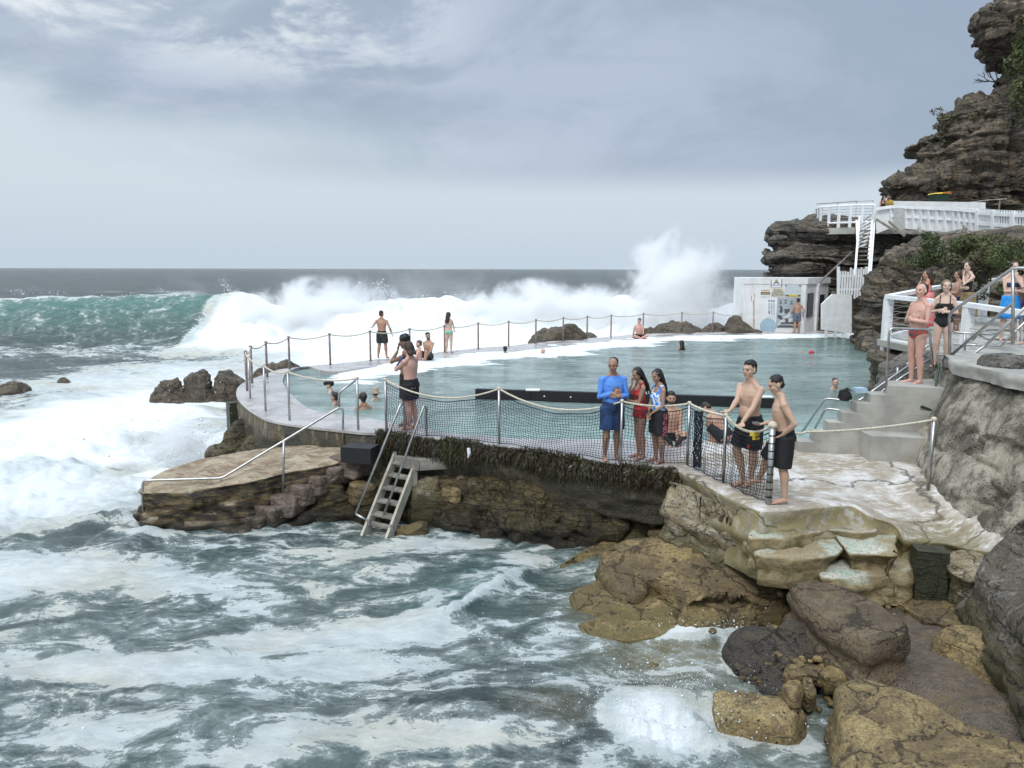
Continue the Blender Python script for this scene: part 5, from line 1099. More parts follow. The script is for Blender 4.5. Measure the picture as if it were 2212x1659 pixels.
# wooden ladder and landing
lad = thing('ladder', 'grey timber ladder with steel handrails going down into the cove', 'ladder', at(835,1155,SEA))
LT = [P(857,981,14.75),P(905,989,14.65)]; LB = [P(790,1150,13.75),P(840,1162,13.62)]
dn = Vector((0,-.0,-.12))
for a, b in zip(LT, LB): MB().beam(a,b+(b-a).normalized()*.25,.05,.20).build('stringer', M['timber2'], lad)
for i in range(5):
    f0 = .10+.165*i+.0; a = LT[0].lerp(LB[0],f0); b = LT[1].lerp(LB[1],f0); d = (b-a).normalized(); fw = Vector((d.y,-d.x,0)); m = MB().beam(a,b,.20,.04); m.build('rung', M['timber'], lad)
a = LT[0].lerp(LB[0],.88); b = LT[1].lerp(LB[1],.88); MB().beam(a,b,.12,.05).build('rung', M['timber'], lad)
pf_ = [P(850,983,14.75),P(908,991,14.6),P(985,985,14.9),P(985,975,15.2),P(880,968,15.6)]; zt = -.36
pl = thing('landing', 'small grey timber landing at the top of the ladder', 'platform', (pf_[1].x,pf_[1].y,-.5))
pq = [(q.x,q.y) for q in (at(852,984,zt),at(906,993,zt),at(986,988,zt),at(975,972,zt),at(880,965,zt))]
MB().prism(pq, zt-.04, zt).build('deck_boards', M['timber'], pl)
MB().beam((pq[1][0],pq[1][1]+.02,zt-.13),(pq[2][0],pq[2][1]+.02,zt-.13),.05,.17).build('fascia', M['timber'], pl); MB().beam((pq[0][0],pq[0][1]+.02,zt-.13),(pq[1][0],pq[1][1]+.02,zt-.13),.05,.17).build('fascia', M['timber'], pl)
for q in (pq[1],pq[2]): MB().box((q[0]-.1,q[1]+.12,zt-.3),(.09,.09,.5)).build('leg', M['timber'], pl)
for (tx,ty,bx,by,px_,py_,Yt) in ((866,872,768,1110,874,960,14.75),(916,876,826,1120,922,978,14.65)):
    top_ = P(tx,ty,Yt-.1); MB().tube(fillet([P(bx,by,13.85),top_,P(px_-1,ty+4,Yt+.2),at(px_,py_,zt)],.07),.024,8).build('handrail', M['steel'], lad, True)
MB().tube([P(768,1110,13.85),P(800,1128,13.85)],.024,8).build('handrail_foot', M['steel'], lad, True)
for a,b in zip(LT,LB):
    for f0 in (.03,.9): c = a.lerp(b,f0); MB().box((c.x,c.y-.05,c.z+.05),(.06,.06,.12)).build('bracket', M['brackets'], lad)
# black box step on the masonry
c = at(775,962,-.12); s = MB().box((c.x+.02,c.y+.02,-.28),(.62,.42,.30),R(-14)); b_ = solo(s,'step_box','black block step beside the deck wall above the stone steps','step',M['black'])
# ---------------------------------------------------------------- rope posts and ropes
def post(p, h=1.05, r=.026, label='', grp='stainless posts of the rope fence', mat='steel'):
    s = thing('rope_post', label, 'post', p, group=grp)
    MB().tube([p-Vector((0,0,.03)),p+Vector((0,0,h))],r,10).build('pole', M[mat], s, True)
    MB().ball(p+Vector((0,0,h+.01)),(r*1.5,r*1.5,r*1.2),8,6).build('cap', M['rope'] if mat == 'steel' else M[mat], s, True); return p+Vector((0,0,h))
nl = ['thick clamped post at the platform corner in front of the front shirtless man','net post on the kerb left of the taller shirtless man','net post right of the bearded bather','net post right in front of the man in the blue rash shirt','net post in the middle of the long net','net post at the left end of the net by the man with the cast',
      'rope post where the long sloping handrail ends','near side post, third from the net end on the curved deck','near side post beside the curved deck inner edge','near side post next to the leftmost deck post']
TN = [post(q, 1.05 if i else 1.12, .026 if i else .045, nl[i]) for i, q in enumerate(posts_near)]
cl_ = MB()
for i in range(9): cl_.tube([posts_near[0]+Vector((.0,0,.1+.11*i)),posts_near[0]+Vector((0,0,.115+.11*i))],.05,10)
solo(cl_,'net_ties','black ties binding the net to the thick corner post','ties',M['black'])
fl_ = ['leftmost post of the curved deck end']+['far side post at the %s' % t for t in ('curved deck end just right of the leftmost post','curved deck end behind the second near post','curved deck end behind the swimmer in the cap','open gap left of the man in dark shorts','hand of the man in dark shorts','right of the man in dark shorts','woman in the green bikini','gap right of the woman in the green bikini','first swimmer head','small bald swimmer','left flank of the big round rock','right flank of the big round rock','gap left of the seated man','back of the seated man','middle of the long flat rock','right end of the long flat rock')]
fl_ = ['leftmost post of the curved deck end','far post second from the left on the curved end','far post third from the left on the curved end','far post above the black capped swimmer','far post in the gap left of the man in dark shorts','far post held by the man in dark shorts','far post behind the two seated men','far post beside the woman in the green bikini','far post right of the woman in the green bikini','far post above the dark haired swimmer','far post just left of the big round rock','far post in front of the big round rock','far post between the round rock and the long flat rock','far post left of the man seated alone','far post right behind the man seated alone','far post in front of the long flat rock','last far post before the white kiosk']
TF = [post(q, 1.04, .035, fl_[i], 'far side posts of the rope fence', 'steel_rust') for i, q in enumerate(posts_far)]
def rope(label, tops, s, r=.014):
    pts = []
    for i in range(len(tops)-1): pts += sag(tops[i],tops[i+1],s[i] if hasattr(s,'__len__') else s,12)[:-1]
    pts.append(tops[-1]); mb = MB().tube(pts,r,6); solo(mb,'rope',label,'rope',M['rope'],None,True)
rope('rope strung along the far seaward posts to the kiosk', TF+[Vector((A_.x,A_.y+.3,.9))], .10, .022)
rope('rope along the near posts of the curved deck end', [TF[0],TN[9],TN[8],TN[7],TN[6]], [.05,.07,.08,.10], .018)
rope('pale rope along the top of the long safety net', [TN[5],TN[4],TN[3],TN[2]], [.26,.26,.06], .018)
rope('pale rope over the netted corner to the thick post', [TN[2],TN[1],TN[0]], [.03,.16], .020)
wp = at(2005,1055,0); WT = post(wp,1.05,.03,'lone rust stained post at the foot of the retaining wall')
rope('pale rope from the thick corner post to the retaining wall post', [TN[0]+Vector((0,0,-.02)),P(1700,925,10.75),P(1740,933,10.9),WT], [.0,.05,.04], .018)
m = MB().tube([P(2058,905,12.3),P(2048,1000,11.7)],.05,6); solo(m,'timber_prop','weathered pale timber rail fixed upright on the retaining wall','timber',M['timber2'])
m = MB().tube([P(2030,784,13.55),P(2014,882,13.25)],.02,6).tube([P(1990,878,13.2),P(2012,886,13.2),P(2027,882,13.2)],.025,6); solo(m,'pipe','thin dark green pipe and bracket on the retaining wall','pipe',m_plain('green_metal',(.03,.07,.05),.5,.3))
# ---------------------------------------------------------------- nets
def net(label, tops, sags, zb=.03, cell=.055, rows=17, wob=.03):
    T = []; B = []
    for i in range(len(tops)-1):
        a, b = tops[i], tops[i+1]; L = (b-a).length; n = max(4,int(L/cell)); d = (b-a).normalized(); nn = Vector((d.y,-d.x,0))
        for k_ in range(n+(i == len(tops)-2)):
            f = k_/n; q = a.lerp(b,f); s_ = sags[i]*4*f*(1-f); w_ = .05*math.sin(f*math.pi)+.02*math.sin(f*23+i)
            T.append(Vector((q.x,q.y,q.z-.06-s_))+nn*w_*.4); B.append(Vector((q.x,q.y,zb))+nn*w_)
    g = [[T[i].lerp(B[i],j/rows)+Vector((.012*math.sin(i*.31+j*.7),.0,.010*math.sin(i*.45+j*.2)-.05*math.sin(math.pi*j/rows))) for j in range(rows+1)] for i in range(len(T))]
    mb = MB(); r = .0044
    for i in range(len(g)): mb.tube(g[i], r, 3, False)
    for j in range(rows+1): mb.tube([g[i][j] for i in range(len(g))], r if j not in (0,rows) else .009, 3 if j else 4, False)
    return solo(mb,'safety_net',label,'net',M['net'])
net('dark mesh net strung on the long stretch of posts left of the corner', [TN[5],TN[4],TN[3],TN[2]], [.27,.27,.10])
net('dark mesh net round the platform corner in front of the shirtless men', [TN[2],TN[1],TN[0]], [.06,.18], rows=17)
# rolled net bundle
q = posts_near[2].lerp(posts_near[1],.28); mb = MB(); rs = random.Random(3)
for i in range(46):
    a0 = rs.uniform(0,6.28); z = 0; pts = []
    for j in range(12): pts.append(q+Vector((.075*math.cos(a0+j*.8)*rs.uniform(.5,1.1),.06*math.sin(a0+j*.8),.04+j*.085)))
    mb.tube(pts,.004,3,False)
solo(mb,'net_bundle','black bunched up net hanging beside the post by the bearded bather','net bundle',M['net'])
c = TN[0].lerp(TN[1],.33)+Vector((0,-.02,-.20)); mb = MB().box(c,(.10,.02,.10),R(15)); mb.box(c+Vector((-.06,.0,.03)),(.06,.02,.05)); solo(mb,'tag','yellow plastic tag tied on the net near the phone','tag',M['yel'])
# floating boom
a = P(1028,852,19.6); b = P(1675,876,18.3); a.z = b.z = .04; s = thing('boom','long black floating barrier lying across the pool','floating barrier',a)
d = (b-a).normalized(); nn = Vector((d.y,-d.x,0)); c = a.lerp(b,.195)
for u,v_ in ((0,.195),(.196,.95),(.951,1.)):
    MB().beam(a.lerp(b,u),a.lerp(b,v_),.16,.30 if v_ < .99 else .26).build('segment', M['black'], s)
for u in (.2,.56,.965): c = a.lerp(b,u)+Vector((0,0,.165)); MB().box(c,(.35,.2,.03)).build('joint_plate', M['white_old'], s)
for u in (.24,.33,.6,.9): c = a.lerp(b,u)+nn*(-.0)+Vector((0,-.09,.02)); MB().ball(c,.022,6,4).build('bolt', M['white'], s)
# kelp along the foot of the net
def kelp():
    rs = np.random.RandomState(11); v = []; f = []; line = [q for q in Orl if True]
    near = resample([Vector((q.x,q.y-.26,0)) for q in (at(1452,1004),posts_near[3],posts_near[4],posts_near[5])]+[at(850,938)], 200)
    for k_ in range(7500):
        u = rs.rand(); q = near[int(u*199)]; cn_ = float(fbm((u*16,0,0),3,3)); dens = .5+.5*float(cn_>-.12)
        if rs.rand() > dens: continue
        up = rs.rand() < .30; L = (rs.uniform(.07,.24)+max(0,cn_)*.45*rs.rand()) if not up else rs.uniform(.02,.12)*(1 if cn_>0 else .5); w = rs.uniform(.006,.02); x = q.x+rs.normal(0,.03); y = q.y-.03+rs.uniform(-.06,.05); z = rs.uniform(-.22,.03) if not up else .0
        dx = rs.normal(0,.04); a = rs.uniform(-.8,.8); sg = 1 if up else -1; n0 = len(v)
        for j in range(4):
            t = j/3; ww = w*(1-.6*t)*(1+.4*math.sin(j*2.)); px = x+dx*t+.012*math.sin(j*2+k_); py = y-.05*t*(1-t)-(.03 if not up else 0); pz = z+sg*L*t
            v += [(px-ww*math.cos(a),py-ww*math.sin(a),pz),(px+ww*math.cos(a),py+ww*math.sin(a),pz)]
        for j in range(3): b = n0+2*j; f.append((b,b+1,b+3,b+2))
    o = mkobj('kelp', v, f, M['kelp'], origin=(0,0,0)); tag(o,'brown and olive kelp fringe hanging from the deck edge under the net','kelp',kind='stuff')
t = NT('kelp'); p = t.pos(); c = t.mix(t.ramp(t.noise(p,3.,3),.4,.6),(.022,.015,.008),(.028,.030,.010)); c = t.mix(t.ramp(t.noise(p,22,2),.52,.7),c,(.10,.07,.025)); M['kelp'] = t.fin(t.bsdf(c,.38))
kelp()
m = MB(); c = P(1012,975,13.4); m.tube([c+Vector((0,0,.06)),c+Vector((.01,-.01,-.03)),c+Vector((-.01,0,-.12))],[.03,.035,.01],5); solo(m,'plastic_scrap','small white scrap of plastic caught in the kelp','litter',M['white'])
# white viewing deck railing
cr = Vector((8.86,18.2,2.62)); 
s = thing('railing','white timber railing with steel wires round the viewing deck','railing',(8.86,18.2,1.2))
pth = [cr, P(2094,653,15.6), P(2205,674,14.6)]; pth[1].z = 2.55; pth[2] = P(2212,676,14.3)
MB().beam(pth[0],pth[1],.20,.09).build('top_rail', M['white'], s); MB().beam(pth[1],pth[2],.20,.09).build('top_rail', M['white'], s)
back = [cr, P(2020,621,21.5), P(2104,611,24), P(2160,603,26)]
for i in range(3): MB().beam(back[i],back[i+1],.20,.09).build('top_rail', M['white'], s)
for q,w_ in ((cr,.17),(pth[1]+Vector((0,0,0)),.17),(back[2],.16),(P(2128,610,24.8),.2)):
    MB().beam(Vector((q.x,q.y,q.z-.05)),Vector((q.x,q.y,(-.4 if q is cr else q.z-1.5))),w_,w_,up=(0,1,0)).build('post', M['white'], s)
MB().beam(cr+Vector((0,0,-1.08)),pth[1]+Vector((0,0,-1.08)),.12,.22).build('bottom_beam', M['white'], s)
MB().beam(pth[1]+Vector((0,0,-1.2)),P(2170,775,14.3),.14,.2).build('bottom_beam', M['white'], s)
MB().beam(cr+Vector((0,0,-1.0)),back[1]+Vector((0,0,-1.05)),.12,.16).build('bottom_beam', M['white'], s)
w_ = MB()
for j in range(6):
    z = -.18-.14*j; w_.tube([cr+Vector((0,0,z)),pth[1]+Vector((0,0,z))],.008,4); w_.tube([cr+Vector((0,0,z)),back[1]+Vector((0,0,z)),back[2]+Vector((0,0,z))],.008,4); w_.tube([pth[1]+Vector((0,0,z)),pth[2]+Vector((0,0,z))],.008,4)
w_.build('wires', M['steel'], s)
fl2 = MB().prism([(8.75,18.4),(8.6,15.4),(9.2,13.8),(14,12.5),(20,14),(21,24),(17,28),(15,25.5),(12,21.8)], 1.46, 1.60); o = fl2.build('paving', M['conc'], None); tag(o, kind='structure')
s = thing('low_gate','short white paling gate at the right edge behind the big handrail','gate',P(2200,740,15.5)); pk = MB()
for i in range(5): a = P(2188+i*9,738,15.6); b = P(2188+i*9,680,15.6); pk.beam(a,b,.03,.06,up=(0,1,0))
pk.build('palings', M['white'], s); MB().beam(P(2184,690,15.65),P(2235,692,15.65),.05,.09).build('rail', M['white'], s)
# bags and towel
def bag(label, c, s_, seed, mat='black', cat='bag'):
    w, f = rock_np(s_, seed, p=3, amp=.10, n=4, fine=.006); w = w+np.array([c.x,c.y,c.z-w[:,2].min()]); s = thing('bag',label,cat,c); mkobj('body',w,f,M[mat],s,True)
    MB().tube([c+Vector((-s_[0]*.6,-s_[1]*.9,s_[2]*1.6)),c+Vector((-.02,-s_[1]*1.2,s_[2]*2.1)),c+Vector((s_[0]*.6,-s_[1]*.9,s_[2]*1.6))],.012,6).build('strap', M['black'], s)
bag('flat black bag lying on the platform at the foot of the steps', at(1818,962,.0)+Vector((0,.15,0)), (.21,.14,.09), 401)
bag('black backpack resting on the middle of the concrete steps', Vector((6.02,13.72,.90)), (.13,.08,.12), 402)
m = MB(); m.box((6.26,13.70,1.088),(.22,.2,.05)); m.box((6.26,13.70,1.13),(.20,.18,.03),R(6)); tw = thing('towel','folded pale blue towel on the top concrete steps','towel',(6.26,13.7,1.06)); m.build('folds',M['paleblue'],tw)
# ================================================================ PEOPLE
def m_skin():
    t = NT('skin'); a = t.attr('tint','Color'); p = t.coord(); n = t.noise(p, 9, 4)
    c = t.n('ShaderNodeMixRGB', blend_type='MULTIPLY', ins={0:.35,1:a,2:t.mix(t.ramp(n,.3,.7),(.78,.70,.68),(1,1,1))}).outputs[0]
    return t.fin(t.bsdf(c, .48, 0, t.bump(t.noise(p, 60, 3), .08, .002), .35, **{'Subsurface Weight':.12,'Subsurface Scale':.02,'Subsurface Radius':(1.,.35,.2)}))
M['skin'] = m_skin()
def m_cloth(name, c, c2=None, sc=12., r=.8, thr=(.45,.55)):
    t = NT(name); p = t.coord(); n = t.noise(p, sc, 3)
    col = t.mix(t.ramp(n, *thr), c, c2 or tuple(x*.8 for x in c)); fold = t.noise(t.mapping(p,(1,1,.35)), 14, 3)
    return t.fin(t.bsdf(col, r, 0, t.bump(fold, .5, .03)))
M['c_black'] = m_cloth('black_cloth',(.012,.012,.014)); M['c_dark'] = m_cloth('charcoal_cloth',(.035,.036,.036)); M['c_blue'] = m_cloth('blue_rash_shirt',(.10,.27,.72),(.085,.24,.66))
M['c_navy'] = m_cloth('navy_shorts',(.02,.055,.16),(.012,.03,.09),4); M['c_red'] = m_cloth('red_swimsuit',(.42,.02,.025),(.22,.01,.02),14); M['c_floral'] = m_cloth('blue_white_floral',(.02,.22,.75),(.72,.78,.85),16)
M['c_speedo'] = m_cloth('red_floral_briefs',(.55,.03,.03),(.03,.10,.10),22); M['c_green'] = m_cloth('mint_bikini',(.16,.62,.42)); M['c_grey'] = m_cloth('blue_grey_shorts',(.13,.16,.22))
M['c_coral'] = m_cloth('coral_dress',(.68,.13,.12),(.62,.25,.24),9); M['c_tan'] = m_cloth('tan_skirt',(.26,.19,.09)); M['c_sarong'] = m_cloth('bright_blue_sarong',(.02,.24,.66),(.03,.30,.75)); M['c_purple'] = m_cloth('lilac_bikini',(.33,.17,.48))
M['c_yellow'] = m_cloth('yellow_shirt',(.55,.36,.06)); M['c_beige'] = m_cloth('beige_hat',(.36,.28,.20)); M['c_cast'] = m_cloth('blue_cast',(.02,.06,.16)); M['c_redcap'] = m_cloth('red_cap',(.60,.04,.08)); M['c_pattern'] = m_cloth('patterned_stripe',(.35,.10,.14),(.03,.01,.02),30)
def m_hair(n, c): return m_plain(n, c, .5, 0, .4, 20, .6, .01)
M['h_black'] = m_hair('black_hair',(.010,.009,.009)); M['h_brown'] = m_hair('brown_hair',(.045,.026,.016)); M['h_blond'] = m_hair('fair_hair',(.26,.19,.11)); M['h_lbrown'] = m_hair('light_brown_hair',(.10,.06,.038))
M['eye'] = m_plain('eye',(.02,.015,.012),.2); M['phone'] = m_plain('phone',(.12,.13,.15),.25)
SK = {'pale':(.58,.40,.33),'pink':(.60,.36,.29),'tan':(.46,.28,.20),'asian':(.52,.35,.255),'brown':(.36,.22,.155),'fair':(.63,.45,.365),'dark':(.23,.135,.09)}
def ik(S, Wt, l1, l2, pole):
    d = Wt-S; L = d.length; mx = (l1+l2)*.995
    if L > mx: Wt = S+d*(mx/L); d = Wt-S; L = mx
    if L < abs(l1-l2)+.03: L = abs(l1-l2)+.03
    a = (l1*l1-l2*l2+L*L)/(2*L); h = math.sqrt(max(0,l1*l1-a*a)); u = d.normalized(); p = Vector(pole); p = p-u*p.dot(u)
    if p.length < 1e-4: p = Vector((1,0,0))
    return S+u*a+p.normalized()*h, Wt
def eloft(mb, rings, n=20):
    """rings: centre, rx, ry (world xy ellipse), capped"""
    v = []; f = []
    for c, rx, ry in rings:
        for k in range(n):
            a = 2*math.pi*k/n; v.append((c[0]+rx*math.cos(a), c[1]+ry*math.sin(a), c[2]))
    for i in range(len(rings)-1):
        for k in range(n): k2 = (k+1)%n; f.append((i*n+k,i*n+k2,(i+1)*n+k2,(i+1)*n+k))
    f += [tuple(range(n-1,-1,-1)), tuple((len(rings)-1)*n+k for k in range(n))]; mb.add(v,f)
def remesh(mb, vox, it=1, X=None):
    o = mkobj('tmp', mb.v, mb.f, None, origin=(0,0,0)); m = o.modifiers.new('r','REMESH'); m.mode='VOXEL'; m.voxel_size = vox
    if it: s = o.modifiers.new('s','SMOOTH'); s.factor=.5; s.iterations=it
    v, f = evalmesh(o); me = o.data; bpy.data.objects.remove(o); bpy.data.meshes.remove(me); return v, f
def person(label, feet, height=1.72, face=180., skin='tan', sex='m', head=(0,0), arms=('hang','hang'), legs=None, lean=0., pel=(0,0,0), wear=(), hair=('short','h_black'), vox=.010,
           belly=0., bulk=1.04, beard=False, group=None, twist=0., eyes=True, extras=None, z=None, depth=None):
    s = height/1.75; fe = Vector(feet); root = thing('person', label, 'person', fe, group=group); Rz = Matrix.Rotation(R(face),3,'Z'); Ri = Rz.transposed()
    loc = lambda w: Ri@(Vector(w)-fe)            # world -> local
    pz = .95*s; pv = Vector(pel)*s; Lm = Matrix.Rotation(R(-lean),3,'X')@Matrix.Rotation(R(twist),3,'Z')
    piv = Vector((0,0,pz))
    U = lambda q: Lm@(Vector(q)*s-piv)+piv+pv    # upper body transform (rest metres at 1.75)
    Ui = lambda V: ((V-np.array(piv+pv))@np.array(Lm)+np.array(piv))/s
    fem = sex == 'f'; mb = MB(); up = MB()
    if fem: T = [(.80,.06,.06),(.84,.135,.105),(.89,.168,.118),(.95,.165,.112),(1.02,.140,.098),(1.09,.122,.088),(1.16,.128,.090),(1.24,.145,.098),(1.31,.146,.092),(1.365,.122,.078),(1.41,.075,.062),(1.45,.045,.048)]
    else: T = [(.80,.06,.06),(.84,.13,.10),(.89,.152,.112),(.95,.155,.108),(1.02,.148,.104),(1.09,.147,.102),(1.16,.155,.106),(1.24,.170,.115),(1.31,.176,.116),(1.37,.150,.098),(1.415,.095,.074),(1.46,.055,.055)]
    eloft(up, [((0,.012*math.sin((z_-.9)*6),z_), rx*bulk, ry*(bulk if z_<1.3 else 1)) for z_,rx,ry in T], 24)
    if belly: up.ball((0,.045,1.06),(.125*bulk,.075+belly,.13),16,10)
    if fem:
        for sx in (-1,1): up.ball((sx*.068,.075,1.255),(.055,.052,.055),12,8)
    else:
        for sx in (-1,1): up.ball((sx*.075,.062,1.30),(.072,.05,.052),12,8)
    for sx in (-1,1): up.ball((sx*.078,-.062,.885),(.088,.075,.085),12,8)      # buttocks
    up.tube([(0,-.012,1.42),(0,.0,1.47),(0,.012,1.535)],[.066,.058 if not fem else .046,.058 if not fem else .046],14)
    for sx in (-1,1): up.tube([(sx*.02,-.018,1.50),(sx*.08,-.014,1.443),(sx*.15,-.006,1.385)],[.048,.045,.045],12)
    # head
    hc = Vector((0,.018,1.635)); Hm = Matrix.Rotation(R(head[0]),3,'Z')@Matrix.Rotation(R(-head[1]),3,'X'); hv = Vector((0,0,-.10))
    Hq = lambda q: Hm@((Vector(q)-hv)*1.07)+hv+hc
    hd = MB(); hd.ball((0,-.014,.030),(.074,.094,.086),20,14); hd.ball((0,.018,-.030),(.060,.068,.080),18,12); hd.ball((0,.050,-.088),(.030,.030,.024),12,8)
    hd.tube([(0,.082,.022),(0,.094,.002),(0,.104,-.020)],[.009,.011,.015],8); hd.ball((0,.085,-.024),(.019,.018,.011),8,6)
    hd.tube([(-.040,.066,.030),(0,.080,.033),(.040,.066,.030)],[.012,.013,.012],8); hd.ball((0,.074,-.053),(.024,.016,.014),8,6)
    for sx in (-1,1): hd.ball((sx*.074,-.010,-.008),(.011,.020,.032),8,6); hd.ball((sx*.04,.055,-.022),(.024,.022,.026),8,6)
    up.add([Hq(q) for q in hd.v], hd.f)
    # arms (in rest space of the upper body)
    armseg = []; hands = []
    A = {'hang':((.255,.02,.885),(.5,-1,0),(0,.15,-1)),'hangout':((.36,.05,.92),(.5,-1,0),(.3,.15,-1)),'crossA':((.035,.165,1.18),(.5,.0,-1),(-1,-.12,.12)),'crossB':((.03,.20,1.13),(.5,.0,-1),(-1,-.35,.10)),
         'mouth':((.035,.165,1.465),(.6,.5,-1),(-.15,-.25,1)),'chin':((.03,.155,1.43),(.6,.3,-1),(-.2,-.2,1)),'clasp':((.045,.19,.965),(1,-.6,0),(-.5,.3,-1)),'under':((-.10,.17,1.13),(1,0,-1),(-1,.1,0)),
         'front':((.16,.30,1.08),(.6,-.3,-1),(-.2,1,0)),'rest':((.15,.30,.92),(1,-.3,0),(0,1,-.3)),'lap':((.12,.26,.90),(1,-.5,0),(-.3,1,-.4)),'float':((.34,.30,1.28),(1,0,-1),(.3,1,0)),'prop':((.26,-.14,.86),(.4,-1,0),(0,.4,-.8)),'up':((.30,.25,1.75),(1,-.3,0),(0,.3,1))}
    for sx, ar in zip((1,-1), arms):
        S = Vector((sx*(.180 if not fem else .150)*(.5+.5*bulk), -.005, 1.382))
        if isinstance(ar, str): w_, po, hdn = [Vector(q) for q in A[ar]]; w_.x*=sx; po.x*=sx; hdn.x*=sx
        else:
            wl = loc(ar[0]); w_ = (Lm.transposed()@(wl-piv-pv)+piv)/s; po = Vector(ar[1]); hdn = Vector(ar[2])
            w_ = Vector(w_)
        E, w_ = ik(S, w_, .285, .255, po); r = (.054,.048,.037,.041,.026) if not fem else (.040,.035,.029,.031,.021)
        m1 = S.lerp(E,.45); m2 = E.lerp(w_,.3); up.tube([S,m1,E,m2,w_],r,14); up.ball(S,(.062,.059,.058) if not fem else (.046,.045,.045),12,8); up.ball(E,r[2],10,6)
        armseg.append((S,E,w_)); h = hdn.normalized(); sd = h.cross(Vector((0,0,1)) if abs(h.z) < .9 else Vector((0,1,0))).normalized(); pn = sd.cross(h).normalized()
        if ar in ('crossA','crossB','under'): sd = Vector((0,0,1)); sd = (sd-h*sd.dot(h)).normalized(); pn = Vector((0,-1,0))
        if ar in ('hang','hangout'): sd, pn = Vector((0,1,0)), Vector((-sx,0,0)); sd = (sd-h*sd.dot(h)).normalized()
        c = w_
        for k_ in range(-3,4,2): up.tube([c, c+h*.045+sd*.009*k_, c+h*.088+sd*.0125*k_],[.016,.013,.0115],8)
        for fi,(o_,L_) in enumerate(((-1.5,.062),(-.5,.074),(.5,.078),(1.5,.068))):
            b = c+h*.085+sd*o_*.0205; up.tube([b,b+h*L_*.5+pn*.008,b+h*L_*.85+pn*.030],[.0098,.0092,.0078],7)
        tb = c+h*.025-sd*.022*(-sx if not isinstance(ar,str) else -1); sgn = 1
        up.tube([c+h*.02,c+h*.045+sd*.036,c+h*.075+sd*.050+pn*.02],[.013,.011,.009],7); hands.append(U(c+h*.08))
    nb = len(up.v); mb.add([U(q) for q in up.v], up.f)
    # legs
    lseg = []; legs = legs or {}
    for sx, key in ((1,'r'),(-1,'l')):
        L = legs.get(key)
        H = Vector((sx*(.083 if not fem else .080),0,.905))*s+pv
        if L is None: K = Vector((sx*.095,.015,.495))*s+Vector((pv.x*.5,pv.y*.5,0)); An = Vector((sx*.105,-.03,.085))*s
        elif isinstance(L[0],str): # world targets for ankle
            An = loc(L[1]); K, An = ik(H, An, .425*s, .41*s, Vector((0,1,.1)))
        else: K = Vector(L[0])*s; An = Vector(L[1])*s
        fw = Vector((sx*.18,1,0)) if L is None or len(L) < 3 else Vector(L[2]); fw.normalize()
        tr = .092 if not fem else .094; a1 = H.lerp(K,.35); a2 = H.lerp(K,.7); back = (K-An).cross(Vector((1,0,0))).normalized()*.016*s
        if back.y > 0: back = -back
        b1 = K.lerp(An,.28)+back; b2 = K.lerp(An,.65)+back*.4
        mb.tube([H,a1,a2,K,b1,b2,An],[q*s*(.6+.4*bulk) for q in (tr,tr*.95,tr*.76,.059,.063,.046,.035)],16); mb.ball(K,.056*s,12,8); mb.ball(H,tr*s,12,8)
        if fw.z == 0 or True:
            hl = An+Vector((0,0,-.045*s))-fw*.045*s; md_ = An+Vector((0,0,-.050*s))+fw*.06*s; bl = An+Vector((0,0,-.062*s))+fw*.125*s; to = An+Vector((0,0,-.068*s))+fw*.175*s
            mb.tube([hl,An+Vector((0,0,-.03*s)),md_,bl,to],[.030*s,.036*s,.034*s,.030*s,.017*s],12); sdv = Vector((fw.y,-fw.x,0))
            for q in range(5): t0 = bl+sdv*(q-2)*.017*s*1.0; mb.tube([t0,t0+fw*(.075-.007*abs(q-(0 if sx<0 else 4)))*s-Vector((0,0,.012*s))],[.013*s,.009*s],6)
        lseg.append((H,K,An))
    v, f = remesh(mb, vox*s, 1)
    # tint
    rest = Ui(v); base = np.array(SK[skin]); col = np.repeat(base[None],len(v),0)
    hl = (rest-np.array(hc))-np.array(hv); hl = hl@np.array(Hm)/1.07+np.array(hv)     # head space
    def near(c, r): return np.exp(-(((hl-np.array(c))/np.array(r))**2).sum(1))
    armd = np.full(len(v),9.)
    for S,E,w_ in armseg:
        for a,b in ((S,E),(E,w_+(w_-E).normalized()*.15)):
            a = np.array(a); b = np.array(b); ab = b-a; t_ = np.clip(((rest-a)@ab)/(ab@ab),0,1); armd = np.minimum(armd, np.linalg.norm(rest-a-t_[:,None]*ab,axis=1)-.0)
    hr = np.array(M[hair[1]]['c']) if False else {'h_black':(.012,.01,.01),'h_brown':(.05,.03,.02),'h_blond':(.3,.2,.12),'h_lbrown':(.12,.07,.045)}[hair[1]]
    def blend(w, c):
        nonlocal col
        w = np.clip(w,0,1)[:,None]; col = col*(1-w)+np.array(c)*w
    blend(.75*near((0,.088,-.052),(.024,.02,.009)), (base[0]*.75,base[1]*.38,base[2]*.4))
    for sx in (-1,1): blend(.8*near((sx*.031,.082,.031),(.016,.02,.0045)), hr); blend(.35*near((sx*.031,.075,.010),(.016,.02,.009)), base*.45)
    blend(.25*near((0,.10,-.015),(.02,.03,.02))+.2*(near((.045,.06,-.025),(.02,.03,.02))+near((-.045,.06,-.025),(.02,.03,.02))), (base[0],base[1]*.7,base[2]*.65))
    if beard: blend(.85*((hl[:,2] < -.045)&(hl[:,2]>-.12)&(hl[:,1] > -.01))*(1-.8*near((0,.088,-.052),(.022,.02,.008))), hr); blend(.7*near((0,.09,-.038),(.028,.02,.008)), hr)
    if not fem: 
        for sx in (-1,1): blend(.7*np.exp(-(((rest-np.array((sx*.095,.11,1.285)))/np.array((.014,.05,.014)))**2).sum(1)), base*.5)
    blend(.22*np.clip((armd<.08)*1.*(rest[:,2]<1.1),0,1)*0, base)
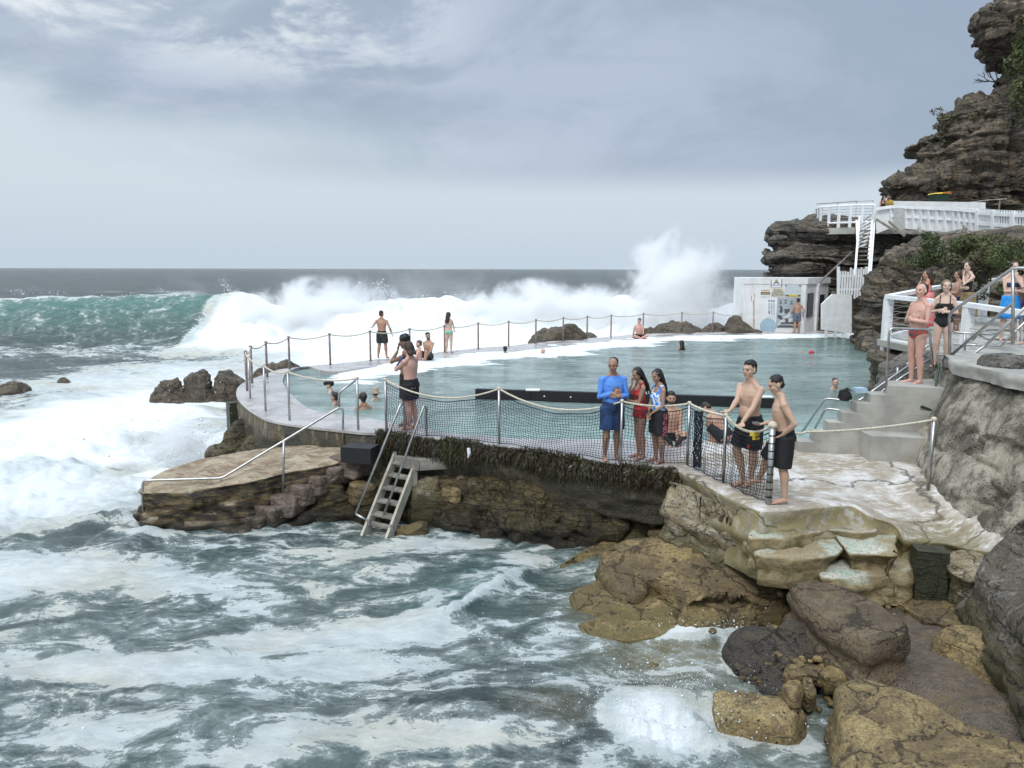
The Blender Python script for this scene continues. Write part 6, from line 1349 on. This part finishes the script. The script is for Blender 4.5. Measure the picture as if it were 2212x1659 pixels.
    zl = v[:,2]/s; blend(.20*np.exp(-((zl-.5)/.05)**2)*(not bool(legs)), (base[0],base[1]*.75,base[2]*.7)); blend(.25*(zl<.07), (base[0],base[1]*.7,base[2]*.65))
    off = np.array(fe); Rn = np.array(Rz)
    def put(name, vv, ff, mat, smooth=True, attrs=None):
        return mkobj(name, vv@Rn.T+off, ff, mat if not isinstance(mat,str) else M[mat], root, smooth, attrs=attrs)
    put('body', v, f, 'skin', attrs={'tint':col})
    fa = f; nn = vnorm(v, f)
    tors = (armd > .064 if not fem else armd > .052)
    def extract(name, mask, offs, mat):
        idx = [q for q in fa if mask[q[0]] and mask[q[1]] and mask[q[2]] and mask[q[-1]]]
        if not idx: return
        us = np.unique(np.array([i for q in idx for i in q])); mp = {int(a):i for i,a in enumerate(us)}
        vv = v[us]+nn[us]*offs; n0 = len(us); ff = [tuple(mp[i] for i in q) for q in idx]; ec = {}
        for q in ff:
            for i in range(len(q)): e = (q[i],q[(i+1)%len(q)]); ec[e] = 1
        vin = v[us]-nn[us]*.004; rim = [(e[0]+n0,e[1]+n0,e[1],e[0]) for e in ec if (e[1],e[0]) not in ec]
        put(name, np.r_[vv,vin], ff+rim, mat)
    x_, y_, z_ = rest[:,0], rest[:,1], rest[:,2]
    body_only = tors&(z_>.80)
    for w in wear:
        kind, mat = w[0], w[1]
        if kind == 'shorts':   # mat, length along the leg, looseness
            ln = w[2] if len(w) > 2 else .8; lo_ = w[3] if len(w) > 3 else 1.; sh = MB(); tp = MB()
            eloft(tp, [((0,0,z1),(.166 if not fem else .175)*bulk*k1,.128*bulk*k1) for z1,k1 in ((.86,1.0),(.93,1.04),(1.0,1.0),(1.025,.985))],24)
            for sx in (-1,1): tp.ball((sx*.075,-.055,.90),(.098,.088,.10),12,8)
            sh.add([U(q) for q in tp.v], tp.f)
            for H,K,An in lseg:
                d = (K-H); E_ = H+d*min(ln,1.) + ((An-K)*max(0,ln-1.)); a_ = [H-d*.05,H.lerp(E_,.5),E_]; sh.tube(a_,[q*s*(.6+.4*bulk)*lo_ for q in (.112,.110,.104)],18)
            vv, ff = remesh(sh, max(.011,vox)*s, 2); nnn = vnorm(vv,ff); vv = vv+nnn*(.006*fbm(vv*np.array([22,22,7.]),3,3))[:,None]; put('shorts', vv, ff, mat)
        elif kind == 'briefs': extract('briefs', body_only&(z_<1.0)&(z_ > .815+.95*np.maximum(0,np.abs(x_)-.035)*(.9 if len(w)<3 else w[2]))|(body_only&(z_<.99)&(z_>.94)), .006, mat)
        elif kind == 'bikini_bottom': extract('bikini_bottom', body_only&(z_<.965)&(z_ > .82+.62*np.maximum(0,np.abs(x_)-.03)), .005, mat)
        elif kind == 'bikini_top': extract('bikini_top', body_only&(z_<(1.305 if True else 0))&(z_>1.205)&((y_>.02)|((z_<1.25)&(z_>1.225)))&((np.abs(x_)>.012)|(z_<1.25)), .006, mat)
        elif kind == 'onepiece': extract('swimsuit', body_only&(z_ > .82+.85*np.maximum(0,np.abs(x_)-.04))&((z_<1.30-.25*(y_<-.02))|((np.abs(np.abs(x_)-.088)<.014)&(z_<1.47))), .006, mat)
        elif kind == 'tank': extract('top', body_only&(z_>(w[2] if len(w)>2 else .93))&((z_<1.34)|((np.abs(np.abs(x_)-.10)<.028)&(z_<1.48))), .008, mat)
        elif kind == 'rash': extract('rash_shirt', (((z_>(.93))&(z_<1.455)&(armd>.05))|((armd<=.075)&(z_>.6)&(np.linalg.norm(rest-np.array(hc),axis=1)>.16)))&~hand_mask(rest,armseg)&(z_>.9), .009, mat)
        elif kind == 'skirt':
            z0, z1, fl = w[2], w[3], w[4]; sk_ = MB(); rg = []
            for k_ in range(9):
                t_ = k_/8; zz = z0+(z1-z0)*t_; wx = .172+fl*t_ if z0 < 1.1 else (.155+.03*min(1,t_*2)+fl*t_); rg.append(((0,0,zz), wx, .128+fl*t_*.8+(.01 if z0>1.1 else 0)))
            eloft(sk_, rg, 40); vv = np.array(sk_.v); th = np.arctan2(vv[:,1],vv[:,0]); tt = (z0-vv[:,2])/(z0-z1); vv[:,:2] *= (1+.07*tt*np.sin(th*9+2*tt)+.04*tt*np.sin(th*17))[:,None]
            vv = np.array([U(q) if z0 > 1.1 and False else Vector(q)*s+pv for q in vv]); put('skirt' if z0<1.1 else 'dress', vv, sk_.f, mat)
        elif kind == 'stripe':
            H,K,An = lseg[0 if w[2]>0 else 1]; d = K-H; st_ = MB(); o_ = Vector((w[2]*.134*s,0,0)); st_.beam(H+o_+Vector((0,.0,.06*s)),H+d*w[3]+o_*.98,.012,.075*s,up=(0,1,0)); put('side_stripe', np.array(st_.v), st_.f, mat, False)
        elif kind == 'logo':
            H,K,An = lseg[0 if w[2]>0 else 1]; c = H.lerp(K,.72)+Vector((w[2]*.03,.118*s,0)); st_ = MB().box(c,(.045,.01,.05)); put('emblem', np.array(st_.v), st_.f, mat, False)
        elif kind == 'cast':
            S,E,w_ = armseg[0 if w[2]>0 else 1]; st_ = MB().tube([U(E.lerp(w_,.25)),U(w_),U(w_+(w_-E).normalized()*.07)],[.045*s,.038*s,.042*s],14); put('cast', np.array(st_.v), st_.f, mat)
        elif kind == 'phone':
            c = sum(hands,Vector())/2 if w[2]==0 else hands[0 if w[2]>0 else 1]; st_ = MB().box(c+Vector((0,.03,.02)),(.16,.085,.012)); put('phone', np.array(st_.v), st_.f, mat, False)
    # hair
    hb = MB(); st = hair[0]; cut = None
    if st in ('short','shortback','crop'): 
        k_ = 1.0 if st != 'crop' else .975
        hb.ball((0,-.026,.052),(.0785*k_,.094*k_,.080*k_),20,14); hb.ball((0,-.062,-.01),(.062*k_,.052*k_,.062*k_),14,10); hb.ball((0,.022,.090),(.056*k_,.050*k_,.032*k_),12,8) if st != 'crop' else None
    elif st == 'receding': hb.ball((0,-.036,.044),(.0775,.080,.078),18,12); hb.ball((0,-.062,-.01),(.062,.048,.062),14,10)
    elif st == 'curly':
        hb.ball((0,-.02,.06),(.090,.100,.085),16,12); rs = random.Random(4)
        for _ in range(40): a_ = rs.uniform(0,6.28); e_ = rs.uniform(0,1.4); hb.ball((.085*math.cos(a_)*math.cos(e_),-.02+.092*math.sin(a_)*math.cos(e_),.06+.085*math.sin(e_)),.02,8,6)
    elif st in ('long','pony','bun','mid'):
        hb.ball((0,-.026,.040),(.083,.094,.088),20,14); hb.ball((0,-.055,-.03),(.068,.055,.075),14,10)
        for sx in (-1,1): hb.tube([(sx*.062,.03,.06),(sx*.080,.0,.02),(sx*.078,-.02,-.04)],[.022,.020,.016],8)
        if st in ('long','mid'):
            Ln = (.36 if st == 'long' else .16)*(hair[2] if len(hair) > 2 else 1.); rs = random.Random(int(height*100))
            for q in range(13):
                a_ = R(200+q*140/12+rs.uniform(-5,5)); cx_, cy_ = .072*math.cos(a_), -.02+.085*math.sin(a_)
                hb.tube([(cx_,cy_,.03),(cx_*1.18,cy_*1.08,-.07),(cx_*1.30+rs.uniform(-.01,.01),cy_*1.10-.02,-.07-Ln*.5),(cx_*1.15+rs.uniform(-.02,.02),cy_-.035,-.07-Ln*rs.uniform(.85,1.05))],[.022,.024,.021,.008],8)
        if st == 'pony': hb.tube([(0,-.11,.02),(0,-.14,-.03),(0,-.13,-.13),(0,-.11,-.22)],[.022,.028,.024,.008],10)
        if st == 'bun': hb.ball((0,-.125,.03),(.036,.034,.036),12,8)
    if hb.v:
        b2 = MB(); b2.add([U(Hq(q)) for q in hb.v], hb.f); vv, ff = remesh(b2, max(.009,vox)*s, 2); nnn = vnorm(vv,ff); vv = vv+nnn*(.011*fbm(vv*np.array([60,60,24.]),7,3))[:,None]; put('hair', vv, ff, hair[1])
    def hp(name, mb_, mat, smooth=True): put(name, np.array([U(Hq(q)) for q in mb_.v]), mb_.f, mat, smooth)
    if st == 'cap': m1 = MB().ball((0,-.018,.038),(.082,.098,.086),18,12); m1.tube([(0,.07,.045),(0,.15,.028)],[.055,.045],12) if hair[2]=='visor' else None; hp('cap', m1, hair[3])
    if st == 'bucket':
        m1 = MB(); eloft(m1,[((0,-.01,.0),.135,.15),((0,-.01,.012),.125,.14),((0,-.01,.035),.088,.102),((0,-.01,.11),.076,.088),((0,-.01,.122),.05,.06)],24); hp('bucket_hat', m1, hair[3]); m2 = MB().ball((0,-.04,.0),(.078,.075,.06),12,8); hp('hair', m2, hair[1])
    if eyes:
        for sx in (-1,1): m1 = MB().ball((sx*.031,.0775,.009),(.0125,.008,.0055),8,6); hp('eye', m1, 'eye')
    if extras: extras(root, U, armseg, hands, put)
    return root
def hand_mask(rest, segs):
    m = np.zeros(len(rest),bool)
    for S,E,w_ in segs: d = np.array((w_-E).normalized()); m |= (np.linalg.norm(rest-np.array(w_)-d*.085,axis=1) < .105)&((rest-np.array(w_))@d > -.015)
    return m
def ht(px, ytop, f): return P(px, ytop, f.y).z-f.z
# --- men at the platform corner
f = at(1614,1050,0); f = Vector((f.x,f.y,0))
person('taller shirtless man in black shorts with a red square, both hands on the rope', f, ht(1600,781,f), 118, 'asian', 'm', (10,0), ((P(1576,892,f.y-.35),(-.3,-1,-.6),(.2,1,-.3)),(P(1602,915,f.y-.42),(-1,-.4,-.4),(-.6,.7,-.3))),
   {'r':((.13,.10,.50),(.06,.02,.085)),'l':((-.10,.02,.49),(.0,-.06,.085))}, lean=4, wear=[('shorts','c_black',.86,1.08),('logo','red',-1)], hair=('short','h_black'), belly=.045, bulk=1.06, vox=.0085)
f = at(1686,1083,0)
person('shorter shirtless man in black shorts leaning one foot forward and holding a phone', f, ht(1683,812,f)*1.0, 82, 'asian', 'm', (8,12), ((P(1650,915,f.y+.1),(.3,-.6,-1),(-.2,1,0)),(P(1690,940,f.y-.14),(-.8,-.9,0),(.6,.9,-.4))),
   {'r':('w',P(1640,1033,f.y+.5)),'l':None}, lean=9, wear=[('shorts','c_black',.98,1.12),('phone','phone',1)], hair=('crop','h_black'), vox=.0085)
f = at(1320,992,0)
person('man in a light blue long sleeved rash shirt and navy shorts with folded arms', f, ht(1328,774,f), -168, 'brown', 'm', (-32,14), ('crossA','crossB'), None, wear=[('rash','c_blue'),('shorts','c_navy',.92,1.16)], hair=('receding','h_black'), bulk=1.05, belly=.02, vox=.009, beard=False)
f = at(1381,990,0)
person('girl in a red swimsuit covering her face with her hand', f, ht(1381,795,f), 105, 'brown', 'f', (15,18), ('chin','under'), None, lean=4, wear=[('tank','c_red',.99),('skirt','c_red',1.0,.82,.015)], hair=('long','h_black',1.),vox=.009)
f = at(1420,999,0)
person('woman in a blue and white floral top with hands clasped', f, ht(1415,799,f), 112, 'brown', 'f', (12,10), ('clasp','clasp'), None, lean=3, wear=[('tank','c_floral',.90),('shorts','c_black',.86,1.12),('stripe','c_pattern',-1,.86)], hair=('long','h_black',.9),bulk=1.12,vox=.009)
f = at(1450,955,0); SIT = {'r':((.20,.42,.34),(.14,.46,-.10)),'l':((-.20,.42,.34),(-.14,.46,-.10))}
person('bearded shirtless man sitting low at the pool edge behind the women', f+Vector((0,.15,-.02)), 1.75, 178, 'tan', 'm', (0,5), ('float','lap'), {'r':((.22,.36,.22),(.05,.50,.06)),'l':((-.22,.36,.22),(-.05,.52,.06))}, pel=(0,0,-.80), wear=[('briefs','c_black')], hair=('short','h_black'), beard=True, vox=.010)
f = at(1568,958,0)
person('person with brown hair crouching at the pool edge behind the net', f+Vector((0,.1,0)), 1.6, 35, 'tan', 'm', (0,25), ('rest','rest'), {'r':((.16,.34,.35),(.12,.12,.06)),'l':((-.16,.34,.35),(-.12,.12,.06))}, lean=42, pel=(0,0,-.78), wear=[('shorts','c_black',.8,1.1)], hair=('short','h_brown'), vox=.012)
# --- pair with the cast
f = at(889,927,0)
person('shirtless man in black shorts with a dark blue cast on his raised forearm', f, ht(890,740,f), 62, 'pink', 'm', (-8,8), ('crossA','chin'), None, lean=2, wear=[('shorts','c_black',.72,1.06),('cast','c_cast',-1)], hair=('mid','h_brown',.5), vox=.009)
f = at(879,919,0)
person('curly haired man standing behind the man with the cast, hand at his mouth', f+Vector((0,.1,0)), ht(881,728,f), 82, 'dark', 'm', (5,8), ('under','mouth'), None, wear=[('shorts','c_black',.9,1.06)], hair=('curly','h_black'), vox=.011)
# --- far side of the pool
f = at(826,774,0)
person('man in charcoal shorts with his back turned, one hand stretched to the far rope', f, ht(826,672,f), -6, 'tan', 'm', (-20,0), ('hangout',(TF[5]+Vector((0,-.05,0)),(-1,-.3,-.5),(-1,.2,-.3))), {'r':((.13,.02,.49),(.17,-.02,.085)),'l':((-.11,.02,.49),(-.15,-.02,.085))}, wear=[('shorts','c_dark',.80,1.1)], hair=('crop','h_brown'), vox=.012)
f = at(970,763,0)
person('woman in a mint green bikini with her back turned at the far rope', f, ht(970,675,f), -12, 'fair', 'f', (-35,0), ('rest','rest'), None, wear=[('bikini_bottom','c_green'),('bikini_top','c_green')], hair=('long','h_brown',.75), vox=.012)
f = at(926,777,0)
person('shirtless man in dark trunks sitting on the far deck edge', f, 1.78, 150, 'tan', 'm', (60,0), ('prop','rest'), SIT, pel=(0,0,-.80), wear=[('shorts','c_dark',.6,1.05)], hair=('short','h_brown'), beard=True, vox=.012)
f = at(908,778,0)
person('pale bearded man sitting in the water in front of the man in dark trunks', f+Vector((0,-.25,-.22)), 1.72, 95, 'pink', 'm', (0,0), ('rest','rest'), SIT, pel=(0,0,-.80), wear=[('shorts','c_dark',.6,1.05)], hair=('short','h_lbrown'), beard=True, vox=.012)
f = at(1380,731,0)
person('shirtless man in black trunks sitting alone on the far deck', f, 1.75, 185, 'pink', 'm', (-35,5), ('prop','lap'), {'r':((.30,.34,.14),(.02,.36,.06)),'l':((-.30,.34,.14),(-.02,.38,.06))}, pel=(0,0,-.82), wear=[('shorts','c_black',.7,1.05)], hair=('short','h_brown'), vox=.013)
f = at(1720,718.5,0)
person('man in blue grey shorts facing the mural on the white kiosk', f, ht(1721,645,f), 8, 'tan', 'm', (0,0), ('hangout','front'), {'r':((.12,.02,.49),(.15,-.02,.085)),'l':None}, wear=[('shorts','c_grey',.75,1.08)], hair=('short','h_black'), vox=.013)
# --- right side
f = P(1974,829,13.85)
person('balding man in red floral swim briefs with folded arms on the landing', f, ht(1984,615,f), 104, 'pink', 'm', (10,0), ('crossA','crossB'), None, lean=-2, wear=[('briefs','c_speedo',.7)], hair=('receding','h_black'), bulk=1.06, belly=.03, vox=.0085)
f = P(2030,792,14.7)
person('fair haired woman in a black one piece swimsuit with folded arms', f, ht(2046,607,f), 148, 'fair', 'f', (12,0), ('crossA','crossB'), None, wear=[('onepiece','c_black')], hair=('pony','h_blond'), vox=.0085, bulk=1.04)
def flr(px, Y, z): q = P(px, 700, Y); return Vector((q.x, Y, z))
f = flr(2000,19.6,1.6)
person('dark haired woman in a long coral dress behind the railing', f, ht(2000,584,f), 55, 'tan', 'f', (25,0), ('rest','mouth'), None, lean=4, wear=[('tank','c_coral',1.1),('skirt','c_coral',1.16,.25,.10)], hair=('long','h_brown',.6), vox=.011)
f = flr(2086,20.2,1.6)
person('woman in a black top and tan skirt, hand on her chin, hair in a bun', f, ht(2086,566,f), 95, 'fair', 'f', (10,0), ('under','chin'), None, lean=4, wear=[('onepiece','c_black'),('skirt','c_tan',1.02,.42,.10)], hair=('bun','h_brown'), vox=.011)
f = flr(2063,20.8,1.6)
person('dark haired youngster wrapped in navy beside the woman in the tan skirt', f, ht(2063,586,f), 85, 'tan', 'm', (0,5), ('under','under'), None, wear=[('skirt','c_navy',1.02,.45,.05)], hair=('mid','h_brown',.5), vox=.011)
f = P(2174,738,15.7)
person('woman in a bright blue sarong and navy bikini top, hand at her face', f, ht(2177,566,f), 160, 'fair', 'f', (15,6), ('under','chin'), None, wear=[('bikini_top','c_navy'),('skirt','c_sarong',1.02,.52,.05)], hair=('bun','h_brown'), vox=.010)
f = P(2203,742,15.9)
person('dark haired woman in a lilac bikini behind the big handrail', f, ht(2200,569,f), 130, 'tan', 'f', (20,5), ('under','under'), None, wear=[('bikini_top','c_purple'),('bikini_bottom','c_purple')], hair=('mid','h_brown'), vox=.010)
f = P(2226,745,15.4)
person('shirtless person half cut off by the right edge of the photo', f, 1.72, 120, 'pink', 'm', (0,0), ('crossA','crossB'), None, wear=[('shorts','c_dark',.8,1.08)], hair=('short','h_brown'), vox=.012)
f = flr(1887,43.1,5.6)
person('woman in black leaning on the lookout rail beside the man in yellow', f, 1.64, 172, 'tan', 'f', (20,5), ('under','clasp'), None, lean=18, wear=[('tank','c_black',.9),('shorts','c_black',.9,1.05)], hair=('long','h_brown',.5), vox=.016)
f = flr(1900,43.3,5.6)
person('man in a yellow shirt leaning on the lookout rail', f, 1.74, 150, 'tan', 'm', (25,5), ('front','front'), None, lean=22, wear=[('rash','c_yellow'),('shorts','c_dark',.9,1.05)], hair=('short','h_brown'), vox=.016)
# --- swimmers (standing or floating with the head above water)
def swimmer(label, px, py, hpx, face, skin, hair, sub=.20, **k):
    c = at(px, py, POOLZ+.03); hh = 1.7; f = Vector((c.x,c.y,POOLZ+.02-(hh-sub))); k.setdefault('vox',.013); k.setdefault('arms',('float','float'))
    return person(label, f, hh, face, skin, hair=hair, wear=k.pop('wear',[('shorts','c_black',.7,1.05)]), **k)
swimmer('bather in a black peaked cap in the pool corner', 714,845,26,85,'fair',('cap','h_black','visor','c_black'),.29,sex='f')
swimmer('dark haired bather half hidden behind the handrail upright', 725,872,26,60,'tan',('short','h_black'),.27)
swimmer('bather with tied dark brown hair seen from behind', 785,880,26,20,'tan',('bun','h_brown'),.36,sex='f')
swimmer('bather in a beige bucket hat looking away', 811,862,26,30,'fair',('bucket','h_brown','', 'c_beige'),.27,sex='f')
swimmer('dark haired swimmer near the foam, left of centre', 1091,765,14,10,'tan',('short','h_black'),.30)
swimmer('bald swimmer with only the crown above the foam', 1173,764,10,30,'pink',('none','h_brown'),.20)
swimmer('swimmer with long wet brown hair near the far foam edge', 1472,754,18,20,'brown',('long','h_brown',.6),.36,sex='f')
swimmer('swimmer in a pink red cap swimming with one arm lifted', 1770,763,8,80,'pink',('cap','h_brown','','c_redcap'),.16,arms=('up','float'),lean=25)
swimmer('swimmer facing the camera in front of the concrete steps', 1803,838,18,178,'pink',('crop','h_brown'),.27)
# ================================================================ SPRAY
def m_spray(name, dens, sc=.5, edge=(.1,.6), col=(.97,.98,1.)):
    t = NT(name); g = t.n('ShaderNodeTexCoord').outputs['Object']; p = t.pos()
    r = t.n('ShaderNodeVectorMath', operation='LENGTH', ins={0:g}).outputs['Value']   # unit sphere, scaled object
    w = t.noise(p, sc, 6, .62, .6); w2 = t.noise(p, sc*3.4, 4, .65)
    v = t.math('ADD', t.math('SUBTRACT', 1., r), t.math('MULTIPLY', t.math('SUBTRACT', w, .5), 2.1)); v = t.math('ADD', v, t.math('MULTIPLY', t.math('SUBTRACT', w2, .5), .7))
    d = t.math('MULTIPLY', t.ramp(v, edge[0], edge[1]), dens); d = t.math('MULTIPLY', d, t.ramp(r, 1., .8))
    return t.fin(None, t.n('ShaderNodeVolumePrincipled', ins={'Color':(*col,1),'Density':d,'Anisotropy':.2}).outputs[0])
M['spray'] = m_spray('sea_spray', 2.2, .42, (.05,.75), (1,1,1)); M['mist'] = m_spray('spray_mist', .05, .25, (.2,1.1), (1,1,1)); M['mist2'] = m_spray('rock_spray', 2.5, 1.6, (.1,.9), (1,1,1))
M['drops'] = m_plain('water_drops', (.86,.88,.89), .35, 0, .05)
def puff(name, label, c, s, mat, cat='spray'):
    v, f = ico(3); v = v*1.; me = bpy.data.meshes.new(name); me.from_pydata(v.tolist(), [], f.tolist()); me.materials.append(M[mat])
    o = bpy.data.objects.new(name, me); COL.objects.link(o); o.location = c; o.scale = s; return tag(o, label, cat, None, 'stuff')
puff('mist','thin mist drifting above the breaking wave', (-8.,53,1.4), (20,3.,3.0), 'mist')
puff('spray','tall burst of white spray thrown up left of the kiosk', (10.2,47.5,1.0), (4.6,1.9,5.4), 'spray')
puff('spray','cloud of white spray along the right of the breaking wave', (2.,49.6,.2), (8.,1.7,2.7), 'spray')
puff('spray','cloud of white spray where the wave starts breaking', (-12.,50.2,.2), (7,1.7,2.8), 'spray')
c = at(385,985,-1.2); puff('spray','thin mist where the surf hits the flat rock', (c.x,c.y,-.9), (1.0,.6,.8), 'mist2')
M['drops'] = m_plain('water_drops', (.86,.88,.89), .35, 0, .05)
def puff(name, label, c, s, mat, cat='spray'):
    v, f = ico(3); v = v*1.; me = bpy.data.meshes.new(name); me.from_pydata(v.tolist(), [], f.tolist()); me.materials.append(M[mat])
    o = bpy.data.objects.new(name, me); COL.objects.link(o); o.location = c; o.scale = s; return tag(o, label, cat, None, 'stuff')
puff('mist','thin mist drifting above the breaking wave', (-8.,54,1.6), (20,4.,3.2), 'mist')
puff('mist','low mist around the spray burst by the kiosk', (9.5,49,2.0), (8,3.,4.5), 'mist')
c = at(385,985,-1.2); puff('spray','thin mist where the surf hits the flat rock', (c.x,c.y,-.9), (1.0,.7,.75), 'mist')
M['drops'] = m_plain('water_drops', (.90,.92,.93), .4, 0, .03)
def drops(name, label, cen, spread, n, size, seed, up=1.):
    rs = np.random.RandomState(seed); c = rs.normal(0,1,(n,3))*np.array(spread); c[:,2] = np.abs(c[:,2])*up; c = c+np.array(cen); s = size*rs.exponential(.5,n)+size*.25
    cloud(name, label, c, s, rs)
TV = np.array([(1,1,1),(1,-1,-1),(-1,1,-1),(-1,-1,1)])*.75; TF_ = np.array([(0,1,2),(0,3,1),(0,2,3),(1,3,2)])
def cloud(name, label, c, s, rs):
    n = len(c); v = (c[:,None,:]+TV[None]*s[:,None,None]*rs.uniform(.6,1.5,(n,1,3))).reshape(-1,3); f = (TF_[None]+4*np.arange(n)[:,None,None]).reshape(-1,3)
    me = bpy.data.meshes.new(name); me.vertices.add(len(v)); me.vertices.foreach_set('co', v.ravel()); me.loops.add(f.size); me.loops.foreach_set('vertex_index', f.ravel().astype(np.int32))
    me.polygons.add(len(f)); me.polygons.foreach_set('loop_start', np.arange(0,f.size,3,dtype=np.int32)); me.update(calc_edges=True); me.validate(); me.materials.append(M['drops']); me.shade_smooth()
    o = bpy.data.objects.new(name, me); COL.objects.link(o); return tag(o, label, 'water drops', None, 'stuff')
def plume(name, label, fn, box, n, size, seed, fr=.55):
    """fine spray: drops kept where a billowing density field is high"""
    rs = np.random.RandomState(seed); lo = np.array(box[0]); hi = np.array(box[1]); out = []; got = 0
    while got < n:
        c = rs.uniform(0,1,(200000,3))*(hi-lo)+lo; d = fn(c)+1.05*fbm(c*fr,seed,5,.55); k = rs.uniform(0,1,len(c)) < np.clip(d,0,1)**1.6; out.append(c[k]); got += int(k.sum())
    c = np.concatenate(out)[:n]; s = size*(.5+rs.exponential(.45,n)); return cloud(name, label, c, s, rs)
def burst(c):
    x, z = c[:,0], c[:,2]; t_ = np.clip((z+1.6)/6.9,0,1.3); w_ = 3.6*(1-.55*t_)+.0; ctr = 10.3+1.2*t_
    r = ((x-ctr)/w_)**2+((c[:,1]-47.5)/1.5)**2; a = 1.15-r-.85*t_**1.5
    l2 = .95-((x-8.6)/.9)**2-((c[:,1]-47.5)/1.)**2-np.maximum(0,(z-3.1))*1.2; l3 = .95-((x-12.)/.9)**2-((c[:,1]-47.5)/1.)**2-np.maximum(0,(z-3.9))*1.3
    return np.maximum(a, np.maximum(l2,l3)*(z>0))
plume('water_spray','drops flying out of the tall burst of spray', burst, ((5.5,45.5,-1.6),(15.8,49.5,6.3)), 8000, .015, 3, .6)
def crestf(c):
    x, z = c[:,0], c[:,2]; top = 1.15+.5*np.sin(x*.55)+.4*np.sin(x*1.3+1)+.2*np.sin(x*2.9)
    return .75-np.abs(z-top)*1.15-((c[:,1]-50.3)/1.6)**2
plume('water_spray','drops flying off the top of the breaking wave', crestf, ((-19,48.3,-.6),(9,52.3,3.6)), 6000, .014, 4, .8)
def leftf(c): x, z = c[:,0], c[:,2]; top = 1.45+.25*np.sin(x*.7); return .35-np.abs(z-top)*1.6-((c[:,1]-54.)/.9)**2+.25*np.exp(-((x+22)/1.5)**2)
plume('water_spray','drops blown off the unbroken wave crest at the left', leftf, ((-38,52.5,.6),(-17,55.5,3.2)), 900, .013, 5, .9)
def facef(c): x, y, z = c.T; return .75-((z+.6)/1.3)**2-((y-47.6+.0*x)/1.2)**2
plume('water_spray','drops over the churning foot of the breaking wave', facef, ((-17.5,46,-1.7),(8,49.5,1.)), 3000, .014, 6, .9)
c0_ = at(395,990,-1.3)
def rockf(c): return .8-((c[:,0]-c0_.x)/.9)**2-((c[:,1]-c0_.y)/.5)**2-np.maximum(0,(c[:,2]+1.2))*1.1
plume('water_spray','drops bursting over the left edge of the flat topped rock', rockf, ((c0_.x-1.5,c0_.y-.8,-1.5),(c0_.x+1.3,c0_.y+.9,.1)), 6000, .006, 8, 2.)
c = at(1450,1580,SEA); drops('water_drops','fine drops thrown up by the splash on the submerged rocks', (c.x,c.y,c.z+.22), (.50,.40,.14), 2200, .0045, 1)
c = at(1390,1500,SEA); drops('water_drops','scattered drops left of the splash', (c.x,c.y,c.z+.1), (.45,.3,.2), 350, .0045, 2)
c = at(1560,1385,SEA); drops('water_drops','drops over the small splash on the shelf rocks', (c.x,c.y,c.z+.12), (.45,.2,.10), 700, .0045, 3)
c = at(1000,1500,SEA); drops('water_drops','sparse drops sprinkled over the cove water', (c.x,c.y,c.z+.12), (1.7,1.1,.06), 500, .0045, 4)
c = at(420,985,SEA); drops('water_drops','drops over the surf beside the flat rock', (c.x,c.y,c.z+.3), (1.3,.9,.40), 1500, .010, 5)
c = at(400,860,SEA); drops('water_drops','drops where the surf breaks over the dark rocks', (c.x,c.y,c.z+.3), (1.8,1.,.40), 700, .009, 6)
